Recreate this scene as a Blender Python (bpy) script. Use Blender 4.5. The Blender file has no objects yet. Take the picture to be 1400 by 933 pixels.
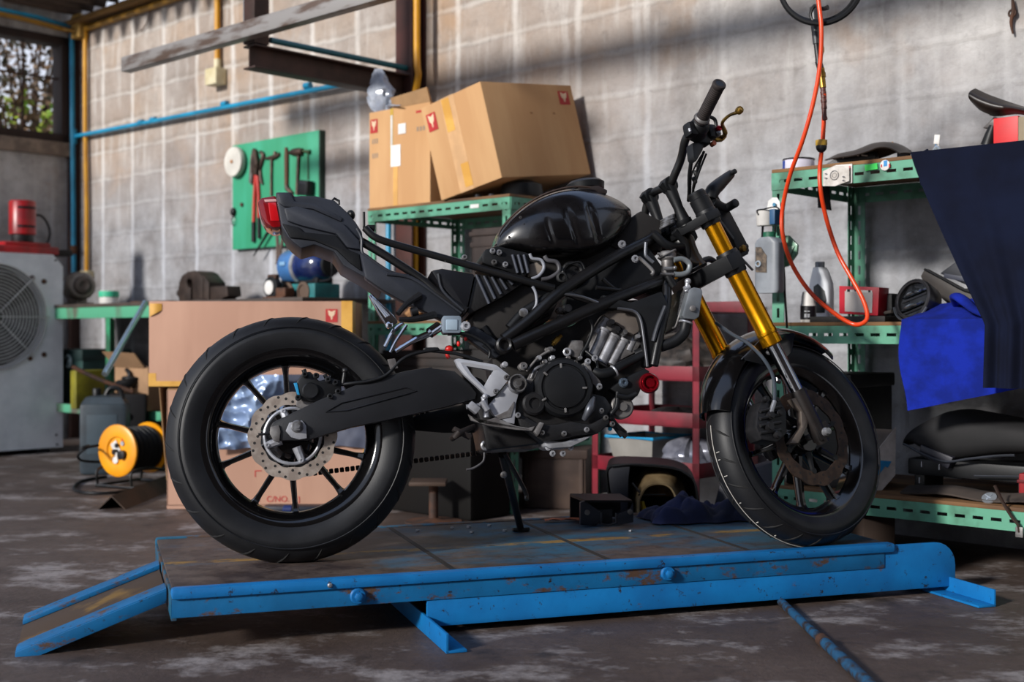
import bpy, bmesh, math, random
from mathutils import Vector, Matrix
random.seed(7)
SC = bpy.context.scene
COL = SC.collection
PI = math.pi
def R(a): return math.radians(a)
def rnd(a, b): return random.uniform(a, b)

# ------------------------------------------------------------- camera model
F, CX, HY, CH = 1700.0, 700.0, 455.0, 0.735      # focal length in pixels, centre column, horizon row, eye height
def ray(px, py): return Vector(((px - CX) / F, 1.0, (HY - py) / F))
EYE = Vector((0, 0, CH))
def at(px, py, Z): return EYE + ray(px, py) * Z                      # point seen at a pixel, at depth Z
def on_z(px, py, h=0.0): return EYE + ray(px, py) * ((h - CH) * F / (HY - py))
# wall frame: u along the block wall (to the right), d out of the wall, z up
W0 = Vector((1.29, 4.63, 0)); WU = Vector((.7278, -.6858, 0)); WN = Vector((-.6858, -.7278, 0))
WR = math.atan2(-.6858, .7278)                                       # heading of the wall direction
UC = -5.967                                                          # u of the room's corner
def wp(u, d, z=0.0): return W0 + WU * u + WN * d + Vector((0, 0, z))
def uz(px, py, d=0.0):                                               # pixel -> (u, z) on the plane d in front of the wall
    r = ray(px, py); o = W0 + WN * d
    t = (o.dot(WN)) / r.dot(WN)
    p = EYE + r * t
    return (p - o).dot(WU), p.z
def ud(px, py, h):                                                   # pixel -> (u, d) on the level h
    p = on_z(px, py, h) - W0
    return p.dot(WU), p.dot(WN)

# ------------------------------------------------------------- materials
def lin(h):
    h = h.lstrip('#'); out = []
    for i in (0, 2, 4):
        c = int(h[i:i + 2], 16) / 255
        out.append(c / 12.92 if c <= .04045 else ((c + .055) / 1.055) ** 2.4)
    return (*out, 1)
_M = {}
class NT:
    def __init__(s, m): s.t = m.node_tree; s.n = s.t.nodes; s.l = s.t.links
    def add(s, k, **kw):
        n = s.n.new(k)
        for a, v in kw.items(): setattr(n, a, v)
        return n
    def put(s, sock, v):
        if hasattr(v, 'is_linked') or hasattr(v, 'links'): s.l.new(v, sock)
        else: sock.default_value = v
    def mix(s, fac, a, b, mode='MIX'):
        n = s.add('ShaderNodeMix', data_type='RGBA', blend_type=mode)
        s.put(n.inputs[0], fac); s.put(n.inputs[6], a); s.put(n.inputs[7], b); return n.outputs[2]
    def math(s, op, a, b=0.0, c=0.0, clamp=False):
        n = s.add('ShaderNodeMath', operation=op, use_clamp=clamp)
        s.put(n.inputs[0], a); s.put(n.inputs[1], b); s.put(n.inputs[2], c); return n.outputs[0]
    def obj(s): return s.add('ShaderNodeTexCoord').outputs['Object']
    def mapping(s, v, scale=(1, 1, 1), loc=(0, 0, 0), rot=(0, 0, 0)):
        n = s.add('ShaderNodeMapping'); s.put(n.inputs[0], v)
        n.inputs['Scale'].default_value = scale; n.inputs['Location'].default_value = loc; n.inputs['Rotation'].default_value = rot
        return n.outputs[0]
    def noise(s, v, scale, detail=4, rough=.55, out='Fac'):
        n = s.add('ShaderNodeTexNoise'); s.put(n.inputs['Vector'], v)
        n.inputs['Scale'].default_value = scale; n.inputs['Detail'].default_value = detail; n.inputs['Roughness'].default_value = rough
        return n.outputs[out]
    def ramp(s, fac, lo, hi):
        n = s.add('ShaderNodeMapRange', clamp=True); s.put(n.inputs[0], fac)
        n.inputs[1].default_value = lo; n.inputs[2].default_value = hi; return n.outputs[0]
    def bump(s, h, strength=.3, dist=.01):
        n = s.add('ShaderNodeBump'); s.put(n.inputs['Height'], h)
        n.inputs['Strength'].default_value = strength; n.inputs['Distance'].default_value = dist; return n.outputs[0]
def new_mat(name):
    m = bpy.data.materials.new(name); m.use_nodes = True
    n = NT(m); b = n.n['Principled BSDF']; return m, n, b
def mat(name, hx, rough=.5, metal=0.0, hx2=None, scale=8, lo=.4, hi=.6, bump=0, bscale=60, coat=0, spec=.5, stretch=(1, 1, 1), rough2=None, sheen=0, alpha=1, trans=0):
    if name in _M: return _M[name]
    m, n, b = new_mat(name); o = n.mapping(n.obj(), stretch)
    b.inputs['Roughness'].default_value = rough; b.inputs['Metallic'].default_value = metal
    b.inputs['Specular IOR Level'].default_value = spec
    base = lin(hx)
    f = n.ramp(n.noise(o, scale), lo, hi)
    c2 = lin(hx2) if hx2 else tuple(min(1, v * .82) for v in base[:3]) + (1,)
    n.put(b.inputs['Base Color'], n.mix(f, base, c2))
    if rough2 is not None: n.put(b.inputs['Roughness'], n.math('MULTIPLY_ADD', f, rough2 - rough, rough))
    if bump: n.put(b.inputs['Normal'], n.bump(n.noise(o, bscale, 5), bump, .004))
    if coat: b.inputs['Coat Weight'].default_value = coat; b.inputs['Coat Roughness'].default_value = .08
    if sheen: b.inputs['Sheen Weight'].default_value = sheen
    if alpha < 1: b.inputs['Alpha'].default_value = alpha
    if trans: b.inputs['Transmission Weight'].default_value = trans
    _M[name] = m; return m

# ------------------------------------------------------------- mesh builder
def frame(a, b):
    z = (Vector(b) - Vector(a)).normalized()
    x = z.orthogonal().normalized() if abs(z.z) > .9 else Vector((0, 0, 1)).cross(z).normalized()
    return x, z.cross(x), z
def spline(pts, n=6, closed=False):
    P = [Vector(p) for p in pts]; out = []; L = len(P)
    rng = range(L) if closed else range(L - 1)
    for i in rng:
        if closed: a, b, c, d = P[i - 1], P[i], P[(i + 1) % L], P[(i + 2) % L]
        else: a, b, c, d = P[max(i - 1, 0)], P[i], P[i + 1], P[min(i + 2, L - 1)]
        for k in range(n):
            t = k / n
            out.append(.5 * ((2 * b) + (c - a) * t + (2 * a - 5 * b + 4 * c - d) * t * t + (3 * b - a - 3 * c + d) * t ** 3))
    if not closed: out.append(P[-1])
    return out
class MB:
    def __init__(s, xf=None): s.bm = bmesh.new(); s.mi = 0; s.xf = xf
    def v(s, p):
        p = Vector(p)
        if s.xf: p = s.xf(p)
        return s.bm.verts.new(p)
    def f(s, vs):
        try: q = s.bm.faces.new(vs)
        except ValueError: return None
        q.material_index = s.mi; return q
    def _bev(s, faces, w, seg=2, ang=30):
        faces = [q for q in faces if q]
        es = set(e for q in faces for e in q.edges)
        for q in faces: q.normal_update()
        es = [e for e in es if len(e.link_faces) == 2 and e.calc_face_angle(0) > R(ang)]
        try: bmesh.ops.bevel(s.bm, geom=es, offset=w, segments=seg, profile=.6, affect='EDGES', clamp_overlap=True)
        except Exception: pass
    def box(s, c, size, rot=None, bev=0, seg=2):
        c = Vector(c); h = Vector(size) / 2
        if rot is None: m = Matrix.Identity(3)
        elif isinstance(rot, Matrix): m = rot
        elif isinstance(rot, (int, float)): m = Matrix.Rotation(rot, 3, 'Z')
        else: 
            from mathutils import Euler
            m = Euler(rot).to_matrix()
        vs = [s.v(c + m @ Vector((x * h.x, y * h.y, z * h.z))) for x in (-1, 1) for y in (-1, 1) for z in (-1, 1)]
        fs = [s.f([vs[i] for i in q]) for q in ((0, 1, 3, 2), (4, 6, 7, 5), (0, 4, 5, 1), (2, 3, 7, 6), (0, 2, 6, 4), (1, 5, 7, 3))]
        if bev: s._bev(fs, bev, seg)
        return s
    def rbox(s, lo, hi, bev=0): 
        lo = Vector(lo); hi = Vector(hi); return s.box((lo + hi) / 2, hi - lo, bev=bev)
    def hexa(s, P, bev=0):          # bottom 4 then top 4, counter-clockwise from above
        vs = [s.v(p) for p in P]
        fs = [s.f([vs[i] for i in q]) for q in ((3, 2, 1, 0), (4, 5, 6, 7), (0, 1, 5, 4), (1, 2, 6, 5), (2, 3, 7, 6), (3, 0, 4, 7))]
        if bev: s._bev(fs, bev)
        return s
    def prism(s, P, ext, bev=0, seg=2, ang=30):
        ext = Vector(ext); P = [Vector(p) for p in P]
        nrm = Vector((0, 0, 0))
        for i in range(len(P)): nrm += P[i].cross(P[(i + 1) % len(P)])
        if nrm.dot(ext) > 0: P = P[::-1]
        a = [s.v(p) for p in P]; b = [s.v(p + ext) for p in P]; n = len(P)
        fs = [s.f(a), s.f(b[::-1])] + [s.f([a[i], b[i], b[(i + 1) % n], a[(i + 1) % n]][::-1] if False else [a[(i + 1) % n], a[i], b[i], b[(i + 1) % n]]) for i in range(n)]
        if bev: s._bev(fs, bev, seg, ang)
        return s
    def loft(s, rings, closed=True, caps=True, loop=False):
        vr = [[s.v(p) for p in r] for r in rings]; n = len(vr[0]); K = len(vr)
        for i in range(K if loop else K - 1):
            A, B = vr[i], vr[(i + 1) % K]
            for j in range(n if closed else n - 1):
                s.f([A[j], A[(j + 1) % n], B[(j + 1) % n], B[j]])
        if caps and not loop: s.f(vr[0][::-1]); s.f(vr[-1])
        return s
    def cyl(s, a, b, r, r2=None, n=16, caps=True):
        r2 = r if r2 is None else r2; a = Vector(a); b = Vector(b); x, y, z = frame(a, b)
        rr = lambda c, q: [c + (x * math.cos(t) + y * math.sin(t)) * q for t in [2 * PI * i / n for i in range(n)]]
        return s.loft([rr(a, r), rr(b, r2)], caps=caps)
    def lathe(s, prof, o, axis, n=24, caps=True, closed=False):     # prof: (radius, height) pairs
        o = Vector(o); x, y, z = frame(o, o + Vector(axis))
        rings = [[o + z * h + (x * math.cos(2 * PI * i / n) + y * math.sin(2 * PI * i / n)) * max(r, 1e-5) for i in range(n)] for r, h in prof]
        return s.loft(rings, caps=caps and not closed, loop=closed)
    def tube(s, pts, r, n=8, sm=0, closed=False, caps=True, flat=1):
        P = spline(pts, sm, closed) if sm else [Vector(p) for p in pts]
        K = len(P)
        if isinstance(r, (int, float)): rs = [r] * K
        else:
            rs = []
            for i in range(K):
                t = i / (K - 1) * (len(r) - 1); k = min(int(t), len(r) - 2); rs.append(r[k] + (r[k + 1] - r[k]) * (t - k))
        rings = []; x = None
        for i in range(K):
            if closed: d = P[(i + 1) % K] - P[i - 1]
            else: d = P[min(i + 1, K - 1)] - P[max(i - 1, 0)]
            if d.length < 1e-9: d = Vector((0, 0, 1))
            d.normalize()
            if x is None: x = d.orthogonal().normalized() if abs(d.z) > .9 else Vector((0, 0, 1)).cross(d).normalized()
            x = (x - d * x.dot(d)); x.normalize(); y = d.cross(x)
            rings.append([P[i] + (x * math.cos(2 * PI * j / n) + y * math.sin(2 * PI * j / n) * flat) * rs[i] for j in range(n)])
        return s.loft(rings, caps=caps, loop=closed)
    def torus(s, c, axis, Rr, r, n=32, m=8, a0=0, a1=2 * PI):
        c = Vector(c); x, y, z = frame(c, c + Vector(axis)); full = abs(a1 - a0 - 2 * PI) < 1e-6
        K = n if full else n + 1
        pts = [c + (x * math.cos(a0 + (a1 - a0) * i / n) + y * math.sin(a0 + (a1 - a0) * i / n)) * Rr for i in range(K)]
        return s.tube(pts, r, m, closed=full)
    def ball(s, c, r, n=12, rot=None):
        r = Vector((r, r, r)) if isinstance(r, (int, float)) else Vector(r); c = Vector(c)
        m = rot if rot else Matrix.Identity(3)
        rings = [[c + m @ Vector((r.x * math.sin(t) * math.cos(2 * PI * j / n), r.y * math.sin(t) * math.sin(2 * PI * j / n), -r.z * math.cos(t))) for j in range(n)] for t in [PI * (i + .15) / (n // 2 + .3) for i in range(n // 2 + 1)]]
        return s.loft(rings)
    def bolt(s, p, axis, r=.006, h=.006, socket=True):
        p = Vector(p); a = Vector(axis).normalized()
        s.lathe([(r * 1.35, 0), (r * 1.35, h * .3), (r, h * .35), (r, h)] + ([(r * .55, h), (r * .55, h * .5)] if socket else []), p, a, 10)
        return s
    def sheet(s, fn, nu, nv, th=.002, closed_u=False):      # surface fn(u,v) -> point, given thickness along its normals
        P = [[Vector(fn(i / nu, j / nv)) for j in range(nv + 1)] for i in range(nu + 1)]
        N = [[None] * (nv + 1) for _ in range(nu + 1)]
        for i in range(nu + 1):
            for j in range(nv + 1):
                a = P[min(i + 1, nu)][j] - P[max(i - 1, 0)][j]; b = P[i][min(j + 1, nv)] - P[i][max(j - 1, 0)]
                q = a.cross(b); N[i][j] = q.normalized() if q.length > 1e-12 else Vector((0, 0, 1))
        A = [[s.v(P[i][j] + N[i][j] * th / 2) for j in range(nv + 1)] for i in range(nu + 1)]
        B = [[s.v(P[i][j] - N[i][j] * th / 2) for j in range(nv + 1)] for i in range(nu + 1)]
        for i in range(nu):
            for j in range(nv):
                s.f([A[i][j], A[i + 1][j], A[i + 1][j + 1], A[i][j + 1]]); s.f([B[i][j], B[i][j + 1], B[i + 1][j + 1], B[i + 1][j]])
        for i in range(nu):
            s.f([A[i][0], B[i][0], B[i + 1][0], A[i + 1][0]]); s.f([A[i][nv], A[i + 1][nv], B[i + 1][nv], B[i][nv]])
        for j in range(nv):
            s.f([A[0][j], A[0][j + 1], B[0][j + 1], B[0][j]]); s.f([A[nu][j], B[nu][j], B[nu][j + 1], A[nu][j + 1]])
        return s
    def build(s, name, m, parent=None, smooth=40, loc=None, rotz=0):
        bm = s.bm
        bmesh.ops.recalc_face_normals(bm, faces=bm.faces)
        me = bpy.data.meshes.new(name); bm.to_mesh(me); bm.free()
        for q in (m if isinstance(m, (list, tuple)) else [m]): me.materials.append(q)
        if smooth:
            me.polygons.foreach_set('use_smooth', [True] * len(me.polygons)); me.set_sharp_from_angle(angle=R(smooth))
        o = bpy.data.objects.new(name, me); COL.objects.link(o)
        if parent: o.parent = parent
        if loc is not None: o.location = loc
        o.rotation_euler.z = rotz
        return o
def tag(o, label, cat, group=None, kind=None):
    o['label'] = label; o['category'] = cat
    if group: o['group'] = group
    if kind: o['kind'] = kind
    return o
def thing(name, label, cat, loc=(0, 0, 0), rotz=0, group=None):
    o = bpy.data.objects.new(name, None); COL.objects.link(o); o.empty_display_size = .1
    o.location = loc; o.rotation_euler.z = rotz
    return tag(o, label, cat, group)
def struct(name, mb, m, smooth=0, loc=None, rotz=0, parent=None):
    o = mb.build(name, m, parent, smooth, loc, rotz)
    if not parent: o['kind'] = 'structure'
    return o
def copy_tree(o, parent=None):
    c = o.copy(); COL.objects.link(c)
    if parent: c.parent = parent
    for ch in list(o.children): copy_tree(ch, c)
    return c
def text(name, s, size, m, parent, loc, rot, depth=.0006, align='CENTER'):
    cu = bpy.data.curves.new(name, 'FONT'); cu.body = s; cu.size = size; cu.extrude = depth; cu.align_x = align; cu.align_y = 'CENTER'
    t = bpy.data.objects.new('tmp', cu); COL.objects.link(t)
    me = bpy.data.meshes.new_from_object(t.evaluated_get(bpy.context.evaluated_depsgraph_get()))
    bpy.data.objects.remove(t)
    me.materials.clear(); me.materials.append(m)
    o = bpy.data.objects.new(name, me); COL.objects.link(o); o.parent = parent; o.location = loc; o.rotation_euler = rot
    return o

# common materials
RUB = mat('rubber', '#0f0f10', .65, hx2='#161616', scale=20, bump=.08, bscale=300)
BLKP = mat('black_plastic', '#101113', .45, hx2='#17181a', scale=12, bump=.05, bscale=200, spec=.3)
GRYP = mat('grey_black_plastic', '#2a2d35', .42, hx2='#21242a', scale=10, bump=.05, bscale=160)
BLKM = mat('black_paint', '#0b0b0c', .3, hx2='#100f0f', scale=15, spec=.5, rough2=.45)
BLKG = mat('gloss_black', '#080809', .14, hx2='#0c0b0c', scale=9, coat=.4)
IRON = mat('cast_black', '#0e0e10', .45, hx2='#161516', scale=25, bump=.12, bscale=220)
ALU = mat('aluminium', '#b4b6bc', .36, .45, hx2='#8a8b90', scale=18, bump=.05, bscale=150)
ALUD = mat('dull_aluminium', '#807e7d', .48, .45, hx2='#5b5756', scale=22, bump=.12, bscale=90)
STEEL = mat('steel', '#96979b', .32, .6, hx2='#5d5b5a', scale=30)
CHROME = mat('chrome', '#c9ccd2', .1, 1, hx2='#aab0b8', scale=5)
GOLD = mat('gold_anodised', '#e3a216', .22, .9, hx2='#cc8a0c', scale=8)
BRASS = mat('brass', '#a8833c', .35, .9, hx2='#6f5423', scale=30)
RUST = mat('rusty_iron', '#3a2c26', .75, .3, hx2='#5a3a28', scale=14, bump=.2)
REDP = mat('red_paint', '#a81f2b', .4, hx2='#7d1a22', scale=12)
CARD = mat('cardboard', '#c49a6c', .85, hx2='#b98d60', scale=6, stretch=(1, 1, .2), bump=.04, bscale=120)
WHITE = mat('white_paint', '#d8d6d2', .5, hx2='#c2bfba', scale=9)
DARK = mat('dark_grime', '#110e0d', .7, hx2='#191513', scale=9, bump=.1)
GRNP = mat('green_paint', '#55957a', .5, hx2='#3a6650', scale=7, lo=.5, hi=.66, bump=.05)
WOOD = mat('rusty_board', '#7d5a36', .8, hx2='#4f3826', scale=9, stretch=(.3, 1, 1))
BLUEC = mat('blue_cloth', '#10258f', .95, hx2='#0c1d70', scale=14, bump=.25, bscale=90, spec=.2)
NAVYC = mat('navy_cloth', '#151b30', .92, hx2='#161c33', scale=7, bump=.2, bscale=120, spec=.2)
PLAS = mat('clear_plastic', '#e8ecf0', .12, alpha=.32, bump=.5, bscale=25)
# ============================================================= room shell
def wall_material():
    m, n, b = new_mat('block_wall'); o = n.obj()
    wv = n.mix(.045, o, n.noise(o, 5, 4, out='Color'), 'ADD')
    sp = n.add('ShaderNodeSeparateXYZ'); n.put(sp.inputs[0], wv)
    so = n.add('ShaderNodeSeparateXYZ'); n.put(so.inputs[0], o)
    bx = n.math('ADD', sp.outputs[0], 5.6 - .0225 + 3.85); bz_ = n.math('ADD', sp.outputs[2], -1.4 - .0225 + 1.85)
    def joint(x, period, w0, w1):
        f = n.math('FRACT', n.math('DIVIDE', x, period)); d = n.math('MULTIPLY', n.math('MINIMUM', f, n.math('SUBTRACT', 1.0, f)), period)
        return n.ramp(d, w1, w0)
    jv = joint(bx, .385, .008, .026); jh = joint(bz_, .185, .004, .018); sh = joint(n.math('ADD', bz_, -.018), .185, .004, .03)
    cell = n.add('ShaderNodeCombineXYZ'); n.put(cell.inputs[0], n.math('FLOOR', n.math('DIVIDE', bx, .385))); n.put(cell.inputs[1], n.math('FLOOR', n.math('DIVIDE', bz_, .185)))
    wn_ = n.add('ShaderNodeTexWhiteNoise'); n.put(wn_.inputs['Vector'], cell.outputs[0])
    c = n.mix(n.ramp(wn_.outputs['Value'], .1, .9), lin('#94857a'), lin('#ab9684'))
    c = n.mix(n.math('MULTIPLY', n.ramp(n.noise(o, 9, 6, .65), .45, .7), .45), c, lin('#8d8379'))
    pl = n.ramp(so.outputs[0], -1.9, .1)                             # the plastered end of the wall
    patch = n.ramp(n.noise(o, 1.1, 5, .6), .40, .60)
    smear = n.math('MULTIPLY', n.math('ADD', n.math('MULTIPLY', patch, .45), n.math('MULTIPLY', pl, .75)), .95, clamp=True)
    jk = n.ramp(n.noise(o, 3.3, 5, .6), .30, .58)
    fade = n.math('SUBTRACT', 1.0, n.math('MULTIPLY', pl, .75))
    c = n.mix(n.math('MULTIPLY', n.math('MULTIPLY', sh, .35), fade), c, lin('#6f6459'))
    c = n.mix(smear, c, n.mix(n.ramp(n.noise(o, 3.2, 7, .68), .34, .66), lin('#85807c'), lin('#cdc9c5')))
    c = n.mix(n.math('MULTIPLY', n.math('MULTIPLY', jv, n.math('MULTIPLY_ADD', jk, .5, .32)), fade), c, lin('#d2cdc7'))
    c = n.mix(n.math('MULTIPLY', n.math('MULTIPLY', jh, n.math('MULTIPLY', jk, .55)), fade), c, lin('#cac5bf'))
    c = n.mix(n.math('MULTIPLY', n.ramp(n.noise(n.mapping(o, (6, 6, .9)), 2.0, 6, .62), .52, .72), .5), c, lin('#d9d6d2'))   # lime runs
    c = n.mix(n.math('MULTIPLY', n.ramp(n.noise(o, 1.9, 4), .56, .68), .45), c, lin('#b08a62'))      # tan patches
    c = n.mix(n.math('MULTIPLY', n.ramp(n.noise(o, 16, 7, .72), .54, .74), .5), c, lin('#6a615a'))
    low = n.ramp(n.math('ADD', so.outputs[2], n.math('MULTIPLY', n.noise(o, 1.3, 4), .6)), 2.35, 1.65)  # blue-grey lower courses: cooler, dimmer light put into the colour
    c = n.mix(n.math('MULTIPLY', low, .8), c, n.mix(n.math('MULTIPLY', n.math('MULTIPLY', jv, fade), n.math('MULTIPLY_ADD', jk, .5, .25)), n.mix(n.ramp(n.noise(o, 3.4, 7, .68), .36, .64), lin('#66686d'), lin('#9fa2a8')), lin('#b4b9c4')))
    n.put(b.inputs['Base Color'], c); b.inputs['Roughness'].default_value = .9; b.inputs['Specular IOR Level'].default_value = .2
    h = n.math('ADD', n.math('MULTIPLY', n.math('MAXIMUM', jv, jh), .4), n.math('MULTIPLY', n.noise(o, 22, 6, .65), .7))
    n.put(b.inputs['Normal'], n.bump(h, .5, .02)); return m
def floor_material():
    m, n, b = new_mat('stained_concrete'); o = n.obj()
    a = n.ramp(n.noise(o, 1.6, 7, .66), .36, .66); w = n.ramp(n.noise(n.mapping(o, (1, 1.35, 1)), 2.6, 9, .74), .52, .62)
    c = n.mix(a, lin('#3d302a'), lin('#574a43'))
    c = n.mix(n.math('MULTIPLY', w, .62), c, lin('#a29c9b'))
    c = n.mix(n.ramp(n.noise(o, 5.5, 8, .7), .56, .7), c, lin('#2c231e'))
    c = n.mix(n.math('MULTIPLY', n.ramp(n.noise(o, 40, 4), .5, .75), .5), c, lin('#332a26'))
    n.put(b.inputs['Base Color'], c)
    n.put(b.inputs['Roughness'], n.math('MULTIPLY_ADD', n.noise(o, 4, 5), .5, .35))
    n.put(b.inputs['Normal'], n.bump(n.math('ADD', n.noise(o, 18, 8, .7), n.math('MULTIPLY', n.noise(o, 3, 4), .8)), .45, .012)); return m
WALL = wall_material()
struct('floor', MB().rbox((-8, -8, -.1), (9, 12, 0)), floor_material())
# the block wall, open along its top under the roof sheets; local axes follow the wall
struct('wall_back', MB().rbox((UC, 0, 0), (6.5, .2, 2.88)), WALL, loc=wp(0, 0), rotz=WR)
# left wall with its window opening; t runs from the corner towards the camera
LWR = math.atan2(-.7278, -.6858)
def lw(t, off, z): return wp(UC + off, t, z)
def uz_left(px, py):
    r = ray(px, py); o = wp(UC, 0); t = o.dot(WU) / r.dot(WU); p = EYE + r * t
    return (p - o).dot(WN), p.z
wt0, wz0 = uz_left(93, 196); _, wz1 = uz_left(90, 52)
wt1 = wt0 + 1.25
mb = MB()
for (t0, t1, z0, z1) in ((-.2, wt0, 0, 3.1), (wt1, 3.6, 0, 3.1), (wt0, wt1, 0, wz0), (wt0, wt1, wz1, 3.1)):
    mb.rbox((t0, 0, z0), (t1, .18, z1))
# local x towards the camera along the left wall, local y out of the room
LWM = Matrix(((-.6858, -.7278, 0), (-.7278, .6858, 0), (0, 0, 1)))
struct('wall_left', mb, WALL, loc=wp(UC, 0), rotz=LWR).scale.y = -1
wf = MB()
fw = .055
for (t0, t1, z0, z1) in ((wt0, wt1, wz0, wz0 + fw), (wt0, wt1, wz1 - fw, wz1), (wt0, wt0 + fw, wz0, wz1), (wt1 - fw, wt1, wz0, wz1)):
    wf.rbox((t0, -.02, z0), (t1, .12, z1), .004)
win = bpy.data.objects.new('window_1', None); COL.objects.link(win); win['kind'] = 'structure'
win.location = wp(UC, 0); win.rotation_euler.z = LWR; win.scale.y = -1
wf.build('window_frame', mat('dark_timber', '#33231d', .8, hx2='#241813', scale=10, stretch=(1, 1, .2), bump=.2), win, 30)
gb = MB()
for k in range(3):
    t = wt0 + .3 + .33 * k; gb.cyl((t, .05, wz0 + fw), (t, .05, wz1 - fw), .008, n=8)
gb.cyl((wt0, .05, (wz0 + wz1) / 2 + .08), (wt1, .05, (wz0 + wz1) / 2 + .08), .008, n=8)
gb.build('window_bars', RUST, win)
MB().rbox((wt0 - .05, -.05, wz0 - .1), (wt1, .2, wz0 - .004), .006).build('window_sill', mat('sill_plaster', '#8a7a6c', .9, hx2='#6e6157', scale=12, bump=.2), win, 30)
# roof sheets over the back strip of the workshop, corrugations run across the wall
def roof(s, t):
    u = UC - .3 + 3.0 * s
    return (u, -.03 - .55 * t, 2.985 + .055 * math.cos(u * 2 * PI / .17) + .0 * t)
struct('ceiling', MB().sheet(roof, 420, 4, .002), mat('roof_sheet', '#4a3b33', .6, .3, hx2='#36291f', scale=5), 60, loc=wp(0, 0), rotz=WR)
# timber plate the sheets sit on
struct('trim_1', MB().rbox((UC, -.10, 2.865), (UC + 2.8, -.005, 2.9), .004), mat('plate_wood', '#8a6530', .8, hx2='#5c4220', scale=9, stretch=(.2, 1, 1)), loc=wp(0, 0), rotz=WR)
# dark timber post in the corner
struct('trim_2', MB().rbox((UC + .0, -.07, 0), (UC + .05, -.001, 2.86), .004), mat('corner_post', '#3d241d', .8, hx2='#2b1914', scale=9, stretch=(1, 1, .2)), 30, loc=wp(0, 0), rotz=WR)
# ------------------------------------------------ unseen roof and front wall added to cut sky light; beam over the bay
struct('wall_sky_blocker', MB().rbox((-1.1, -1.75, 0), (6.5, -1.6, 4.9)), mat('dim_render', '#6b5d52', .9, hx2='#584c43', scale=2))  # unseen wall behind the camera, added to block sky and darken reflections
BEAM = mat('beam_steel', '#3a2f2b', .6, .4, hx2='#4b3629', scale=9, bump=.1)
struct('trim_3', MB().rbox((-3.6, -1.37, 2.41), (4, -1.23, 2.53), .004), BEAM, 30, loc=wp(0, 0), rotz=WR)
def blocker_roof(s, t):  # unseen high roof, added to keep overhead sky light off the floor
    u = -5.5 + 11 * s
    return (u, -.7 - 2.7 * t, 4.75 + .12 * t + .02 * math.cos(u * 2 * PI / .2))
struct('ceiling', MB().sheet(blocker_roof, 330, 2, .002), mat('blocker_sheet', '#57493f', .6, .3, hx2='#45382e', scale=4), 60, loc=wp(0, 0), rotz=WR)
# ============================================================= motorcycle lift
LO = Vector((-.772, 2.817, 0)); LA = math.atan2(.612, 1.811); DK = .15
LX = Vector((math.cos(LA), math.sin(LA), 0)); LY = Vector((-math.sin(LA), math.cos(LA), 0))
def lift_xy(px, py, h=DK):
    p = on_z(px, py, h) - LO; return p.dot(LX), p.dot(LY)
def worn_paint(name, paint, paint2, amount, rust='#3b2a22', deck=False):
    m, n, b = new_mat(name); o = n.obj()
    c = n.mix(n.ramp(n.noise(o, 7, 5), .35, .65), lin(paint), lin(paint2))
    if deck:
        sp = n.add('ShaderNodeSeparateXYZ'); n.put(sp.inputs[0], o)
        dy = n.math('ABSOLUTE', n.math('SUBTRACT', sp.outputs[1], n.math('MULTIPLY_ADD', n.noise(o, 9, 4), .03, .325)))
        stripe = n.math('MULTIPLY', n.ramp(dy, .024, .017), n.ramp(n.noise(n.mapping(o, (1, 2, 1)), 3.4, 8, .72), .44, .52))
        grime = n.ramp(n.noise(n.mapping(o, (1, 2.5, 1)), 2.6, 9, .72), .40, .57)
        left = n.ramp(sp.outputs[0], .75, .25); grime = n.math('ADD', grime, n.math('MULTIPLY', left, .75), clamp=True)
        front = n.ramp(sp.outputs[1], .14, .02); grime = n.math('ADD', grime, n.math('MULTIPLY', front, .5), clamp=True)
        c = n.mix(n.math('MULTIPLY', grime, .93), c, n.mix(n.ramp(n.noise(o, 11, 8, .7), .4, .62), lin(rust), lin('#54463d')))
        c = n.mix(n.math('MULTIPLY', stripe, .8), c, lin('#94701c'))
        c = n.mix(n.math('MULTIPLY', n.ramp(n.noise(o, 26, 6, .7), .56, .66), .8), c, lin('#241a16'))
    else:
        c = n.mix(n.ramp(n.noise(o, 42, 9, .8), .59, .62), c, lin('#231b18'))
        c = n.mix(n.ramp(n.math('ADD', n.noise(n.mapping(o, (.8, 1, 1.6)), 9, 9, .74), amount), .60, .66), c, n.mix(n.noise(o, 25), lin(rust), lin('#5b4638')))
    n.put(b.inputs['Base Color'], c); b.inputs['Roughness'].default_value = .5; b.inputs['Specular IOR Level'].default_value = .35
    n.put(b.inputs['Normal'], n.bump(n.noise(o, 35, 7, .7), .2, .004)); return m
LBLUE = worn_paint('lift_blue', '#0b6cab', '#0a5c97', -.03)
LBLUEW = worn_paint('lift_blue_worn', '#0d6296', '#0b5482', .06)
LDECK = worn_paint('lift_deck', '#185474', '#234d60', .1, '#33251e', True)
mat_back = worn_paint('lift_back_worn', '#155a78', '#1a4a60', .13)
lift = thing('motorcycle_lift', 'worn blue steel motorcycle lift on the concrete floor under the stripped motorcycle', 'lift', LO, LA)
LL, LWD = 1.93, .75
MB().rbox((0.004, .006, .138), (LL, LWD, DK), .004).build('deck', LDECK, lift, 30)
mb = MB()
for x in (.675, 1.09, 1.50): mb.rbox((x - .007, .02, DK - .002), (x + .007, LWD - .01, DK + .0012))
mb.build('deck_seam', DARK, lift, 0)
def rail(y0, y1, name):
    mb = MB()
    mb.rbox((0, y0, .128), (LL, y1, DK + .004), .009)
    mb.build(name, LBLUE, lift, 40)
rail(-.006, .03, 'deck_lip'); MB().rbox((0, LWD - .02, .128), (LL, LWD + .012, DK + .004), .009).build('deck_lip', mat_back, lift, 40)
MB().rbox((0, .003, .086), (LL - .03, .014, .129), .001).build('channel', LBLUEW, lift, 30)
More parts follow.
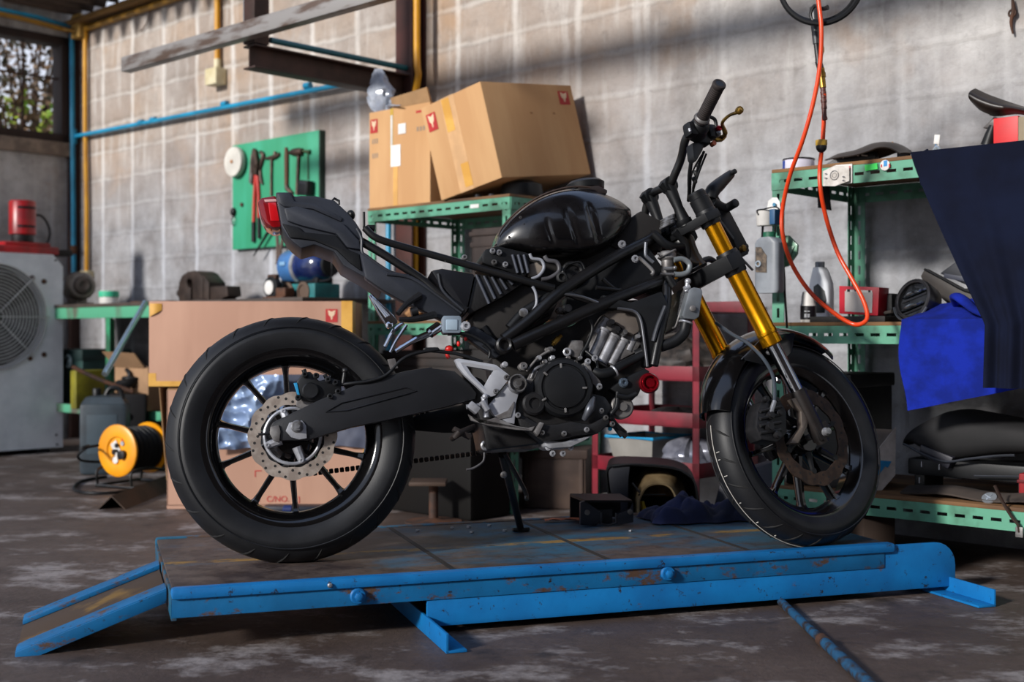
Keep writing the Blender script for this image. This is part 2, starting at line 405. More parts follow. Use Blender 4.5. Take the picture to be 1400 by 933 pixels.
MB().rbox((0, LWD - .014, .086), (LL - .03, LWD - .003, .129), .001).build('channel', LBLUEW, lift, 30)
MB().rbox((0, .003, .08), (.012, LWD, .137), .001).build('channel', mat_back, lift, 30)
def base(y, xe=2.137):
    rr = .065; P = [(.615, y, .020), (xe, y, .020)]
    for k in range(7):
        a = R(90 * k / 6); P.append((xe - rr + rr * math.cos(a), y, .146 - rr + rr * math.sin(a)))
    P += [(min(LL - .045, xe - .08), y, .146), (min(LL - .05, xe - .085), y, .0855), (.60, y, .0855), (.60, y, .03)]
    MB().prism(P, (0, .012, 0), .002).build('base_rail', LBLUE, lift, 35)
base(.006); base(LWD - .02, 1.93)
for x, y1 in ((.66, LWD - .02), (1.25, LWD - .02), (1.84, LWD - .02), (2.02, .5)): MB().rbox((x, .018, .022), (x + .05, y1, .075), .002).build('cross_member', LBLUEW, lift, 30)
def foot(x, side, y1=LWD + .17):
    t = .006
    mb = MB().rbox((x, -.178, .002), (x + t, y1, .047), .001)
    mb.rbox((x, -.178, .001), (x + side * .05, y1, .007), .001) if side > 0 else mb.rbox((x + side * .05, -.178, .001), (x + t, y1, .007), .001)
    mb.build('foot', LBLUE, lift, 30)
foot(.596, 1); foot(2.116, -1, .5)
for (px, py) in ((489, 815), (912, 784)):
    t = ((px - CX) / F); # on the front fascia plane
    k = (LO + LY * .003 - EYE).dot(LY) / ray(px, py).dot(LY); p = EYE + ray(px, py) * k
    q = p - LO; x = q.dot(LX); z = p.z
    MB().lathe([(.019, 0), (.019, .004), (.0165, .006), (.0165, .012)], (x, .003, z), (0, -1, 0), 20).lathe([(.0105, .012), (.0105, .019), (.007, .021)], (x, .003, z), (0, -1, 0), 6).build('pivot_bolt', LBLUE, lift, 35)
MB().lathe([(.006, 0), (.006, .004), (.003, .006)], (.36, -.006, .14), (0, -1, 0), 10).build('rivet', STEEL, lift, 35)
# loading ramp: two folded strips with a sunken tread between them
a0, a1 = .116, .51; xt, zt = -.335, .012
ramp_ = MB()
def slope(x): return zt + (x - xt) / (-.004 - xt) * (.132 - zt)
def rampstrip(y0, y1, drop, m, name, dz=0.0, xo=0.0):
    P = []
    for x in (xt + xo, -.004):
        P.append((x, slope(x)))
    (x0, z0), (x1, z1) = P
    MB().hexa([(x0, y0, z0 - drop + dz), (x1, y0, z1 - drop + dz), (x1, y1, z1 - drop + dz), (x0, y1, z0 - drop + dz), (x0, y0, z0 + dz), (x1, y0, z1 + dz), (x1, y1, z1 + dz), (x0, y1, z0 + dz)], .002).build(name, m, lift, 30)
rampstrip(a0, a0 + .075, .012, LBLUEW, 'ramp_strip'); rampstrip(a1 - .075, a1, .012, LBLUEW, 'ramp_strip', 0, .0)
rampstrip(a0 + .075, a1 - .075, .006, mat('ramp_tread', '#3a2a1c', .8, hx2='#6b5020', scale=8, lo=.55, hi=.7), 'ramp_tread', -.012)
rampstrip(a0 - .006, a0, .03, LBLUEW, 'ramp_edge', -.002); rampstrip(a1, a1 + .006, .03, LBLUEW, 'ramp_edge', -.002)

# ---- steel bar lying on the floor in front of the lift
p0 = on_z(1068, 824, .012); p1 = on_z(1200, 948, .012); d = p1 - p0
bar = thing('steel_bar', 'long dark blue steel bar lying on the floor in front of the lift', 'bar', (p0.x, p0.y, 0), math.atan2(d.y, d.x))
L = d.length
MB().cyl((0, 0, .013), (L * .52, 0, .013), .011, n=14).build('rod', mat('bar_blue', '#1f4a6a', .5, hx2='#2a2320', scale=30, lo=.45, hi=.6), bar)
MB().cyl((L * .5, 0, .014), (L + .25, 0, .014), .0135, n=14).build('sleeve', mat('bar_blue', '#1f4a6a'), bar)
MB().cyl((L * .49, 0, .014), (L * .53, 0, .014), .0155, n=14).build('collar', RUST, bar)
# ============================================================= motorcycle
BO = Vector((-300 / 1700 * 3.17, 3.17, DK)); PSI = R(10.35); LEAN = R(-8.95)
BM = Matrix.Rotation(PSI, 3, 'Z') @ Matrix.Rotation(LEAN, 3, 'X'); BI = BM.inverted()
def B(px, py, lat):                 # pixel -> bike frame, on the plane lat metres towards the right side of the bike
    o = BI @ (EYE - BO); d = BI @ ray(px, py); t = (-lat - o.y) / d.y
    return o + d * t
RAKE = R(25); DEL = R(22.03)
SA = Vector((1.475, 0, 0)); SK = Vector((-math.sin(RAKE), 0, math.cos(RAKE))); SF = Vector((math.cos(RAKE), 0, math.sin(RAKE)))
_q = Matrix.Rotation(DEL, 3, SK); _f = _q @ SF; _l = _q @ Vector((0, 1, 0))
SQ = Matrix((_f, _l, SK)).transposed(); SQI = SQ.inverted()
def ST(p): return SA + SQ @ Vector(p)       # steered frame: forward, left, along the steering axis
def S(px, py, l):
    o = SQI @ (BI @ (EYE - BO) - SA); d = SQI @ (BI @ ray(px, py)); t = (l - o.y) / d.y
    return o + d * t
CROP = {1: (220, 230, 3.3333), 2: (560, 230, 3.3333), 3: (480, 400, 3.3333), 4: (820, 90, 4.6667), 5: (780, 260, 4.2424), 6: (930, 440, 2.9167), 7: (220, 420, 2.592), 8: (600, 420, 4.2417), 9: (840, 220, 5.182), 10: (960, 460, 3.216)}
def cr(k, *pts):
    ox, oy, s = CROP[k]; return [(ox + x / s, oy + y / s) for x, y in pts]
def Bs(pts, lat): return [B(x, y, lat) for x, y in pts]
def Bl(pts, lats): return [B(x, y, l) for (x, y), l in zip(pts, lats)]
bike = thing('motorcycle', 'stripped black motorcycle with gold fork legs standing on the blue lift', 'motorcycle', BO)
bike.rotation_euler = (LEAN, 0, PSI)
def slab(name, pts, lat0, lat1, m, bev=.003, parent=bike, ang=30):   # traced plate between two lateral offsets
    return MB().prism(Bs(pts, lat0), (0, lat0 - lat1, 0), bev, 2, ang).build(name, m, parent, 35)
def tubes(name, pts, lats, r, m, sm=6, n=10, parent=bike, flat=1):
    if isinstance(lats, (int, float)): lats = [lats] * len(pts)
    return MB().tube(Bl(pts, lats), r, n, sm, flat=flat).build(name, m, parent, 60)
RT = Vector((0, -1, 0))
# ---------------------------------------------------------------- wheels
TREAD = mat('tyre_rubber', '#101114', .5, hx2='#17181b', scale=14, bump=.06, bscale=240, spec=.35)
GROOVE = mat('tread_groove', '#0a0a0b', .8)
def tyre(R_, w, rim, xf, c, parent, grooves):
    mb = MB(xf); pr = []
    rc = R_ - w * .52
    prof = [(rim - .004, w * .36), (rim + .012, w * .44), ((rim + R_) / 2 - .004, w * .5)]
    for k in range(9):
        a = R(20 + 140 * k / 8); prof.append((rc + (R_ - rc) * math.sin(a) ** .9, w * .52 * math.cos(a)))
    prof += [((rim + R_) / 2 - .004, -w * .5), (rim + .012, -w * .44), (rim - .004, -w * .36)]
    mb.lathe(prof, c, (0, 1, 0), 96, caps=False, closed=True)
    mb.mi = 1
    for k in range(grooves):
        for sgn in (-1, 1):
            a0 = 2 * PI * (k + (.5 if sgn > 0 else 0)) / grooves
            pts = []
            for j in range(5):
                e = R(88 - 48 * j / 4); aa = a0 + .11 * j / 4
                rr = rc + (R_ - rc) * math.sin(e) ** .9 - .0012; y = sgn * w * .52 * math.cos(e)
                pts.append(Vector(c) + Vector((rr * math.cos(aa), y, rr * math.sin(aa))))
            mb.tube(pts, [.0012, .0036, .0036, .0012], 6)
    # moulding line on the sidewall
    for sgn in (-1, 1): mb.mi = 0; mb.torus(Vector(c) + Vector((0, sgn * w * .485, 0)), (0, 1, 0), (rim + R_) / 2 + .012, .0018, 80, 5)
    return mb.build('tyre', [TREAD, GROOVE], parent, 50)
def rimmesh(rim, w, hubr, hubw, xf, c, phase, off=0.0):
    mb = MB(xf); c = Vector(c)
    mb.lathe([(rim + .012, w * .46), (rim + .016, w * .42), (rim - .004, w * .40), (rim - .012, w * .28), (rim - .014, 0), (rim - .012, -w * .28), (rim - .004, -w * .40), (rim + .016, -w * .42), (rim + .012, -w * .46),
              (rim - .004, -w * .46), (rim - .016, -w * .40), (rim - .034, -w * .16), (rim - .034, w * .16), (rim - .016, w * .40), (rim - .004, w * .46)], c, (0, 1, 0), 80, caps=False, closed=True)
    mb.lathe([(hubr * .5, hubw), (hubr * .8, hubw), (hubr, hubw * .7), (hubr, -hubw * .7), (hubr * .8, -hubw), (hubr * .5, -hubw)], c, (0, 1, 0), 32)
    for k in range(5):
        for s in (-1, 1):
            a = phase + 2 * PI * k / 5; b = a + s * R(16.5); i = a + s * R(9)
            P = lambda ang, r: c + Vector((r * math.cos(ang), off, r * math.sin(ang)))
            p0, p1 = P(i, hubr * .8), P(b, rim - .028)
            d = (p1 - p0).normalized(); q = d.cross(Vector((0, 1, 0)))
            for (wa, wb, ya, yb) in ((.011, .0065, .016, .02),):
                rings = []
                for t, ww, yy in ((0, .0125, .022), (.25, .0085, .017), (.8, .0068, .014), (.93, .009, .016), (1, .016, .022)):
                    p = p0 + (p1 - p0) * t
                    rings.append([p + q * ww + Vector((0, yy * .5, 0)), p + q * ww * .55 + Vector((0, yy, 0)), p - q * ww * .55 + Vector((0, yy, 0)), p - q * ww + Vector((0, yy * .5, 0)),
                                  p - q * ww - Vector((0, yy * .5, 0)), p - q * ww * .55 - Vector((0, yy, 0)), p + q * ww * .55 - Vector((0, yy, 0)), p + q * ww - Vector((0, yy * .5, 0))])
                mb.loft(rings)
    return mb
def disc(R_, r_, y, xf, c, parent, m, waves=12, name='brake_disc', th=.0045, holes=3):
    c = Vector(c); n = 240; mb = MB(xf)
    def ring(f, y): return [c + Vector((f(2 * PI * i / n) * math.cos(2 * PI * i / n), y, f(2 * PI * i / n) * math.sin(2 * PI * i / n))) for i in range(n)]
    fo = lambda a: R_ - .0045 * (abs(math.sin(a * waves / 2))) ** 3
    fi = lambda a: r_ + .003 * abs(math.sin(a * waves / 2)) ** 2
    mb.loft([ring(fo, y - th / 2), ring(fi, y - th / 2), ring(fi, y + th / 2), ring(fo, y + th / 2)], loop=True)
    mb.mi = 1
    for k in range(waves * holes):
        a = 2 * PI * k / (waves * holes); rr = r_ + (R_ - r_) * (.25, .52, .76)[k % 3]
        p = c + Vector((rr * math.cos(a), 0, rr * math.sin(a)))
        mb.lathe([(.0036, 0), (.0036, th + .0008)], p + Vector((0, y - th / 2 - .0004, 0)), (0, 1, 0), 10)
    return mb.build(name, [m, DARK], parent, 40)
DISC = mat('disc_steel', '#b5a99e', .34, .4, hx2='#988b81', scale=40)
DISCR = mat('disc_rusty', '#4a3a30', .55, .6, hx2='#352a25', scale=40)
RC = (0, 0, .315)
wheel = rimmesh(.222, .125, .055, .07, None, RC, R(112)).build('wheel', BLKG, bike, 40)
tyre(.318, .14, .222, None, RC, wheel, 22)
disc(.112, .078, -.082, None, RC, wheel, DISC)
mb = MB()
mb.torus((0, -.083, .315), (0, 1, 0), .070, .0045, 48, 8)
for k in range(4):
    a = R(20 + 90 * k); p = Vector((0, -.083, .315)); mb.tube([p + Vector((math.cos(a) * .03, 0, math.sin(a) * .03)), p + Vector((math.cos(a) * .07, 0, math.sin(a) * .07))], [.012, .009], 8)
    mb.bolt(p + Vector((math.cos(a) * .066, -.006, math.sin(a) * .066)), RT, .005, .005)
mb.build('disc_carrier', ALU, wheel)
# sprocket on the far side
mb = MB(); c = Vector(RC); n = 42 * 4
pr = lambda y: [c + Vector(((.088 + .005 * (i % 4 in (0, 1))) * math.cos(2 * PI * i / n), y, (.088 + .005 * (i % 4 in (0, 1))) * math.sin(2 * PI * i / n))) for i in range(n)]
mb.prism(pr(.082), (0, .006, 0)); mb.build('sprocket', ALUD, wheel, 30)
# front wheel
FCt = (.041, 0, .296)
fwheel = rimmesh(.222, .085, .045, .05, ST, FCt, R(80)).build('wheel', BLKG, bike, 40)
ft = tyre(.292, .108, .222, ST, FCt, fwheel, 24)
disc(.138, .098, -.062, ST, FCt, fwheel, DISCR, 14)
mb = MB(ST); c = Vector((FCt[0], -.06, FCt[2]))
for k in range(6):
    a = 2 * PI * k / 6; P = lambda r, a: c + Vector((r * math.cos(a), 0, r * math.sin(a)))
    mb.tube([P(.045, a - .25), P(.098, a)], [.009, .006], 6); mb.lathe([(.008, 0), (.008, .008), (.005, .008)], P(.096, a) + Vector((0, -.006, 0)), (0, 1, 0), 12)
mb.build('disc_carrier', BLKP, fwheel)
# pale crayon line and marks along the tyre crown
mb = MB(ST); pts = []
for k in range(30):
    a = R(148 + 96 * k / 29); rr = .2935; pts.append(Vector((FCt[0] + rr * math.cos(a), .004, FCt[2] + rr * math.sin(a))))
mb.tube(pts, .0011, 5)
for a, w_ in ((163, .012), (167, .008), (176, .012), (192, .006), (206, .007), (219, .006)):
    p = Vector((FCt[0] + .2925 * math.cos(R(a)), -.002, FCt[2] + .2925 * math.sin(R(a)))); mb.tube([p, p + Vector((0, -w_, .0))], .0012, 5)
mb.build('chalk_line', mat('chalk', '#b9b5ae', .9), fwheel)
# ---------------------------------------------------------------- swingarm
SWM = mat('swingarm_black', '#17181b', .4, hx2='#1d1e22', scale=6, bump=.05, bscale=200)
sw = cr(7, (388, 425), (398, 408), (560, 330), (720, 265), (870, 226), (960, 212)) + cr(3, (370, 346), (470, 358), (540, 418), (572, 460), (566, 486), (430, 521), (150, 585), (0, 614)) + cr(7, (520, 471), (402, 474))
sa = slab('swingarm', sw, .118, .078, SWM, .012)
inset = cr(7, (585, 372), (640, 340), (870, 284), (905, 298), (880, 306), (660, 366))
MB().tube(Bs(inset, .119), .0022, 6, 0, closed=True).build('recess_edge', SWM, sa)
slab('swingarm', [(x, y) for x, y in sw], -.072, -.112, SWM, .010)
MB().cyl(B(*cr(3, (555, 455))[0], .10), B(*cr(3, (555, 455))[0], -.10), .04, n=20).build('swingarm_cross_tube', BLKM, bike)
# axle, adjuster, plate
ax = B(*cr(7, (483, 424))[0], .122)
mb = MB(); mb.lathe([(.016, 0), (.016, .004), (.0125, .005), (.0125, .012)], ax, RT, 24); mb.lathe([(.0115, .010), (.0115, .018), (.007, .018), (.007, .022), (.0055, .022)], ax, RT, 6)
mb.cyl((0, -.1, .315), (0, .115, .315), .0075); mb.build('axle_nut', STEEL, sa)
slab('axle_plate', cr(7, (455, 410), (500, 402), (515, 420), (517, 465), (490, 470), (462, 462), (442, 440)), .1245, .117, ALU, .0015, sa)
slab('adjuster_block', cr(7, (388, 425), (418, 418), (424, 440), (420, 478), (400, 474), (386, 450)), .124, .1, ALUD, .002, sa)
MB().cyl(B(*cr(7, (345, 452))[0], .108), B(*cr(7, (400, 448))[0], .108), .0035).cyl(B(*cr(7, (372, 450))[0], .108), B(*cr(7, (382, 450))[0], .108), .007, n=6).build('adjuster_bolt', IRON, sa)
# chain: upper and lower run on the far side
CHN = mat('chain_steel', '#1f1a18', .5, .7, hx2='#3a312c', scale=50)
def run(a, b):
    mb = MB()
    n = 46
    for k in range(n):
        p = a.lerp(b, (k + .5) / n); d = (b - a) / n
        mb.box(p, (d.length * .8, .012 if k % 2 else .008, .013), Matrix((( d.normalized()), Vector((0, 1, 0)), d.normalized().cross(Vector((0, 1, 0))))).transposed(), .002, 1)
    mb.build('chain', CHN, bike, 30)
run(Vector((.01, .085, .223)), Vector((.66, .085, .29))); run(Vector((-.01, .085, .407)), Vector((.66, .085, .36)))

slab('shade_plate', cr(3, (300, 560), (560, 500), (640, 560), (620, 640), (420, 640), (180, 620)), -.06, -.07, BLKP, .003)  # added dark plate, stands in for the shade under the swingarm
# ---------------------------------------------------------------- rear caliper on top of the disc
mb = MB()
mb.prism(Bs(cr(7, (482, 262), (505, 232), (530, 228), (560, 262), (600, 250), (640, 262), (640, 305), (610, 330), (560, 338), (500, 332), (478, 305)), .112), (0, .042, 0), .005)
p = B(*cr(7, (530, 298))[0], .112); mb.lathe([(.021, 0), (.021, .009), (.018, .012), (.0, .012)], p, RT, 28)
for q in ((510, 240), (550, 244), (592, 258), (618, 268), (628, 300), (600, 318), (486, 322)): mb.bolt(B(*cr(7, q)[0], .114), RT, .006, .012)
mb.cyl(B(*cr(7, (512, 240))[0], .1), B(*cr(7, (506, 222))[0], .1), .006).cyl(B(*cr(7, (592, 262))[0], .1), B(*cr(7, (580, 240))[0], .1), .005)
cal = mb.build('brake_caliper', mat('caliper_dark', '#232427', .42, .4, hx2='#191a1c', scale=20), bike, 35)
slab('tag', cr(7, (470, 270), (482, 268), (492, 312), (484, 314)), .1145, .112, mat('blue_tag', '#1d8fc4', .5), .0005, cal)
slab('caliper_bracket', cr(7, (480, 330), (600, 318), (640, 330), (560, 352), (500, 362), (478, 350)), .1, .09, ALUD, .002, cal)
tubes('brake_hose', cr(7, (640, 275), (680, 270), (740, 262), (800, 240), (850, 190), (900, 165), (985, 150)) + cr(3, (330, 262), (480, 280), (600, 318)), [.11, .118, .122, .124, .124, .124, .122, .12, .12, .12], .0045, BLKP)
MB().cyl(B(*cr(7, (645, 272))[0], .112), B(*cr(7, (652, 226))[0], .112), .005).ball(B(*cr(7, (652, 226))[0], .112), .008, 10).build('bleed_nipple', IRON, cal)
# black chain guard / hugger rib above the swingarm
slab('hose_guide', cr(3, (165, 305), (200, 300), (215, 345), (180, 352)), .127, .118, ALUD, .002)
# ---------------------------------------------------------------- tail
tail = slab('tail_cowl', cr(1, (522, 108), (598, 108), (606, 128), (640, 124), (708, 126), (792, 146), (850, 200), (888, 245), (918, 292), (920, 385), (1040, 470), (1010, 555), (920, 492), (830, 442), (790, 382), (700, 348), (640, 366), (600, 335), (576, 310), (548, 262)), .072, -.072, GRYP, .012)
slab('trim_panel', cr(1, (560, 180), (618, 172), (690, 190), (830, 250), (905, 330), (912, 372), (850, 362), (800, 300), (640, 262), (575, 240)), .083, .07, GRYP, .006, tail)
slab('cowl_panel', cr(1, (530, 112), (592, 112), (610, 150), (700, 160), (830, 225), (822, 245), (690, 186), (560, 176), (540, 160)), .078, .066, GRYP, .006, tail)
slab('cowl_panel', cr(1, (552, 250), (630, 268), (650, 290), (800, 305), (850, 368), (905, 390), (915, 470), (860, 430), (800, 372), (700, 330), (640, 322), (590, 318)), .079, .066, BLKP, .005, tail)
MB().tube(Bs(cr(1, (892, 275), (914, 320), (916, 380), (940, 402), (1040, 470), (1130, 492)), .085), .004, 8, 5).build('panel_edge', GRYP, tail)
slab('underframe_arm', cr(1, (905, 380), (1040, 470), (1110, 488), (1185, 512), (1262, 572), (1385, 662), (1300, 700), (1230, 668), (1100, 606), (1010, 555), (930, 500)), .088, .05, GRYP, .008)
slab('underframe_arm', cr(1, (905, 380), (1040, 470), (1110, 488), (1185, 512), (1262, 572), (1385, 662), (1300, 700), (1230, 668), (1100, 606), (1010, 555), (930, 500)), -.05, -.088, GRYP, .008)
MB().tube(Bs(cr(1, (1030, 482), (1140, 500), (1250, 572), (1370, 660)), .090), .005, 8, 4).build('arm_rib', GRYP, bike)
lamp = slab('tail_lamp', cr(1, (440, 150), (460, 133), (524, 122), (550, 268), (512, 272), (478, 250), (455, 215)), .052, -.052, mat('red_lens', '#8f0a12', .12, hx2='#6d060c', scale=5, coat=.6), .008)
slab('lens_strip', cr(1, (470, 143), (524, 140), (528, 152), (474, 154)), .0535, .05, mat('pale_lens', '#d9a9a6', .2), .001, lamp)
slab('lens_panel', cr(1, (488, 158), (524, 156), (540, 240), (500, 240)), .0532, .05, mat('bright_red_lens', '#c4131c', .15, coat=.5), .001, lamp)
slab('tail_lamp_bracket', cr(1, (552, 268), (562, 266), (586, 300), (580, 306)), .06, .02, STEEL, .001)
mb = MB().tube(Bs(cr(1, (782, 148), (790, 138), (812, 150), (812, 166)), .05), .0035, 6)
mb.cyl(B(*cr(1, (925, 200))[0], .05), B(*cr(1, (926, 285))[0], .05), .0035).box(B(*cr(1, (955, 278))[0], .06), (.022, .04, .014), None, .002)
mb.ball(B(*cr(1, (865, 215))[0], .05), (.012, .02, .014))
mb.build('seat_catch', BLKP, bike)
# ---------------------------------------------------------------- frame tubes
FR = mat('frame_black', '#0c0c0d', .34, hx2='#121112', scale=10, bump=.04, bscale=180)
for s in (1, -1):
    tubes('subframe_tube', cr(1, (930, 272), (990, 322)) + cr(2, (20, 372), (300, 450), (520, 512), (660, 548)), [.085 * s, .088 * s, .09 * s, .10 * s, .112 * s, .118 * s] , .0100, FR, 4, 12)
    tubes('subframe_tube', cr(1, (905, 330), (1010, 390), (1180, 500)) + cr(2, (120, 560), (260, 650)), [.07 * s, .075 * s, .08 * s, .085 * s, .09 * s], .0115, FR, 3, 12)
    tubes('frame_tube', cr(2, (1120, 300), (1090, 330), (920, 415), (690, 562), (560, 680), (430, 780)), [.035 * s, .045 * s, .085 * s, .118 * s, .122 * s, .122 * s], .0155, FR, 4, 14)
    tubes('frame_tube', cr(2, (1190, 470), (1150, 512), (900, 610), (690, 706), (470, 806)), [.035 * s, .06 * s, .10 * s, .120 * s, .124 * s], .0165, FR, 4, 14)
tubes('frame_tube', cr(2, (1168, 500), (1172, 600), (1140, 760), (1112, 900)), [.06, .085, .10, .105], .013, FR, 4, 12)
tubes('frame_tube', cr(2, (690, 560), (800, 600), (870, 616)), [.118, .11, .10], .009, FR, 3)
tubes('frame_tube', cr(2, (880, 505), (960, 560), (1100, 535)), [.085, .08, .06], .006, FR, 3)
tubes('frame_tube', cr(2, (850, 545), (950, 556), (960, 552)), [.095, .09, .085], .006, FR, 2)
mb = MB(); p = B(*cr(2, (432, 806))[0], .13); mb.lathe([(.022, -.03), (.022, .004), (.017, .008), (.012, .004), (.0115, -.004)], p, RT, 28); mb.build('pivot_boss', FR, bike)
hd = MB(lambda p: SA + SK * p[2] + SF * p[0] + Vector((0, p[1], 0)))
hd.lathe([(.033, .848), (.036, .855), (.031, .87), (.029, .89), (.031, .915), (.036, .935), (.033, .945)], (0, 0, 0), (0, 0, 1), 28); hd.build('head_tube', FR, bike)
# inner plates between the tubes
slab('frame_plate', cr(2, (1080, 345), (1175, 480), (1172, 600), (1040, 560), (900, 610), (700, 690), (720, 580), (930, 420)), .05, -.05, BLKP, .006)
slab('radiator_shroud', cr(2, (880, 575), (1010, 612), (1150, 560), (1178, 620), (1150, 770), (1112, 905), (1072, 905), (1066, 760), (1040, 670), (960, 640), (880, 640)), .108, .07, BLKP, .006)
tubes('shroud_edge', cr(2, (948, 640), (1020, 652), (1052, 690), (1068, 780), (1084, 905)), [.11, .112, .114, .114, .112], .0042, mat('edge_satin', '#77787c', .3, .8), 5)
tubes('shroud_edge', cr(2, (690, 572), (790, 588), (868, 618)), [.125, .122, .115], .004, mat('edge_satin', '#77787c', .3, .8), 4)
MB().tube(Bs(cr(2, (1165, 630), (1130, 720), (1110, 790)), .112), .006, 8, 4).build('shroud_rib', GRYP, bike)
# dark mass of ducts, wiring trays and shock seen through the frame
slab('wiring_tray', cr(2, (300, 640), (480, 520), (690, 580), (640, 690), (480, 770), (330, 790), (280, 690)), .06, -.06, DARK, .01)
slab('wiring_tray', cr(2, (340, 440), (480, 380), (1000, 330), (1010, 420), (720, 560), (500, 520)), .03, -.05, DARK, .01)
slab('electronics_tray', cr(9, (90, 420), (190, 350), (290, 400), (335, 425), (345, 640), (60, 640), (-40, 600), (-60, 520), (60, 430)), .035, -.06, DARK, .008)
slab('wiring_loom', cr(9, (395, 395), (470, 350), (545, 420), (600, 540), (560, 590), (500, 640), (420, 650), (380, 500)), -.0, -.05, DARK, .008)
# ---------------------------------------------------------------- fuel tank
def tank():
    top = cr(2, (396, 336), (420, 270), (510, 180), (620, 115), (740, 84), (850, 92), (960, 128), (1042, 182), (1052, 206))
    bot = cr(2, (404, 346), (440, 349), (500, 356), (600, 378), (740, 386), (850, 374), (960, 318), (1040, 222), (1052, 208))
    T = spline([B(x, y, .06) for x, y in top], 8); Bt = spline([B(x, y, .125) for x, y in bot], 8)
    def zat(P, x):
        for a, b in zip(P, P[1:]):
            if a.x <= x <= b.x: return a.z + (b.z - a.z) * (x - a.x) / max(b.x - a.x, 1e-6)
        return P[0].z if x < P[0].x else P[-1].z
    x0, x1 = max(T[0].x, Bt[0].x) + .001, min(T[-1].x, Bt[-1].x) - .002
    dents = [(B(*cr(2, a)[0], .13), B(*cr(2, b)[0], .13)) for a, b in (((622, 240), (658, 328)), ((722, 190), (772, 332)), ((822, 168), (872, 315)))]
    NX, NA = 110, 64; rings = []
    for i in range(NX + 1):
        t = i / NX; s = .5 - .5 * math.cos(PI * t); x = x0 + (x1 - x0) * s
        zt, zb = zat(T, x), zat(Bt, x)
        if zt < zb + .006: zt = zb + .006
        hw = .128 * (max(0, math.sin(PI * min(1, max(0, .05 + .92 * s)))) ** .38) * (1 - .16 * s * s)
        ring = []
        for j in range(NA):
            a = 2 * PI * j / NA; ca, sa_ = math.cos(a), math.sin(a)
            yy = math.copysign(abs(ca) ** .5, ca); zz = math.copysign(abs(sa_) ** .62, sa_)
            zc = zb + (zt - zb) * .42; hz = (zt - zc) if zz > 0 else (zc - zb)
            wd = hw * (1 if zz < 0 else 1 - .30 * zz * zz)
            p = Vector((x, yy * wd, zc + zz * hz))
            if p.y < 0:
                for A, Bb in dents:
                    ab = Vector((Bb.x - A.x, 0, Bb.z - A.z)); ap = Vector((p.x - A.x, 0, p.z - A.z)); u = ap.dot(ab) / ab.dot(ab)
                    uu = min(1, max(0, u)); dd = (ap - ab * uu).length
                    p.y += .0058 * math.exp(-(dd / .0062) ** 2) * (1 if 0 <= u <= 1 else math.exp(-((u - uu) * 4) ** 2))
            ring.append(p)
        rings.append(ring)
    mb = MB(); mb.loft(rings); o = mb.build('fuel_tank', mat('tank_black', '#09090b', .17, hx2='#0f0d0e', scale=9, coat=.5, rough2=.32, bump=.05, bscale=14), bike, 80)
    # pressed seam round the side panel and the worn edge
    e = [Vector((p.x, -.062, p.z - .0015)) for p in T[4:-26]]
    MB().tube(e, .003, 6).build('seam', mat('worn_edge', '#3d2f28', .5), o)
    for q in ((505, 225), (455, 315), (440, 338)): MB().bolt(B(*cr(2, q)[0], .118), RT, .003, .003).build('stud', STEEL, o)
    return o
tk = tank()
c = B(*cr(2, (800, 82))[0], 0.0)
mb = MB().lathe([(.052, -.012), (.055, .004), (.045, .012), (.02, .016)], c, (-.1, 0, 1), 32); mb.prism([B(*q, .0) for q in cr(2, (765, 82), (785, 62), (794, 38), (802, 74))], (0, .01, 0), .001)
mb.build('filler_cap', BLKP, tk)
mb = MB().prism(Bs(cr(2, (745, 100), (790, 78), (860, 76), (905, 100), (900, 118), (820, 112)), .05), (0, .1, 0), .006); mb.build('tank_bracket', mat('tank_top', '#2a2220', .5), tk)
# ---------------------------------------------------------------- airbox, battery case, hoses under the tank
abox = slab('battery_case', cr(2, (95, 465), (150, 455), (300, 480), (262, 655), (240, 645), (128, 520)), .098, -.06, mat('case_blue_black', '#14151a', .36, hx2='#0f1014', scale=6), .012)
MB().tube(Bs(cr(2, (130, 482), (152, 560), (245, 648)), .1), .004, 6, 4).build('case_rib', GRYP, abox)
air = slab('airbox', cr(2, (300, 482), (520, 500), (528, 520), (420, 590), (270, 668), (262, 650)), .088, -.06, IRON, .006)
mb = MB()
for k in range(6):
    a, b_ = (318 + 36 * k, 482 + 5 * k), (366 + 27 * k, 618 - 22 * k)
    a = (a[0] - 15, a[1] + 4); b_ = (b_[0] - 4, b_[1])
    mb.tube([B(*cr(2, a)[0], .092), B(*cr(2, b_)[0], .092)], .0042, 8)
mb.build('fin', mat('fin_satin', '#50535c', .3, .5), air)
vent = slab('intake_box', cr(2, (328, 400), (345, 368), (400, 352), (545, 385), (552, 470), (520, 500), (440, 470), (330, 432)), .10, -.05, BLKP, .008)
mb = MB()
for k in range(3): mb.tube(Bs(cr(2, (468 + 26 * k, 395), (492 + 24 * k, 478)), .103), .004, 8)
mb.build('fin', mat('fin_satin', '#50535c', .3, .5), vent)
for q in ((378, 378), (408, 385), (385, 430), (436, 440), (250, 408)): MB().bolt(B(*cr(2, q)[0], .103), RT, .006, .008).build('clip_bolt', STEEL, vent)
HOSE = mat('grey_hose', '#4d4c50', .5, hx2='#3c3b3e')
tubes('fuel_hose', cr(2, (548, 390), (560, 412), (600, 420), (612, 455), (590, 490), (556, 505)), .105, .0045, mat('pale_hose', '#8a8d95', .4), 6)
tubes('fuel_hose', cr(2, (615, 400), (630, 420), (672, 430), (680, 470), (640, 500), (600, 508)), .10, .006, HOSE, 6)
tubes('fuel_hose', cr(2, (560, 540), (575, 570), (578, 620), (556, 660)), .118, .004, mat('pale_hose', '#8a8d95', .4), 5)
slab('regulator', cr(2, (535, 440), (580, 428), (612, 450), (600, 490), (540, 496)), .085, .05, mat('beige_metal', '#8c8176', .6, hx2='#6e655d'), .004)
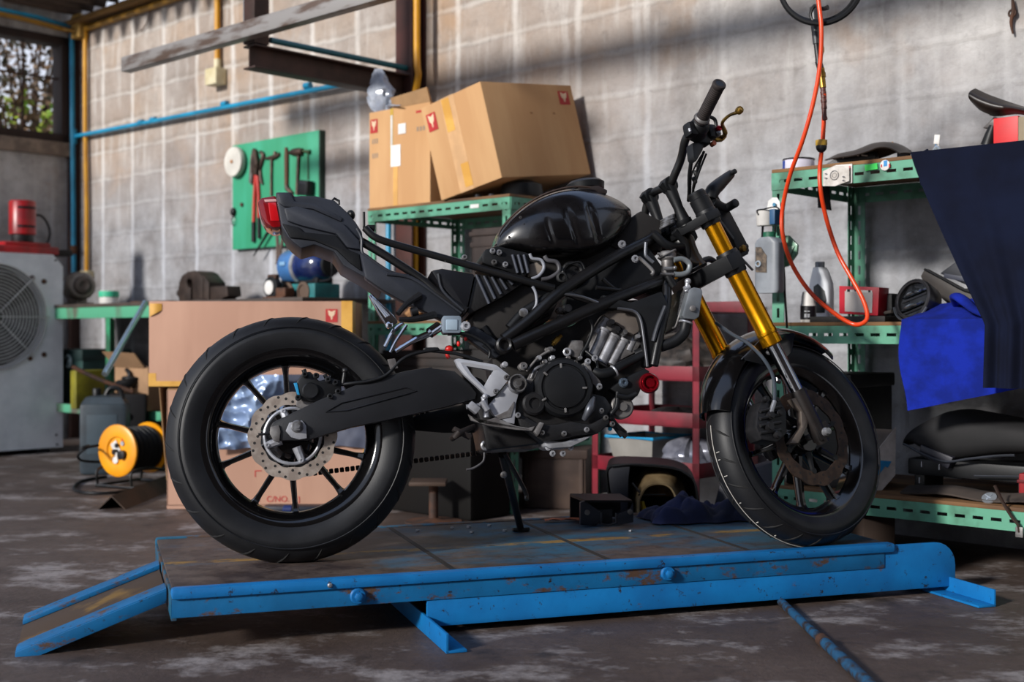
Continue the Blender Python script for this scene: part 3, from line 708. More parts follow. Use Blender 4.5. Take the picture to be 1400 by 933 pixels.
MB().lathe([(.014, 0), (.014, .01), (.009, .012), (.009, .004)], B(*cr(2, (690, 500))[0], .11), RT, 18).build('rubber_mount', RUB, bike)
MB().lathe([(.012, 0), (.012, .006), (.007, .008)], B(*cr(2, (518, 660))[0], .12), RT, 16).build('mount_bolt', STEEL, bike)
mb = MB(); p = B(*cr(2, (742, 478))[0], .06); mb.torus(p, RT, .026, .007, 24, 8); mb.cyl(p, p + Vector((0, .06, 0)), .024); mb.build('throttle_body', IRON, bike)
tubes('cable', cr(2, (720, 440), (780, 430), (800, 490), (760, 540)), .08, .003, BLKP, 6)
for q, r in (((968, 348), .0085), ((1028, 414), .008)): MB().bolt(B(*cr(2, q)[0], .11), RT, r, .007).build('frame_bolt', ALU, bike)
# ---------------------------------------------------------------- engine
case = cr(3, (752, 468), (795, 395), (850, 372), (905, 325), (965, 312), (1035, 322), (1078, 392), (1098, 452), (1160, 470), (1200, 520), (1190, 590), (1130, 642), (1050, 662), (950, 682), (870, 690), (772, 612), (748, 560))
eng = slab('crankcase', case, .118, -.13, IRON, .018)
c3 = lambda x, y, lat: B(*cr(3, (x, y))[0], lat)
mb = MB().lathe([(.078, -.03), (.078, .012), (.072, .022), (.062, .024), (.060, .020), (.056, .020), (.054, .026), (.030, .030), (.0, .030)], c3(965, 436, .125), RT, 56)
cov = mb.build('clutch_cover', mat('cover_black', '#131416', .4, hx2='#0e0f11', scale=18, bump=.06, bscale=200), eng, 30)
for a in (93, 180 + 30, 275, 0, 140):
    mb = MB()
    p = c3(965, 436, .151) + Vector((.058 * math.cos(R(a)), 0, .058 * math.sin(R(a)))); mb.box(p, (.012, .006, .005), (0, R(-a), 0), .001).build('cover_rib', ALUD, cov, 30)
slab('cover_flank', cr(3, (842, 430), (852, 385), (885, 372), (912, 392), (900, 450), (915, 470), (890, 472)), .142, .11, mat('satin_grey', '#5c5f66', .35, .6), .005, eng)
mb = MB().lathe([(.030, -.02), (.030, .018), (.025, .024), (.015, .024), (.014, .018), (.0, .018)], c3(828, 510, .125), RT, 36); mb.build('oil_filler_cap', IRON, eng, 30)
slab('cover_flange', cr(3, (745, 545), (790, 560), (860, 600), (930, 600), (1000, 585), (1090, 600), (1160, 560), (1190, 590), (1130, 642), (1040, 652), (950, 672), (872, 682), (770, 612)), .135, .10, IRON, .01, eng)
for q in ((760, 560), (870, 640), (970, 645), (1073, 626), (1140, 540), (1160, 572), (1130, 432), (905, 330), (785, 338), (1020, 322), (1190, 600)):
    MB().bolt(c3(*q, .137), RT, .0055, .009).build('case_bolt', STEEL, eng)
MB().tube([c3(1105, 480, .135), c3(1088, 530, .15), c3(1062, 580, .135)], [.006, .012, .007], 10, 4).build('case_rib', mat('satin_grey', '#5c5f66', .35, .6), eng)
MB().prism([c3(835, 635, .15), c3(862, 590, .15), c3(880, 596, .15), c3(858, 645, .15), c3(850, 655, .15)], (0, .02, 0), .002).build('lever', ALUD, eng, 30)
# silver drain guard under the case
slab('sump_guard', cr(3, (880, 672), (960, 680), (1110, 648), (1060, 678), (1000, 706), (905, 712), (885, 700)), .12, .02, ALU, .006)
for q in ((898, 708), (968, 700), (965, 735), (918, 735), (1000, 708)): MB().bolt(c3(*q, .1), RT, .006, .008).build('drain_bolt', ALU, bike)
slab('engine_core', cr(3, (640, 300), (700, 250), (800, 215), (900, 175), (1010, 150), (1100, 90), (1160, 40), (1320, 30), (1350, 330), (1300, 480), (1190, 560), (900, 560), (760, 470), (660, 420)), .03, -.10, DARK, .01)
slab('gearbox', cr(3, (560, 500), (600, 440), (760, 480), (800, 640), (860, 690), (620, 720), (600, 620)), .09, -.10, IRON, .01)
# cylinder and head, leaning forward
cyl = slab('cylinder_block', cr(3, (1072, 245), (1100, 180), (1148, 98), (1232, 78), (1318, 118), (1340, 205), (1300, 275), (1250, 300), (1185, 338), (1110, 300)), .075, -.09, ALUD, .012)
mb = MB()
for (x, y), (x2, y2), r in (((1092, 300), (1150, 180), .017), ((1140, 322), (1196, 206), .016), ((1185, 330), (1240, 226), .014), ((1262, 268), (1300, 190), .012), ((1120, 190), (1160, 130), .012)):
    mb.cyl(c3(x, y, .066), c3(x2, y2, .066), r, n=18); mb.cyl(c3(x2, y2, .066), c3(x2 + 5, y2 - 10, .066), r * 1.25, n=18)
mb.build('water_jacket', mat('cast_silver', '#94959a', .42, .4, hx2='#6b6a6c', scale=26, bump=.15, bscale=80), cyl, 35)
slab('head_cover', cr(3, (1148, 100), (1168, 88), (1238, 66), (1320, 120), (1316, 180), (1280, 200), (1215, 150)), .086, -.09, mat('head_beige', '#807770', .55, .4, hx2='#665d56', bump=.1), .008, cyl)
for q, r in (((1182, 140), .009), ((1206, 172), .010), ((1240, 186), .009), ((1300, 205), .007)):
    MB().lathe([(r, -.01), (r, .012), (r * .7, .018), (r * .7, .024)], c3(*q, .088), RT, 18).build('plug', IRON if q[0] < 1220 else STEEL, cyl)
slab('throttle_linkage', cr(3, (985, 262), (1005, 215), (1060, 218), (1062, 270), (1035, 300), (1000, 292)), .09, .03, ALUD, .006)
MB().torus(c3(985, 272, .095), RT, .0085, .0035, 20, 8).build('linkage_ring', ALU, bike)
tubes('breather_hose', cr(3, (1088, 125), (1100, 170), (1075, 240), (1052, 275), (1048, 295)), .095, .005, BLKP, 5)
tubes('breather_hose', cr(3, (1060, 260), (1110, 305), (1125, 360)), [.09, .11, .12], .0045, BLKP, 5)
tubes('coolant_pipe', cr(3, (1105, 358), (1140, 372), (1190, 362), (1240, 330), (1330, 285)), [.115, .12, .12, .115, .1], [.012, .014, .013, .011], BLKP, 5, 12)
MB().torus(c3(1200, 358, .12), B(*cr(3, (1240, 330))[0], .12) - c3(1200, 358, .12), .0145, .003, 18, 6).build('hose_clamp', ALU, bike)
wp_ = slab('water_pump', cr(3, (1060, 320), (1085, 312), (1100, 360), (1135, 400), (1150, 432), (1130, 450), (1105, 420), (1072, 385), (1055, 350)), .125, .06, ALUD, .005)
for q in ((1078, 316), (1130, 430), (1062, 356), (1110, 300)): MB().bolt(c3(*q, .127), RT, .0065, .009).build('pump_bolt', ALU, wp_)
# clutter of links, unions and bolts above the case
for k, (q, r, h) in enumerate((((783, 338), .011, .02), ((905, 262), .008, .02), ((855, 300), .007, .014), ((890, 262), .006, .012), ((880, 318), .007, .016), ((915, 300), .007, .018), ((988, 300), .006, .012), ((1042, 300), .006, .014), ((700, 330), .008, .012), ((958, 120), .012, .018), ((985, 75), .014, .014), ((1030, 95), .009, .016), ((1055, 90), .007, .014), ((950, 82), .009, .012))):
    MB().lathe([(r, -.02), (r, h * .4), (r * .75, h * .45), (r * .75, h)], c3(*q, .1 if q[1] > 200 else .04), RT, 6 if k % 2 else 18).build('union', (ALUD, STEEL, ALU)[k % 3], bike)
MB().cyl(c3(915, 240, .1), c3(958, 195, .1), .005).cyl(c3(922, 233, .1), c3(945, 208, .1), .0075, n=8).build('valve_stem', BRASS, bike)
tubes('shift_cable', cr(3, (800, 360), (850, 300), (900, 268), (930, 262)), .11, .0035, ALUD, 5)
tubes('shift_cable', cr(3, (820, 392), (840, 350), (880, 330)), .12, .004, STEEL, 4)
slab('cable_stay', cr(3, (800, 400), (815, 372), (845, 352), (862, 368), (840, 385), (818, 420)), .12, .11, ALUD, .002)
tubes('wiring_loom', cr(3, (640, 260), (610, 230), (530, 190), (440, 190)), .115, .0045, BLKP, 6)
tubes('wiring_loom', cr(3, (628, 300), (632, 268), (600, 240)), .118, .004, BLKP, 5)
tubes('wiring_loom', cr(3, (700, 240), (720, 180), (800, 140), (900, 100)), .07, .006, BLKP, 5)
tubes('wiring_loom', cr(2, (455, 730), (520, 660), (600, 610), (690, 560)), .10, .014, BLKP, 5)
MB().ball(c3(447, 258, .08), (.012, .01, .010)).tube([c3(432, 262, .08), c3(440, 290, .08), c3(446, 300, .08)], .005, 8).ball(c3(490, 234, .09), (.005, .005, .008)).ball(c3(522, 212, .085), (.005, .005, .006)).build('wire_boot', mat('red_rubber', '#c41a14', .4), bike)
# ---------------------------------------------------------------- foot rests and hanger plates
FP = mat('silver_plate', '#b2b4ba', .38, .3, hx2='#9b9da4', scale=9)
outer = cr(8, (92, 305), (112, 298), (330, 335), (408, 395), (412, 412), (330, 512), (300, 520), (268, 505), (150, 395), (110, 345))
inner = cr(8, (160, 342), (318, 368), (262, 462), (190, 390))
def ringplate(name, outer, inner, l0, l1, m, parent):
    O = Bs(outer, l0); mb = MB(); n = 60
    def resamp(P):
        P = P + [P[0]]; L = [0]
        for a, b in zip(P, P[1:]): L.append(L[-1] + (b - a).length)
        out = []
        for i in range(n):
            t = L[-1] * i / n; k = max(j for j in range(len(L)) if L[j] <= t + 1e-9); k = min(k, len(P) - 2)
            out.append(P[k].lerp(P[k + 1], (t - L[k]) / max(L[k + 1] - L[k], 1e-9)))
        return out
    A, I = resamp(O), resamp(Bs(inner, l0)); ext = Vector((0, l0 - l1, 0)); md = [a.lerp(i, .5) + Vector((0, -.003, 0)) for a, i in zip(A, I)]
    mb.loft([[p + ext for p in A], A, md, I, [p + ext for p in I]], loop=True); return mb.build(name, m, parent, 30)
hg = ringplate('heel_guard', outer, inner, .146, .128, FP, bike)
for q in ((392, 408), (330, 490)): MB().bolt(B(*cr(8, q)[0], .148), RT, .0055, .006).build('plate_bolt', STEEL, hg)
slab('hanger_web', cr(8, (300, 392), (400, 400), (412, 412), (330, 512), (262, 462)), .143, .13, FP, .002, hg)
pl = slab('pivot_plate', cr(8, (285, 575), (400, 440), (430, 405), (470, 480), (448, 560), (440, 680), (400, 672), (320, 630)), .138, .115, FP, .004)
slab('plate_web', cr(8, (330, 632), (400, 600), (436, 545), (440, 570), (418, 640), (350, 652)), .141, .136, ALUD, .002, pl)
mb = MB().lathe([(.0245, -.02), (.0245, .012), (.0215, .017), (.019, .014), (.0175, .006), (.013, .006), (.013, .014), (.009, .014), (.009, .02), (.006, .02)], B(*cr(8, (453, 447))[0], .142), RT, 36)
mb.build('pivot_bolt', STEEL, pl, 30)
mb = MB(); P8 = lambda x, y, l: B(*cr(8, (x, y))[0], l)
mb.cyl(P8(250, 545, .15), P8(282, 600, .15), .009); mb.box(P8(200, 585, .15), (.03, .026, .02), (0, R(40), 0), .003); mb.cyl(P8(160, 580, .15), P8(240, 570, .15), .006); mb.ball(P8(268, 520, .15), .008, 10)
mb.cyl(P8(262, 520, .14), P8(275, 640, .14), .008)
mb.build('brake_pedal_joint', ALU, bike, 35)
slab('pedal_plate', cr(8, (170, 620), (240, 665), (330, 640), (450, 690), (520, 700), (560, 690), (540, 720), (440, 712), (290, 690), (190, 660)), .14, .125, ALUD, .003)
peg = MB(); peg.tube([c3(462, 665, .16), c3(490, 645, .2), c3(560, 610, .14)], [.008, .009, .006], 10, 3); peg.box(c3(505, 642, .18), (.05, .03, .012), (0, R(28), 0), .003); peg.build('foot_peg', mat('peg_dark', '#241c19', .6, .3), bike)
# pillion hanger on the tail: chrome peg, black links, square plate
rp = MB()
P1 = lambda x, y, l: B(*cr(1, (x, y))[0], l)
rp.prism([P1(945, 578, .13), P1(962, 572, .13), P1(1060, 668, .13), P1(1082, 700, .13), P1(1050, 722, .13), P1(1024, 712, .13), P1(985, 650, .13)], (0, .018, 0), .004)
for k in range(3): rp.tube([P1(960 + 10 * k, 590 + 6 * k, .134), P1(1025 + 8 * k, 680 - 4 * k, .134)], .0022, 6)
rp.lathe([(.009, 0), (.009, .01), (.005, .012)], P1(1040, 718, .132), RT, 16)
rp.build('pillion_peg', CHROME, bike, 35)
mb = MB(); mb.tube([P1(1080, 665, .125), P1(1120, 620, .11), P1(1180, 580, .09)], [.007, .0075, .010], 8, 3); mb.tube([P1(1085, 690, .125), P1(1150, 690, .12), P1(1250, 668, .10)], [.006, .008, .010], 8, 3); mb.cyl(P1(1140, 660, .1), P1(1170, 652, .1), .013)
mb.build('peg_link', IRON, bike, 40)
mb = MB(); mb.tube([P1(1020, 815, .12), P1(1062, 740, .12), P1(1105, 705, .12)], .0055, 8, 3); mb.tube([P1(1045, 840, .12), P1(1070, 790, .12), P1(1120, 715, .12)], .004, 8, 3)
mb.tube([P1(1070, 835, .13), P1(1160, 780, .13), P1(1225, 750, .12)], [.006, .007, .006], 8, 3); mb.tube([P1(1090, 815, .13), P1(1160, 790, .13), P1(1230, 760, .12)], .004, 8, 3); mb.cyl(P1(1225, 752, .12), P1(1268, 722, .11), .014)
mb.build('hanger_bar', CHROME, bike, 40)
sq = slab('stay_block', cr(1, (1283, 680), (1290, 672), (1362, 672), (1370, 682), (1370, 745), (1360, 752), (1290, 752), (1282, 742)), .125, .09, mat('pale_block', '#8795a2', .4, .3, hx2='#76828d'), .003)
slab('stay_cap', cr(1, (1300, 690), (1352, 690), (1352, 738), (1300, 738)), .128, .122, mat('pale_cap', '#a9bccb', .25, .2), .002, sq)
mb = MB().bolt(P1(1388, 722, .125), RT, .010, .014); mb.build('stay_bolt', ALU, bike)
slab('subframe_stay', cr(3, (500, 190), (560, 150), (640, 200), (720, 262), (660, 300), (560, 230)), .09, .05, GRYP, .006)
MB().cyl(c3(600, 160, .06), c3(660, 250, .06), .012).build('shock_reservoir', BLKP, bike)
# ---------------------------------------------------------------- centre stand bracket under the engine, prop stand
sb = slab('stand_bracket', cr(3, (600, 610), (740, 620), (745, 650), (870, 670), (900, 690), (830, 715), (640, 720), (605, 690)), .06, -.06, ALUD, .006)
MB().lathe([(.016, -.01), (.016, .006), (.013, .010), (.009, .008), (.009, .014)], c3(735, 664, .065), RT, 24).build('bracket_bolt', STEEL, sb)
MB().torus(c3(613, 698, .065), RT, .009, .005, 20, 8).build('eyelet', STEEL, sb)
MB().prism([c3(645, 640, .064), c3(700, 625, .064), c3(715, 640, .064), c3(680, 660, .064), c3(655, 695, .064), c3(640, 690, .064)], (0, .01, 0), .002).build('bracket_web', ALU, sb)
for q in ((795, 682), (838, 690)): MB().bolt(c3(*q, .062), RT, .007, .008).build('bracket_bolt', STEEL, sb)
foot = BI @ (on_z(712, 724, DK + .006) - BO)
mb = MB().tube([c3(690, 740, -.05), foot], [.012, .0105], 12); mb.box(foot, (.05, .028, .01), None, .003); mb.build('side_stand', BLKM, bike)
MB().lathe([(.009, 0), (.009, .006), (.005, .01)], c3(695, 832, -.045), RT, 16).build('stand_stop', STEEL, bike)
MB().tube([c3(700, 735, -.03), c3(790, 900, -.11), c3(800, 945, -.11)], .006, 8, 3).build('stand_spring', BLKM, bike)
tubes('drain_hose', cr(3, (608, 730), (602, 770), (560, 800), (525, 808)), .02, .003, HOSE, 6)
# ---------------------------------------------------------------- right-front engine bits
red = MB().lathe([(.024, -.012), (.027, -.006), (.027, .006), (.022, .016), (.019, .016), (.0175, .004), (.012, .004), (.012, .012), (.007, .012)], c3(1358, 414, .12), RT, 36).torus(c3(1358, 414, .132), RT, .0225, .002, 36, 6)
red.build('crash_bobbin', mat('red_anodised', '#b01024', .25, .7, hx2='#85101c'), bike, 35)
slab('engine_hanger', cr(3, (1180, 440), (1240, 392), (1340, 345), (1365, 360), (1335, 410), (1310, 470), (1230, 470)), .11, .07, BLKP, .006)
MB().bolt(c3(1240, 412, .112), RT, .010, .010).build('hanger_bolt', mat('blue_grey_bolt', '#7f8fa0', .35, .8), bike)
mb = MB().lathe([(.031, -.02), (.031, .008), (.027, .012), (.012, .012), (.011, .020), (.0, .020)], c3(1232, 524, .10), RT, 36); mb.build('water_pump_cap', mat('cap_alu', '#7d7a78', .45, .6), bike, 30)
tubes('oil_hose', cr(3, (1215, 455), (1210, 520), (1185, 560), (1205, 600), (1250, 640)), [.115, .12, .118, .11, .1], [.006, .007, .006], BLKP, 6)
tubes('oil_hose', cr(3, (1210, 470), (1260, 478), (1300, 462)), .12, .007, BLKP, 5)
MB().tube([c3(1150, 600, .1), c3(1200, 610, .1), c3(1235, 655, .1)], .007, 8).tube([c3(1205, 610, .1), c3(1255, 658, .1)], .008, 8).build('exhaust_stub', BLKP, bike)
MB().ball(c3(1180, 622, .1), .006).build('blue_plug', mat('blue_plug', '#1d9fd0', .4), bike)
# ---------------------------------------------------------------- steering head, radiator top, hoses
c5 = lambda x, y, lat: B(*cr(5, (x, y))[0], lat)
mb = MB()
for k in range(4): mb.torus(c5(565 - 2 * k, 165 + 14 * k, .03), SK, .021 + .001 * (k % 2), .0042, 26, 8)
mb.build('bearing_ring', STEEL, bike)
mb = MB().lathe([(.020, 0), (.024, .006), (.024, .02), (.017, .026), (.017, .06), (.013, .066), (.012, .1)], c5(563, 360, .065), c5(563, 500, .065) - c5(563, 360, .065), 24)
mb.torus(c5(560, 372, .07), SK, .0255, .003, 24, 8); mb.cyl(c5(505, 370, .09), c5(520, 372, .09), .004)
mb.build('thermostat_neck', ALUD, bike)
tubes('coolant_hose', cr(5, (600, 405), (650, 400), (690, 430), (680, 475), (640, 490), (600, 488)), .085, .0075, mat('silver_hose', '#7b8184', .4, .3), 6)
MB().cyl(c5(540, 455, .09), c5(612, 455, .09), .005).cyl(c5(520, 488, .09), c5(600, 488, .09), .004).ball(c5(606, 452, .092), .006).build('hose_clamp', STEEL, bike)
tubes('radiator_hose', cr(5, (560, 485), (575, 520), (600, 560)), .08, .012, BLKP, 5)
rad = slab('radiator_tank', cr(5, (690, 575), (715, 562), (755, 568), (768, 590), (748, 735), (722, 752), (660, 745), (645, 728)), .12, .08, mat('radiator_alu', '#8f9499', .45, .55, hx2='#6f7479', bump=.08), .008)
MB().lathe([(.0085, 0), (.0085, .006), (.005, .008)], c5(706, 688, .122), RT, 18).build('radiator_plug', ALUD, rad)
slab('radiator_core', cr(5, (600, 800), (662, 560), (690, 570), (640, 760), (612, 810)), .08, -.12, mat('core_fins', '#5a5a5c', .5, .5, hx2='#3a3a3c', scale=90, stretch=(1, 1, 4)), .003)
MB().cyl(c5(672, 590, .11), c5(680, 525, .11), .006).ball(c5(681, 530, .11), .009).cyl(c5(660, 575, .11), c5(690, 560, .11), .007).build('radiator_cap_valve', ALU, bike)
tubes('radiator_hose', cr(5, (672, 765), (655, 830), (600, 880), (500, 915), (380, 960)), [.10, .10, .098, .09, .07], .0155, BLKP, 6, 14)
MB().torus(c5(668, 770, .10), c5(655, 830, .1) - c5(672, 765, .1), .017, .003, 20, 6).build('hose_clamp', ALU, bike)
tubes('horn_wire', cr(5, (590, 800), (610, 790), (640, 700), (660, 660)), .09, .003, ALUD, 5)
tubes('cable', cr(5, (395, 390), (430, 420), (478, 470), (470, 492)), .118, .005, ALUD, 4)
tubes('cable', cr(5, (437, 305), (435, 370), (445, 390), (480, 420)), .10, .005, mat('grey_lever', '#6d7077', .4, .5), 4)
tubes('wiring_loom', cr(5, (480, 250), (560, 320), (640, 330), (700, 300)), [.06, .06, .03, .0], .012, BLKP, 5)
tubes('wiring_loom', cr(5, (600, 240), (660, 300), (680, 380), (700, 460)), [.04, .03, .02, .0], .011, BLKP, 5)
tubes('wiring_loom', cr(5, (620, 380), (720, 430), (800, 400), (850, 430)), [.05, .03, .0, -.02], .009, BLKP, 5)
# ---------------------------------------------------------------- fork (steered)
c9 = lambda x, y, l: S(*cr(9, (x, y))[0], l)
c4 = lambda x, y, l: S(*cr(4, (x, y))[0], l)
for l in (-.099, .099):
    fk = MB(ST).lathe([(.0235, .80), (.0235, .985), (.0235, 1.0)], (.035, l, 0), (0, 0, 1), 32).lathe([(.0265, .815), (.0275, .79), (.0275, .615), (.029, .612), (.029, .602), (.0275, .600), (.0285, .585), (.0285, .572), (.022, .568)], (.035, l, 0), (0, 0, 1), 32).build('fork_leg', GOLD, bike, 35)
    MB(ST).lathe([(.0192, .40), (.0192, .58)], (.035, l, 0), (0, 0, 1), 28).build('stanchion', CHROME, fk, 35)
    MB(ST).lathe([(.028, .985), (.0285, 1.02), (.0255, 1.022), (.0255, 1.036), (.022, 1.042), (.014, 1.042), (.013, 1.036), (0, 1.036)], (.035, l, 0), (0, 0, 1), 32).build('fork_cap', BLKP, fk, 30)
    lowm = mat('fork_foot', '#151212', .5, .3, hx2='#221c1a', scale=25)
    mb = MB(ST).lathe([(.0215, .43), (.023, .42), (.0215, .36), (.021, .30), (.017, .27)], (.037, l, 0), (0, 0, 1), 24).box((.045, l, .30), (.05, .036, .045), None, .006)
    sl = 1 if l > 0 else -1
    mb.build('fork_foot', lowm, fk, 35)
    MB(ST).lathe([(.012, 0), (.012, .01), (.009, .012), (.009, .02), (.005, .02)], (.041, l + sl * .016, .296), (0, sl, 0), 18).build('axle_cap', STEEL, fk)
MB(ST).cyl((.041, -.1, .296), (.041, .1, .296), .009).build('axle', STEEL, bike)
# pale caliper carrier
cs = lambda x, y, l: S(*cr(10, (x, y))[0], l)
MB(ST).prism([cs(x, y, -.105) for x, y in ((392, 275), (445, 262), (475, 340), (462, 400), (425, 470), (385, 470), (440, 400), (435, 330))], SQI @ Vector((0, 0, 0)) + Vector((0, .02, 0)), .003).build('caliper_carrier', mat('carrier', '#6a6058', .5, .4, hx2='#4e4640'), bike, 35)
mb = MB(ST)
mb.prism([cs(x, y, -.115) for x, y in ((262, 285), (340, 270), (372, 330), (372, 430), (330, 465), (262, 455), (240, 400), (245, 330))], (0, .05, 0), .006)
for (x, y, r) in ((295, 350, .012), (290, 400, .014), (325, 435, .011), (275, 278, .008), (318, 282, .008), (330, 340, .008)): mb.lathe([(r, -.004), (r, .008), (r * .7, .010), (r * .7, .014)], cs(x, y, -.115), (0, -1, 0), 16)
for k in range(4): mb.tube([cs(255, 330 + 32 * k, -.118), cs(345, 310 + 34 * k, -.118)], .005, 8)
mb.build('brake_caliper', mat('caliper_front', '#19191b', .45, .35, hx2='#232224', scale=30), bike, 35)
MB(ST).tube([cs(x, y, l) for x, y, l in ((60, -60, -.02), (130, -10, -.06), (200, 30, -.09), (270, 100, -.125), (312, 180, -.13), (318, 280, -.125), (300, 340, -.118))], .005, 8, 6).build('brake_line', mat('brake_line', '#3a4149', .35), bike)
MB(ST).cyl(cs(318, 285, -.126), cs(300, 345, -.12), .0065).cyl(cs(322, 190, -.13), cs(338, 200, -.11), .006).build('line_union', STEEL, bike)
# triple clamps
def clamp(t0, t1, f0, name, r):
    mb = MB(ST)
    P = []
    for (f, l) in ((-.03, -.035), (-.012, -.075), (.0, -.128), (.05, -.133), (.068, -.1), (.05, -.06), (.035, 0), (.05, .06), (.068, .1), (.05, .133), (.0, .128), (-.012, .075), (-.03, .035)): P.append((f, l, t0))
    mb.prism(P, (0, 0, t1 - t0), .004)
    for l in (-.099, .099): mb.lathe([(r, t0 - .012), (r + .002, t0 - .006), (r + .002, t1 + .006), (r, t1 + .01)], (.035, l, 0), (0, 0, 1), 32)
    return mb.build(name, BLKP, bike, 35)
tc_ = clamp(.95, .975, 0, 'triple_clamp', .0275); lc = clamp(.80, .845, 0, 'triple_clamp', .0295)
MB(ST).lathe([(.017, .97), (.017, .985), (.012, .988), (.012, .992), (0, .992)], (0, 0, 0), (0, 0, 1), 6).build('stem_nut', STEEL, tc_)
# handlebar risers and bar (right half comes towards the camera, left half lies behind the tank)
pr_ = c9(385, 175, -.048); pl_ = c9(250, 255, .048)
mb = MB(ST)
for p, l in ((pr_, -.048), (pl_, .048)):
    bx = Vector((-.005, l, .97)); mb.tube([bx, bx.lerp(p, .45), p], [.021, .014, .02], 14); mb.lathe([(.016, -.002), (.0225, .008), (.0225, .018), (.016, .02)], bx, (0, 0, 1), 16)
    mb.cyl(p - Vector((0, .014, 0)), p + Vector((0, .014, 0)), .0225, n=20)
    mb.cyl(p + Vector((-.028, 0, .012)), p + Vector((-.012, 0, -.012)), .008)
mb.build('bar_riser', BLKP, bike, 40)
ge = c4(766, 112, -.365); gs = c4(648, 345, -.245)
barp = [pl_ + (pl_ - pr_) * .25, pl_, pr_, c4(480, 690, -.085), c4(520, 590, -.12), c4(548, 470, -.165), c4(600, 400, -.2), gs, ge]
# the far half mirrors the near one
far = [Vector((pl_.x - .10, .37, pl_.z - .12)), Vector((pl_.x - .08, .25, pl_.z - .13)), Vector((pl_.x - .03, .12, pl_.z - .075))]
MB(ST).tube(far + [pl_, pr_] + barp[3:], .0115, 12, 6).build('handlebar', BLKM, bike)
def grip(a, b):
    d = (b - a); mb = MB(ST)
    prof = [(.022, 0), (.0225, .004), (.018, .006)]
    n = 18
    for k in range(n):
        h = .008 + (d.length - .022) * k / n; prof += [(.0168, h), (.0172, h + .002), (.0172, h + .004), (.0165, h + .005)]
    prof += [(.0175, d.length - .012), (.0185, d.length - .004), (.017, d.length), (.012, d.length + .001), (.011, d.length - .001), (0, d.length - .001)]
    return mb.lathe(prof, a, d, 24).build('grip', mat('grip_rubber', '#2a2220', .7, hx2='#221b19', scale=40, bump=.1), bike, 35)
grip(gs, ge); grip(far[1], far[0])
# switch housing
sh = MB(ST); hh = c4(630, 400, -.215); dd = (ge - gs).normalized()
sh.lathe([(.016, -.035), (.024, -.03), (.027, -.015), (.027, .01), (.024, .022), (.019, .026)], hh, dd, 24)
sh.box(c4(580, 410, -.215), (.03, .035, .04), (0, R(20), 0), .01); sh.box(c4(650, 460, -.19), (.036, .04, .05), (0, R(25), 0), .012); sh.box(c4(700, 430, -.2), (.03, .04, .04), (0, R(20), 0), .01)
sh.tube([c4(700, 325, -.21), c4(735, 345, -.21), c4(742, 400, -.205), c4(720, 440, -.2)], .005, 8, 5)
hs = sh.build('switch_housing', BLKP, bike, 40)
MB(ST).lathe([(.0195, -.004), (.0215, 0), (.0215, .008), (.0185, .012)], gs, dd, 28).build('grip_collar', ALUD, hs)
MB(ST).tube([c4(578, 420, -.235), c4(572, 400, -.235)], .004, 8).build('switch_button', ALU, hs)
MB(ST).prism([c4(x, y, -.2) for x, y in ((590, 490), (680, 470), (660, 540), (620, 610), (600, 580))], (0, .03, 0), .006).build('cable_boot', BLKP, hs, 40)
# folding lever
lv = MB(ST)
lv.tube([c4(780, 460, -.2), c4(800, 430, -.21), c4(782, 380, -.23), c4(790, 350, -.25), c4(830, 315, -.275), c4(885, 295, -.31)], [.007, .010, .0075, .006, .005, .006], 10, 5, flat=.7)
lv.prism([c4(x, y, -.2) for x, y in ((735, 462), (770, 440), (800, 440), (815, 420), (812, 455), (795, 475), (750, 478))], (0, .014, 0), .003)
lv.lathe([(.009, -.004), (.0105, 0), (.0105, .008), (.008, .012), (.006, .01)], c4(885, 290, -.315), (.2, -1, .2), 16)
lv.build('brake_lever', BRASS, bike, 40)
MB(ST).lathe([(.008, 0), (.008, .012), (.005, .014)], c4(750, 412, -.215), (0, -1, .2), 16).build('lever_adjuster', mat('red_anodised', '#b01024', .25, .7), hs)
MB(ST).lathe([(.008, 0), (.008, .008), (.004, .012)], c4(750, 438, -.215), (0, -1, .2), 14).build('lever_bolt', STEEL, hs)
MB(ST).lathe([(.007, 0), (.007, .014)], c4(712, 505, -.2), (0, -1, 0), 12).build('lever_bolt', mat('copper', '#8c4a34', .4, .7), hs)
for a, b_, r in (((585, 600), (572, 800), .0055), ((665, 545), (600, 760), .004), ((650, 570), (585, 700), .0025), ((680, 560), (590, 820), .003)):
    MB(ST).tube([c4(*a, -.18), c4((a[0] + b_[0]) / 2 - 6, (a[1] + b_[1]) / 2, -.14), c4(*b_, -.09), ST and c4(b_[0] - 5, b_[1] + 60, -.05)], r, 8, 5).build('control_cable', BLKP, bike)
for q in ((630, 640), (615, 690), (605, 730)): MB(ST).ball(c4(*q, -.13), (.007, .007, .011), 10).build('cable_boot', RUB, bike)
# headlamp bracket in front of the fork
hb = MB(ST)
hb.tube([c4(705, 850, -.045), c4(720, 800, -.05), c4(765, 755, -.05), c4(838, 690, -.05)], [.020, .021, .019, .0125], 12, 5)
hb.tube([c4(720, 870, -.05), c4(790, 905, -.05), c4(830, 900, -.05)], [.016, .013, .012], 12, 4)
hb.prism([c4(x, y, -.045) for x, y in ((690, 800), (740, 790), (780, 870), (770, 930), (700, 933))], (0, .03, 0), .006)
hb.lathe([(.0075, 0), (.0075, .02), (.004, .022)], c4(836, 690, -.055), (0, -1, 0), 14); hb.lathe([(.0125, 0), (.0125, .03), (.008, .032)], c4(825, 900, -.06), (0, -1, 0), 18)
hb.prism([c9(x, y, -.05) for x, y in ((745, 330), (815, 345), (945, 590), (960, 640), (940, 660), (880, 650), (845, 560), (720, 350))], (0, .02, 0), .004)
hb.prism([c9(x, y, -.055) for x, y in ((870, 640), (945, 585), (955, 600), (952, 660), (930, 668), (880, 690))], (0, .05, 0), .004)
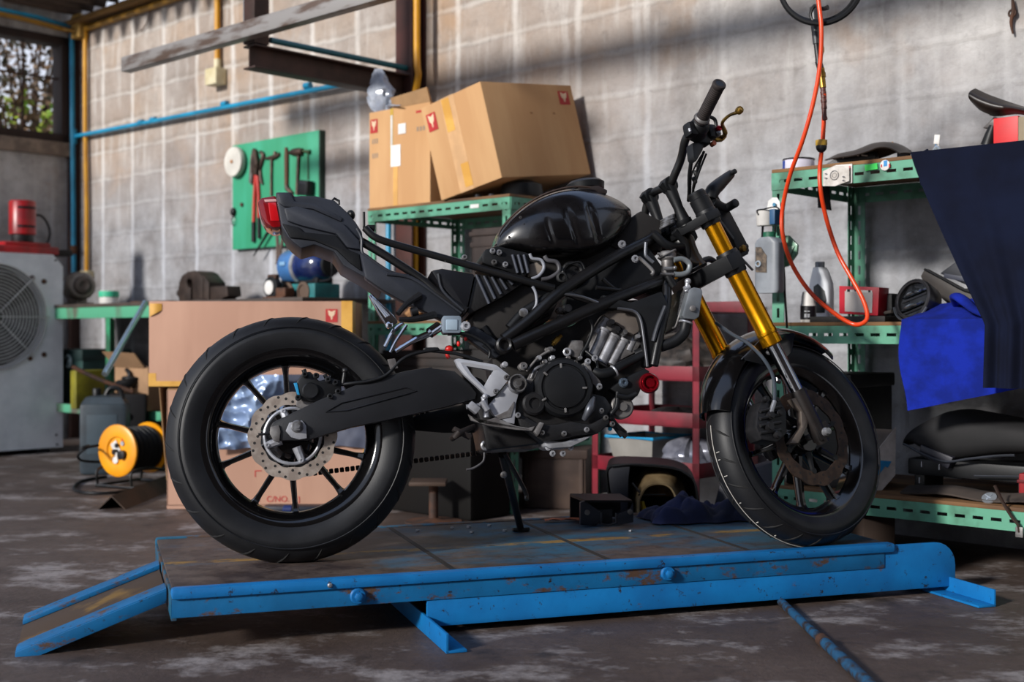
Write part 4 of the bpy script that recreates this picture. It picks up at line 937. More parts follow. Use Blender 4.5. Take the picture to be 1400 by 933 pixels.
hb.build('headlamp_bracket', BLKP, bike, 40)
MB(ST).prism([c9(x, y, -.054) for x, y in ((700, 362), (715, 360), (850, 545), (845, 560))], (0, .004, 0), .0005).build('bracket_edge', GRYP, bike)
MB(ST).lathe([(.010, 0), (.010, .01), (.006, .012)], c9(903, 626, -.06), (0, -1, 0), 18).build('bracket_bolt', BRASS, bike)
MB(ST).cyl(c9(900, 690, -.07), c9(980, 775, -.07), .0035).build('bracket_pin', STEEL, bike)
# ---------------------------------------------------------------- front mudguard (steered)
def guard(u, v):
    a = R(34 + 108 * u); rr = .318 + .012 * math.sin(PI * u); w = .072 * (1 - .25 * abs(2 * u - 1) ** 3)
    b_ = (v - .5) * 2
    y = w * math.sin(b_ * R(80)) / math.sin(R(80)); r = rr - .052 * (1 - math.cos(b_ * R(80)))
    return Vector((FCt[0] + r * math.cos(a), y, FCt[2] + r * math.sin(a)))
mg = MB(ST).sheet(guard, 40, 14, .004).build('mudguard', BLKG, bike, 70)
for s in (-1, 1):
    MB(ST).prism([(FCt[0] + r * math.cos(R(a)), s * .066, FCt[2] + r * math.sin(R(a))) for r, a in ((.30, 66), (.305, 90), (.30, 112), (.235, 100), (.22, 86), (.24, 72))], (0, s * .008, 0), .003).build('mudguard_stay', BLKG, mg, 40)
    MB(ST).bolt((FCt[0] + .26 * math.cos(R(92)), s * .074, FCt[2] + .26 * math.sin(R(92))), (0, s, 0), .006, .006).build('stay_bolt', STEEL, mg)
# ============================================================= things along the block wall
def wthing(name, label, cat, u, d, z=0, group=None, rz=0): return thing(name, label, cat, wp(u, d, z), WR + rz, group)
def loc_uz(px, py, u, d, z):            # pixel on the plane d -> local (x, z) of a wall thing standing at (u, d, z)
    a, b = uz(px, py, d); return Vector((a - u, 0, b - z))
GRNB = mat('bench_green', '#4f9a78', .5, hx2='#57564a', scale=5, lo=.52, hi=.66, stretch=(1, 1, .4))
def slotted(mb, a, b, h, nrm, th=.0025, pitch=.055, slot=.032, sh=.010):
    # slotted strip from a to b (along its middle line), height direction h (vector), thickness along nrm
    a = Vector(a); b = Vector(b); L = (b - a).length; d = (b - a) / L; H = Vector(h).length; hv = Vector(h) / H; n = Vector(nrm)
    m = Matrix((d, n, hv)).transposed()
    for s in (-1, 1): mb.box((a + b) / 2 + hv * s * (H + sh) / 4, (L, th, (H - sh) / 2), m)
    k = int(L / pitch); gap = pitch - slot; x = 0
    e = (L - k * pitch) / 2
    for i in range(k + 1):
        x0 = 0 if i == 0 else e + i * pitch - gap / 2; x1 = e + gap / 2 if i == 0 else (L if i == k else e + i * pitch + gap / 2)
        if x1 > x0: mb.box(a + d * (x0 + x1) / 2, (x1 - x0, th, sh), m)
    return mb
def shelving(t, W, D, levels, H, rail=.05, m=GRNP, board=WOOD, posts=(1, 1, 1, 1), w=.045):
    # local frame: x along the wall, y into the wall (0 = front edge), z up
    for k, (x, y, sx, sy) in enumerate(((0, 0, 1, 1), (W, 0, -1, 1), (0, D, 1, -1), (W, D, -1, -1))):
        if not posts[k]: continue
        mb = MB(); slotted(mb, (x + sx * w / 2, y, 0), (x + sx * w / 2, y, H), (w, 0, 0), (0, 1, 0)); slotted(mb, (x, y + sy * w / 2, 0), (x, y + sy * w / 2, H), (0, w, 0), (1, 0, 0))
        mb.build('post', m, t, 0)
    for z in levels:
        zc = z - rail / 2
        for y, s in ((-.003, 1), (D + .003, -1)):
            slotted(MB(), (0, y, zc), (W, y, zc), (0, 0, rail), (0, 1, 0)).build('rail', m, t, 0)
        for x in (-.003, W + .003):
            slotted(MB(), (x, 0, zc), (x, D, zc), (0, 0, rail), (1, 0, 0)).build('rail', m, t, 0)
        MB().rbox((0, -.006, z), (W, D, z + .012), .002).build('shelf_board', board, t, 30)
# ------------------------------------------------ green work bench
bu, bd = -5.45, .62; bl = 2.9; bz = .905
t = wthing('workbench', 'green steel workbench along the block wall behind the cardboard boxes', 'workbench', bu, bd)
MB().rbox((0, -.01, bz - .02), (bl, bd - .02, bz), .002).build('bench_top', mat('bench_top_dark', '#2e2622', .6, hx2='#453a33', scale=6), t, 30)
MB().rbox((0, -.006, bz - .085), (bl, 0, bz - .021), .001).build('apron', GRNB, t, 30)
for x in (.06, 1.02, 2.75):
    for y in (.0, bd - .08):
        mb = MB().rbox((x, y, 0), (x + .05, y + .005, bz - .085)).rbox((x, y, 0), (x + .005, y + .05, bz - .085)); mb.build('leg', mat('bench_leg', '#2f8a60', .55, hx2='#245a40', scale=8), t, 30)
MB().rbox((.06, .004, .25), (2.8, .012, .30), .001).build('stretcher', GRNB, t, 30)
MB().rbox((.06, bd - .09, .25), (2.8, bd - .08, .30), .001).build('stretcher', GRNB, t, 30)
MB().rbox((.06, .02, .29), (2.8, bd - .1, .30)).build('shelf_board', mat('bench_top_dark', '#2e2622'), t, 30)
def bench_at(px, py, d): a, b = uz(px, py, d); return a
# small bench grinder motor
u = bench_at(107, 410, .4)
t = wthing('electric_motor', 'grubby grey electric motor at the left end of the green bench', 'motor', u, .4, bz)
g = mat('grimy_grey', '#91887f', .5, .2, hx2='#6b625a', scale=10, bump=.15)
mb = MB().lathe([(.03, -.15), (.075, -.14), (.088, -.11), (.088, .10), (.075, .13), (.05, .135)], (0, 0, .125), (.96, -.28, 0), 28)
for k in range(14):
    a = 2 * PI * k / 14; mb.tube([Vector((0, 0, .125)) + Vector((.96, -.28, 0)).normalized() * s + (Vector((.28, .96, 0)).normalized() * math.cos(a) + Vector((0, 0, 1)) * math.sin(a)) * .089 for s in (-.1, .09)], .003, 4)
mb.build('motor_body', g, t)
MB().lathe([(.05, .13), (.058, .14), (.05, .17), (.03, .175), (.02, .17)], (0, 0, .125), (.96, -.28, 0), 24).build('end_cap', mat('grime_dark', '#3a312c', .6), t)
MB().rbox((-.09, -.06, 0), (.09, .06, .02), .004).rbox((-.05, -.035, .015), (.05, .035, .06), .004).build('base', g, t)
MB().box(Vector((0, 0, .13)) + Vector((-.035, -.083, 0)), (.075, .004, .06), -.28, .001).build('rating_plate', mat('plate_white', '#a9b1bb', .4), t)
# tub beside it
u = bench_at(149, 412, .35)
t = wthing('plastic_tub', 'small white plastic tub with a green band on the bench', 'tub', u, .35, bz)
MB().lathe([(.05, 0), (.056, .004), (.058, .085), (.055, .09)], (0, 0, 0), (0, 0, 1), 28).build('tub', WHITE, t)
MB().lathe([(.0585, .05), (.061, .052), (.061, .086), (.05, .09)], (0, 0, 0), (0, 0, 1), 28).build('lid', mat('mint_green', '#37b98e', .5), t)
# flat bar on the bench
u = bench_at(210, 408, .3)
tag(MB().rbox((-.22, -.03, 0), (.22, .03, .02), .003).build('flat_bar', RUST, None, 30, wp(u, .3, bz), WR), 'dark flat iron bar lying on the bench beside the vise', 'bar')
# vise
u = bench_at(285, 408, .36)
t = wthing('bench_vise', 'dark brown cast iron bench vise on the green bench', 'vise', u, .36, bz)
vm = mat('vise_iron', '#2b211d', .55, .4, hx2='#3d312b', scale=12, bump=.15)
q = lambda x, z, y=-.0: Vector(((x - 285) * .0038 * 1.35, y, (411 - z) * .0040))
def vp(pts, y0, y1, name, bev=.006): MB().prism([(q(x, z).x, y0, q(x, z).z) for x, z in pts], (0, y1 - y0, 0), bev).build(name, vm, t, 35)
arc = [(243 + 9 + 16 * (1 - math.cos(R(a))) * .55, 390 - 20 * math.sin(R(a))) for a in range(0, 91, 15)]
vp([(245, 411), (243, 396), (245, 382), (251, 373), (262, 368), (276, 367), (286, 371), (292, 378), (292, 411), (272, 411), (272, 386), (270, 380), (265, 377.5), (261, 379), (260, 384), (263, 389), (268, 391), (268, 411)], -.06, .06, 'fixed_jaw', .003)
vp([(272, 411), (274, 388), (282, 371), (290, 374), (302, 384), (302, 411)], -.055, .055, 'sliding_jaw')
vp([(300, 409), (300, 390), (333, 390), (335, 404), (326, 406), (322, 411)], -.045, .045, 'slide_bar')
mb = MB(); mb.ball(q(238, 397, -.02), (.03, .03, .028)); mb.cyl(q(238, 397), q(250, 397), .014); mb.cyl(q(240, 383, -.03), q(240, 411, -.03), .008); mb.build('screw_handle', vm, t)
MB().lathe([(.10, 0), (.10, .012), (.08, .02)], (0, 0, 0), (0, 0, 1), 24).build('swivel_base', vm, t)
# teal box with the blue machine on it, small gauge wheel
u = bench_at(421, 400, .36)
t = wthing('tool_box', 'teal metal box with round openings on the bench under the blue machine', 'box', u, .36, bz)
gz = uz(420, 389, .36)[1] - bz
TEAL = mat('teal_paint', '#1f7f80', .5, hx2='#1a6365', scale=7)
MB().rbox((-.16, -.08, 0), (.16, .08, gz), .006).build('body', TEAL, t, 30)
for x in (-.06, .07): MB().lathe([(.05, 0), (.05, .006), (.035, .008), (.035, .002)], (x, -.08, .035), (0, -1, 0), 24).build('opening', mat('dusty_brown', '#5d4a3d', .8), t)
t = wthing('grinding_machine', 'shiny blue rounded machine with a silver hoop on top of the teal box', 'machine', u, .36, bz + gz)
NB = mat('deep_blue', '#182c63', .2, hx2='#101d45', coat=.6); LB = mat('mid_blue', '#3f6fa6', .3)
mb = MB().lathe([(.02, -.19), (.062, -.18), (.08, -.14), (.084, -.09)], (0, 0, .092), (1, 0, 0), 32); mb.build('end_housing', LB, t)
MB().lathe([(.084, -.03), (.089, .02), (.088, .09), (.075, .14), (.045, .165), (.02, .168)], (0, 0, .092), (1, 0, 0), 32).build('body', NB, t)
MB().lathe([(.084, -.15), (.0875, -.145), (.089, -.05), (.086, -.04)], (0, 0, .092), (1, 0, 0), 32).build('control_panel', LB, t)
MB().lathe([(.088, -.045), (.0925, -.04), (.0925, -.022), (.088, -.018)], (0, 0, .092), (1, 0, 0), 32).build('silver_hoop', ALU, t)
MB().rbox((-.115, -.095, .095), (-.07, -.085, .115), .003).build('maker_plate', mat('pale_plate', '#7fa9cc', .4), t)
mb = MB()
for x in (-.14, .12): mb.rbox((x - .02, -.05, 0), (x + .02, .05, .03), .004)
mb.rbox((-.15, -.045, .005), (.14, .045, .02), .003); mb.build('foot', BLKP, t)
MB().lathe([(.03, .165), (.055, .17), (.055, .19), (.02, .2)], (0, 0, .092), (1, 0, 0), 24).cyl((.19, 0, .1), (.26, 0, .115), .008).build('end_cap', BLKP, t)
(MB().tube([(.17, 0, .185), (.23, -.03, .175), (.255, -.05, .115), (.25, -.05, .025), (.17, -.06, .01)], .004, 6, 8).build('power_cord', BLKP, t, 60))
u = bench_at(373, 405, .5)
t = wthing('polishing_wheel', 'small wheel with a white centre standing on the bench left of the teal box', 'wheel', u, .5, bz)
MB().lathe([(.03, -.02), (.055, -.016), (.06, 0), (.055, .016), (.03, .02)], (0, 0, .058), (0, -1, 0), 28).build('rim', BLKP, t)
MB().lathe([(.036, .018), (.036, .026), (.01, .03)], (0, 0, .058), (0, -1, 0), 24).build('hub', WHITE, t)
MB().rbox((-.05, -.03, 0), (.13, .05, .012), .003).rbox((.05, -.02, .01), (.13, .04, .055), .006).rbox((-.03, -.012, .1), (.04, .012, .125), .003).rbox((-.06, .024, .01), (-.02, .03, .12), .002).build('stand', RUST, t)
# ------------------------------------------------ things under the bench
t = wthing('storage_box', 'dark green box with a pale round emblem under the bench', 'box', uz(124, 500, .35)[0], .35, .302)
MB().rbox((-.24, -.16, 0), (.20, .16, .31), .01).build('body', mat('bottle_green', '#173c38', .55, hx2='#112c2a'), t, 30)
MB().rbox((-.25, -.17, .26), (.21, .17, .33), .012).build('lid', mat('dark_green', '#122a29', .5), t, 30)
MB().torus((.04, -.172, .255), (0, 1, 0), .036, .008, 24, 6, R(30), R(300)).prism([(.04, -.174, .27), (.09, -.174, .28), (.055, -.174, .245), (.03, -.174, .225)], (0, .004, 0)).build('emblem', mat('pale_mark', '#8fa0a2', .5), t)
# chrome tube leaning from the bench edge into the jug
a, b = at(199, 414, 6.75), at(143, 512, 6.30)
tag(MB().tube([Vector((0, 0, 0)), b - a], .0165, 14).build('chrome_tube', mat('bright_tube', '#bcd0d4', .15, .9), None, 60, a), 'long shiny metal tube leaning from the bench down to the floor clutter', 'tube')
def jug(name, label, loc, W, D, H, m, m2, rz=0, lab=None):
    t = thing(name, label, 'canister', loc, rz)
    mb = MB().rbox((-W / 2, -D / 2, 0), (W / 2, D / 2, H * .86), .025)
    mb.loft([[(x * s, y * s, z) for x, y in ((-W / 2, -D / 2), (W / 2, -D / 2), (W / 2, D / 2), (-W / 2, D / 2))] for s, z in ((.94, H * .85), (.75, H * .93), (.25, H * .95))])
    mb.build('body', m, t, 35)
    MB().lathe([(.022, 0), (.022, .035), (.018, .04)], (-W * .18, 0, H * .94), (0, 0, 1), 18).build('cap', m2, t)
    MB().tube([(-W * .0, 0, H * .93), (W * .1, 0, H * 1.03), (W * .3, 0, H * 1.02), (W * .38, 0, H * .9)], .012, 8, 4).build('handle', m2, t)
    if lab: MB().rbox((-W * .34, -D / 2 - .002, H * .25), (W * .3, -D / 2 + .002, H * .72), .0005).build('paper_label', lab, t)
    return t
p = at(144, 645, 6.5); p.z = 0
jug('battery_canister', 'tall slate grey canister on the floor behind the yellow cable reel', p, .235, .18, .43, mat('slate_plastic', '#2f3b43', .5, hx2='#262f36'), BLKP, R(10), mat('slate_label', '#3a4851', .5))
p = at(120, 560, 7.1); p.z = .302
tag(MB().rbox((-.035, -.09, 0), (.035, .09, .22), .012).build('oil_can', mat('dull_yellow', '#7d7716', .5, hx2='#5d5812'), None, 35, p, WR), 'narrow yellow can standing behind the slate grey canister', 'can')
p = at(173, 645, 6.9); p.z = 0
t = thing('battery_charger', 'black workshop charger with coiled leads on top behind the cable reel', 'charger', p, R(8))
MB().rbox((-.12, -.12, 0), (.12, .12, .40), .015).build('case', mat('charger_black', '#0f0e11', .6, spec=.3), t, 35)
mb = MB()
for k in range(4): mb.torus((-.03 + .02 * k, .0, (.415 + .02 * k)), (.1 * k - .2, .2, 1), .085 - .012 * k, .010, 24, 6)
mb.tube([(0, -.05, .42), (.02, -.03, .50), (.0, 0, .53)], .012, 6, 4); mb.build('lead_coil', BLKP, t)
MB().lathe([(.02, 0), (.02, .012), (.01, .014)], (.02, -.12, .28), (0, -1, 0), 18).build('dial', BLKP, t)
tag(MB().tube([Vector((-.20, -.12, .0)), Vector((-.06, -.10, -.07)), Vector((.12, -.08, -.14))], .012, 8, 4).build('pry_bar', RUST, None, 60, p + Vector((-.06, -.0, .55))), 'thin dark bar lying across the top of the slate grey canister', 'bar')
p = at(200, 560, 7.0); p.z = .302
t = thing('parts_carton', 'small torn cardboard carton under the bench beside the big boxes', 'carton', p, R(-25))
MB().rbox((-.12, -.12, 0), (.12, .12, .24), .004).build('body', mat('carton_tan', '#9c7a5a', .85), t, 30)
MB().hexa([(-.12, -.12, .24), (.1, -.13, .24), (.1, -.12, .245), (-.12, -.11, .245), (-.14, -.2, .33), (.09, -.2, .32), (.09, -.19, .32), (-.14, -.19, .33)]).build('flap', mat('carton_tan', '#9c7a5a'), t, 30)
p = on_z(213, 634, 0)
t = thing('gas_bottle', 'dark green bottle standing on the floor left of the lower box', 'bottle', p)
MB().lathe([(.055, 0), (.06, .01), (.06, .30), (.05, .33), (.03, .35), (.03, .37)], (0, 0, 0), (0, 0, 1), 28).build('body', mat('bottle_deep_green', '#0f4436', .4, hx2='#0b3329'), t)
MB().lathe([(.032, .365), (.035, .37), (.035, .40), (.02, .41)], (0, 0, 0), (0, 0, 1), 20).build('cap', BLKP, t)
# ------------------------------------------------ cable reel
YEL = mat('reel_yellow', '#e79a0c', .4, hx2='#d68806', scale=6)
c0 = at(163, 578 + 37, 5.95); c1 = c0 + Vector((.16, .06, 0)) * .95
p = Vector((c0.x + .06, c0.y + .03, 0)); Rr = .124
t = thing('cable_reel', 'yellow cable reel with black cable on a black tube stand', 'cable reel', p)
ax = Vector((-.48, -.88, 0)).normalized(); hz = c0.z
o = Vector((0, 0, hz))
def fl(off, s):
    return MB().lathe([(.05, off), (Rr - .012, off + s * .004), (Rr, off + s * .0), (Rr, off + s * .010), (Rr - .012, off + s * .016), (Rr * .55, off + s * .012), (Rr * .5, off + s * .004), (.0, off + s * .004)], o, ax, 48)
fl(.095, 1).build('flange', YEL, t, 40); fl(-.095, -1).build('flange', YEL, t, 40)
mb = MB()
for k in range(12): mb.torus(o + ax * (-.084 + .0153 * k), ax, .098 + .004 * (k % 2), .0078, 40, 6)
mb.lathe([(.095, -.09), (.095, .09)], o, ax, 32); mb.build('wound_cable', BLKP, t)
X, Y, Z = frame(o, o + ax)
fz = lambda x, z, off=.1015: o + ax * off + X * x + Vector((0, 0, z))
sd_ = X if X.x > 0 else -X
fz = lambda x, z, off=.1015: o + ax * off + sd_ * x + Vector((0, 0, z))
mrot = Matrix((sd_, -ax, Vector((0, 0, 1)))).transposed()
tilt = mrot @ Matrix.Rotation(R(-32), 3, 'Y')
MB().box(fz(-.008, .008), (.042, .008, .075), tilt, .002).build('socket_plate', WHITE, t)
for a, b_ in ((-.001, .025), (-.02, -.008)): MB().lathe([(.011, 0), (.011, .006), (.006, .006)], fz(a, b_, .105), ax, 16).build('socket', BLKP, t)
MB().lathe([(.022, 0), (.022, .02), (.016, .022)], fz(.038, -.018), ax, 18).build('knob', BLKP, t)
MB().lathe([(.011, 0), (.011, .004)], fz(.032, .036), ax, 16).build('pilot_plate', ALU, t)
MB().box(fz(.036, .055), (.02, .008, .012), mrot, .002).build('rocker_switch', mat('red_switch', '#c22318', .4), t)
MB().lathe([(.017, 0), (.017, .005), (.010, .006)], fz(-.012, -.045), ax, 18).build('socket', WHITE, t)
MB().torus(fz(.045, .09, .103), ax, .012, .004, 16, 6, 0, PI).build('crank_slot', BLKP, t)
mb = MB(); s0 = sd_
e = o - ax * .13
mb.tube([e + s0 * -.085 + Vector((0, 0, .012 - hz)), e + s0 * -.05, e, e + s0 * .06, e + s0 * .13 + Vector((0, 0, .012 - hz))], .0065, 8)
for s in (-.10, .12): mb.tube([o + ax * .13 + s0 * s + Vector((0, 0, .012 - hz)), o + ax * .128 + s0 * s * 1.02 + Vector((0, 0, .085 - hz)), o - ax * .0 + s0 * s * 1.1 + Vector((0, 0, .09 - hz)), e + s0 * s * .8 + Vector((0, 0, .06 - hz))], .0065, 8, 4)
for s in (-.085, .13): mb.tube([o + ax * .13 + s0 * s + Vector((0, 0, .012 - hz)), o - ax * .13 + s0 * s + Vector((0, 0, .012 - hz))], .0065, 8)
for off in (.13, -.13): mb.tube([o + ax * off + s0 * -.11 + Vector((0, 0, .009 - hz)), o + ax * off + s0 * .15 + Vector((0, 0, .009 - hz))], .0085, 8)
mb.cyl(o + ax * .132, o - ax * .132, .008)
mb.build('stand', BLKM, t)
pts = [c0 + ax * .115 + Vector((-.01, 0, .03)), c0 + ax * .17 + Vector((-.05, 0, .02)), at(122, 610, 5.9), at(107, 622, 5.95), at(112, 630, 6.0), at(136, 632, 6.1)]
tag(MB().tube([q_ - p for q_ in pts], .0065, 8, 6).build('plug_lead', BLKP, None, 60, p), 'black lead plugged into the front of the yellow cable reel', 'cable')
pts = [on_z(x, y, .007) for x, y in ((222, 655), (190, 668), (150, 674), (115, 674), (101, 668), (112, 658), (145, 652))]
tag(MB().tube([q_ - pts[0] for q_ in pts], .0075, 8, 8).build('power_cable', BLKP, None, 60, pts[0]), 'thick black cable looped on the floor in front of the cable reel', 'cable')
a, b = on_z(150, 698, 0), on_z(245, 660, 0); d = b - a
t_ = MB().prism([(0, -.06, .0), (0, -.055, 0), (0, 0, .052), (0, .055, 0), (0, .06, 0), (0, .0, .058)], (d.length, 0, 0))
tag(t_.build('angle_iron', mat('brown_iron', '#33271f', .7, .2, hx2='#46352a'), None, 0, a + d.normalized() * .02, math.atan2(d.y, d.x)), 'brown folded angle iron lying on the floor below the cable reel', 'angle iron')
# ------------------------------------------------ air conditioner outdoor unit
ACR = math.atan2(.7278, .6858)
pr = on_z(86, 618, 0)
t = thing('condenser_unit', 'grey white air conditioner condenser with a round grille at the left edge', 'condenser', pr, ACR)
hT = CH + (455 - 349) * pr.y / F; AW, AD = 1.1, .4
ACM = mat('ac_paint', '#e9ebee', .5, hx2='#d6d9dd', scale=5, bump=.03)
# front panel with a round hole: outline ring to circle ring
def ac_px(px, py):
    r = ray(px, py); k = pr.dot(Vector((-.7278, .6858, 0))) / r.dot(Vector((-.7278, .6858, 0))); q_ = EYE + r * k - pr
    return q_.dot(Vector((.6858, .7278, 0))), q_.z
fx, fz_ = ac_px(-8, 433); fr = (ac_px(-8, 360)[1] - ac_px(-8, 506)[1]) / 2
ch = .07; n = 72
outl = [(-AW, .03), (0, .03), (0, hT - ch), (-ch * .9, hT), (-AW, hT)]
def on_outline(a):
    dx, dz = math.cos(a), math.sin(a); best = 9
    for (x0, z0), (x1, z1) in zip(outl, outl[1:] + outl[:1]):
        den = dx * (z1 - z0) - dz * (x1 - x0)
        if abs(den) < 1e-9: continue
        tt = ((x0 - fx) * (z1 - z0) - (z0 - fz_) * (x1 - x0)) / den; ss = ((x0 - fx) * dz - (z0 - fz_) * dx) / den
        if tt > 0 and -1e-6 <= ss <= 1 + 1e-6: best = min(best, tt)
    return (fx + dx * best, fz_ + dz * best)
angs = sorted([2 * PI * k / n for k in range(n)] + [math.atan2(z - fz_, x - fx) % (2 * PI) for x, z in outl])
O = [on_outline(a) for a in angs]
mb = MB().loft([[(x, AD, z) for x, z in O], [(x, 0, z) for x, z in O], [(fx + fr * math.cos(a), 0, fz_ + fr * math.sin(a)) for a in angs], [(fx + fr * .97 * math.cos(a), .06, fz_ + fr * .97 * math.sin(a)) for a in angs]], caps=True)
mb.build('cabinet', ACM, t, 30)
MB().lathe([(fr * .95, 0), (fr * .95, .002), (0, .002)], (fx, .056, fz_), (0, -1, 0), 40).build('fan_well', mat('well_black', '#060505', .9, spec=0), t)
mb = MB()
for k in range(14): mb.torus((fx, -.012, fz_), (0, 1, 0), fr * (.10 + .90 * (k + 1) / 14), .0040, 72, 5)
for a in (45, 135, 0):
    mb.tube([(fx - fr * 1.06 * math.cos(R(a)), -.016, fz_ - fr * 1.06 * math.sin(R(a))), (fx + fr * 1.06 * math.cos(R(a)), -.016, fz_ + fr * 1.06 * math.sin(R(a)))], .004, 6)
mb.build('fan_grille', mat('grille_wire', '#c4c2c0', .45, .1), t)
mb = MB()
for k in range(5):
    a = 2 * PI * k / 5; mb.sheet(lambda u_, v_: (fx + (.06 + .22 * u_) * math.cos(a + (v_ - .5) * .8), .035 + .02 * (v_ - .5), fz_ + (.06 + .22 * u_) * math.sin(a + (v_ - .5) * .8)), 4, 4, .003)
mb.lathe([(.06, 0), (.05, .03), (.0, .035)], (fx, .05, fz_), (0, -1, 0), 24); mb.build('fan', mat('fan_grey', '#3c3836', .6), t)
for q_ in ((60, 385), (60, 485), (44, 380), (41, 490)):
    x, z = ac_px(*q_); MB().lathe([(.016, 0), (.013, .01), (.006, .014)], (x, 0, z), (0, -1, 0), 12).build('grille_screw', RUST, t)
for q_ in ((76, 356), (78, 608), (77, 595)):
    x, z = ac_px(*q_); MB().lathe([(.007, 0), (.006, .004)], (x, 0, z), (0, -1, 0), 10).build('panel_screw', DARK, t)
for x in (-.12, -AW + .12): MB().rbox((x - .04, 0, 0), (x + .04, AD, .03), .003).build('foot', BLKP, t)
# red pump on the condenser
x, z = ac_px(12, 343)
p = pr + Vector((.6858, .7278, 0)) * (x + .21) + Vector((-.7278, .6858, 0)) * .14; p.z = hT
t = thing('vacuum_pump', 'red cylindrical pump with a black hose standing on the condenser', 'pump', p, ACR)
RM = mat('pump_red', '#a3161b', .35, hx2='#7c1116')
MB().rbox((-.26, -.10, 0), (.13, .10, .05), .015).rbox((-.2, -.07, .045), (.09, .07, .075), .012).build('base', RM, t, 35)
MB().rbox((.10, -.06, .0), (.24, .06, .04), .012).build('oil_tray', DARK, t, 35)
MB().lathe([(.07, .12), (.078, .125), (.078, .32), (.07, .33), (.03, .332)], (-.06, 0, 0), (0, 0, 1), 32).build('cylinder', RM, t)
MB().lathe([(.06, .07), (.066, .08), (.066, .125)], (-.06, 0, 0), (0, 0, 1), 24).build('valve_block', IRON, t)
for z_, w_ in ((.285, .07), (.17, .075)):
    mb = MB()
    for k in range(4):
        a = R(-125 + 22 * k); mb.box((-.06 + .0785 * math.cos(a), .0785 * math.sin(a), z_), (.0285, .003, .014), a + PI / 2)
    mb.build('dark_marking', BLKP, t)
MB().tube([(.01, 0, .25), (.07, 0, .24), (.11, -.01, .16), (.09, -.02, .08), (.05, -.02, .07)], .008, 8, 6).build('hose', BLKP, t)
# ------------------------------------------------ foliage outside the window
def shrub(name, label, c, rx, ry, rz_, n, m, seed, sz=.05):
    random.seed(seed); t = thing(name, label, 'plant', c)
    mb = MB()
    for k in range(n):
        a, e = rnd(0, 2 * PI), math.acos(rnd(-1, 1)); r = rnd(.2, 1) ** .5
        q_ = Vector((rx * r * math.sin(e) * math.cos(a), ry * r * math.sin(e) * math.sin(a), rz_ * r * math.cos(e)))
        d = Vector((rnd(-1, 1), rnd(-1, 1), rnd(-1, .6))).normalized(); w_ = d.orthogonal().normalized(); l = sz * rnd(.6, 1.4); nn = d.cross(w_) * l * .12
        mb.mi = random.randrange(3)
        vs = [mb.v(q_), mb.v(q_ + d * l * .5 + w_ * l * .3 - nn), mb.v(q_ + d * l), mb.v(q_ + d * l * .5 - w_ * l * .3 - nn)]
        mb.f([vs[0], vs[1], vs[2]]); mb.f([vs[0], vs[2], vs[3]])
    mb.build('foliage', m, t, 0)
    st = MB()
    for k in range(9):
        a = rnd(0, 2 * PI); st.tube([(0, 0, -c.z), (rx * .3 * math.cos(a), ry * .3 * math.sin(a), -rz_ * .2), (rx * .8 * math.cos(a), ry * .8 * math.sin(a), rz_ * rnd(.2, .9))], [.02, .012, .004], 6, 4)
    st.build('stem', mat('twig', '#4b3626', .9), t)
    return t
L1 = [mat('leaf_olive', '#6f7a1e', .6, hx2='#8a9a2a'), mat('leaf_green', '#5a8a1c', .6, hx2='#a5c22a'), mat('leaf_brown', '#5e4630', .8, hx2='#7c6042')]
L2 = [mat('leaf_brown', '#5e4630'), mat('leaf_dry', '#75604a', .8, hx2='#94806a'), mat('leaf_dark', '#3f3a22', .8)]
wc = lw(wt0 + .35, 0, (wz0 + wz1) / 2)
oc = wc - WU * 1.6
shrub('creeper', 'dry brown creeper hanging outside the window at the left', at(38, 95, 9.7), .62, .45, .50, 1350, L2, 3, .06)
shrub('bush', 'yellow green sunlit bush outside the bottom of the window', at(28, 180, 9.4), .55, .35, .28, 330, L1, 5, .075)
# ============================================================= on the wall: pipes, conduits, beams, tool board
BLUEP = mat('pipe_blue', '#1b8fb8', .4, hx2='#167a9e', scale=5); YELP = mat('conduit_yellow', '#d6990f', .45, hx2='#c2860b', scale=5)
IVORY = mat('ivory_box', '#d9cfae', .5, hx2='#c4b78f')
def upipe(name, label, cat, pts, r, m, extra=None, sm=0):       # pts: (u, d, z) along the wall
    P = [wp(*q) for q in pts]; o = P[0]
    t = thing(name, label, cat, o)
    MB().tube([q - o for q in P], r, 12, sm).build('pipe', m, t)
    return t, o
zc = 2.10
t, o = upipe('water_pipe', 'blue plastic pipe down the room corner and along the block wall', 'pipe', [(UC + .045, .06, 2.86), (UC + .055, .06, 2.2), (UC + .055, .05, 1.1)], .017, BLUEP)
MB().tube([wp(UC + .055, .045, zc) - o, wp(-2.63, .045, zc - .045) - o, wp(-2.60, .045, zc - .08) - o, wp(-2.60, .045, .3) - o], .0145, 12).build('pipe', BLUEP, t)
MB().tube([wp(UC + .045, .06, 2.86) - o, wp(UC + .03, .3, 2.885) - o, wp(UC + .03, 1.6, 2.90) - o], .016, 10).build('pipe', BLUEP, t)
for u in (-5.05, -4.9, -3.3, -4.1): MB().cyl(wp(u, .045, zc - .004) - o, wp(u + .05, .045, zc - .005) - o, .0175).build('coupling', BLUEP, t)
MB().cyl(wp(UC + .055, .05, 1.28) - o, wp(UC + .055, .05, 1.34) - o, .024).cyl(wp(UC + .02, .05, 1.31) - o, wp(UC + .10, .06, 1.31) - o, .012).build('valve', RUST, t)
MB().cyl(wp(UC + .055, .05, zc - .05) - o, wp(UC + .055, .05, zc + .05) - o, .021).build('tee', BLUEP, t)
uy = -5.79
t, o = upipe('conduit', 'yellow conduit running down the block wall near the room corner', 'conduit', [(uy, .03, 2.83), (uy, .03, 2.2), (uy + .02, .03, 1.6), (uy + .02, .03, 1.16)], .0155, YELP, sm=3)
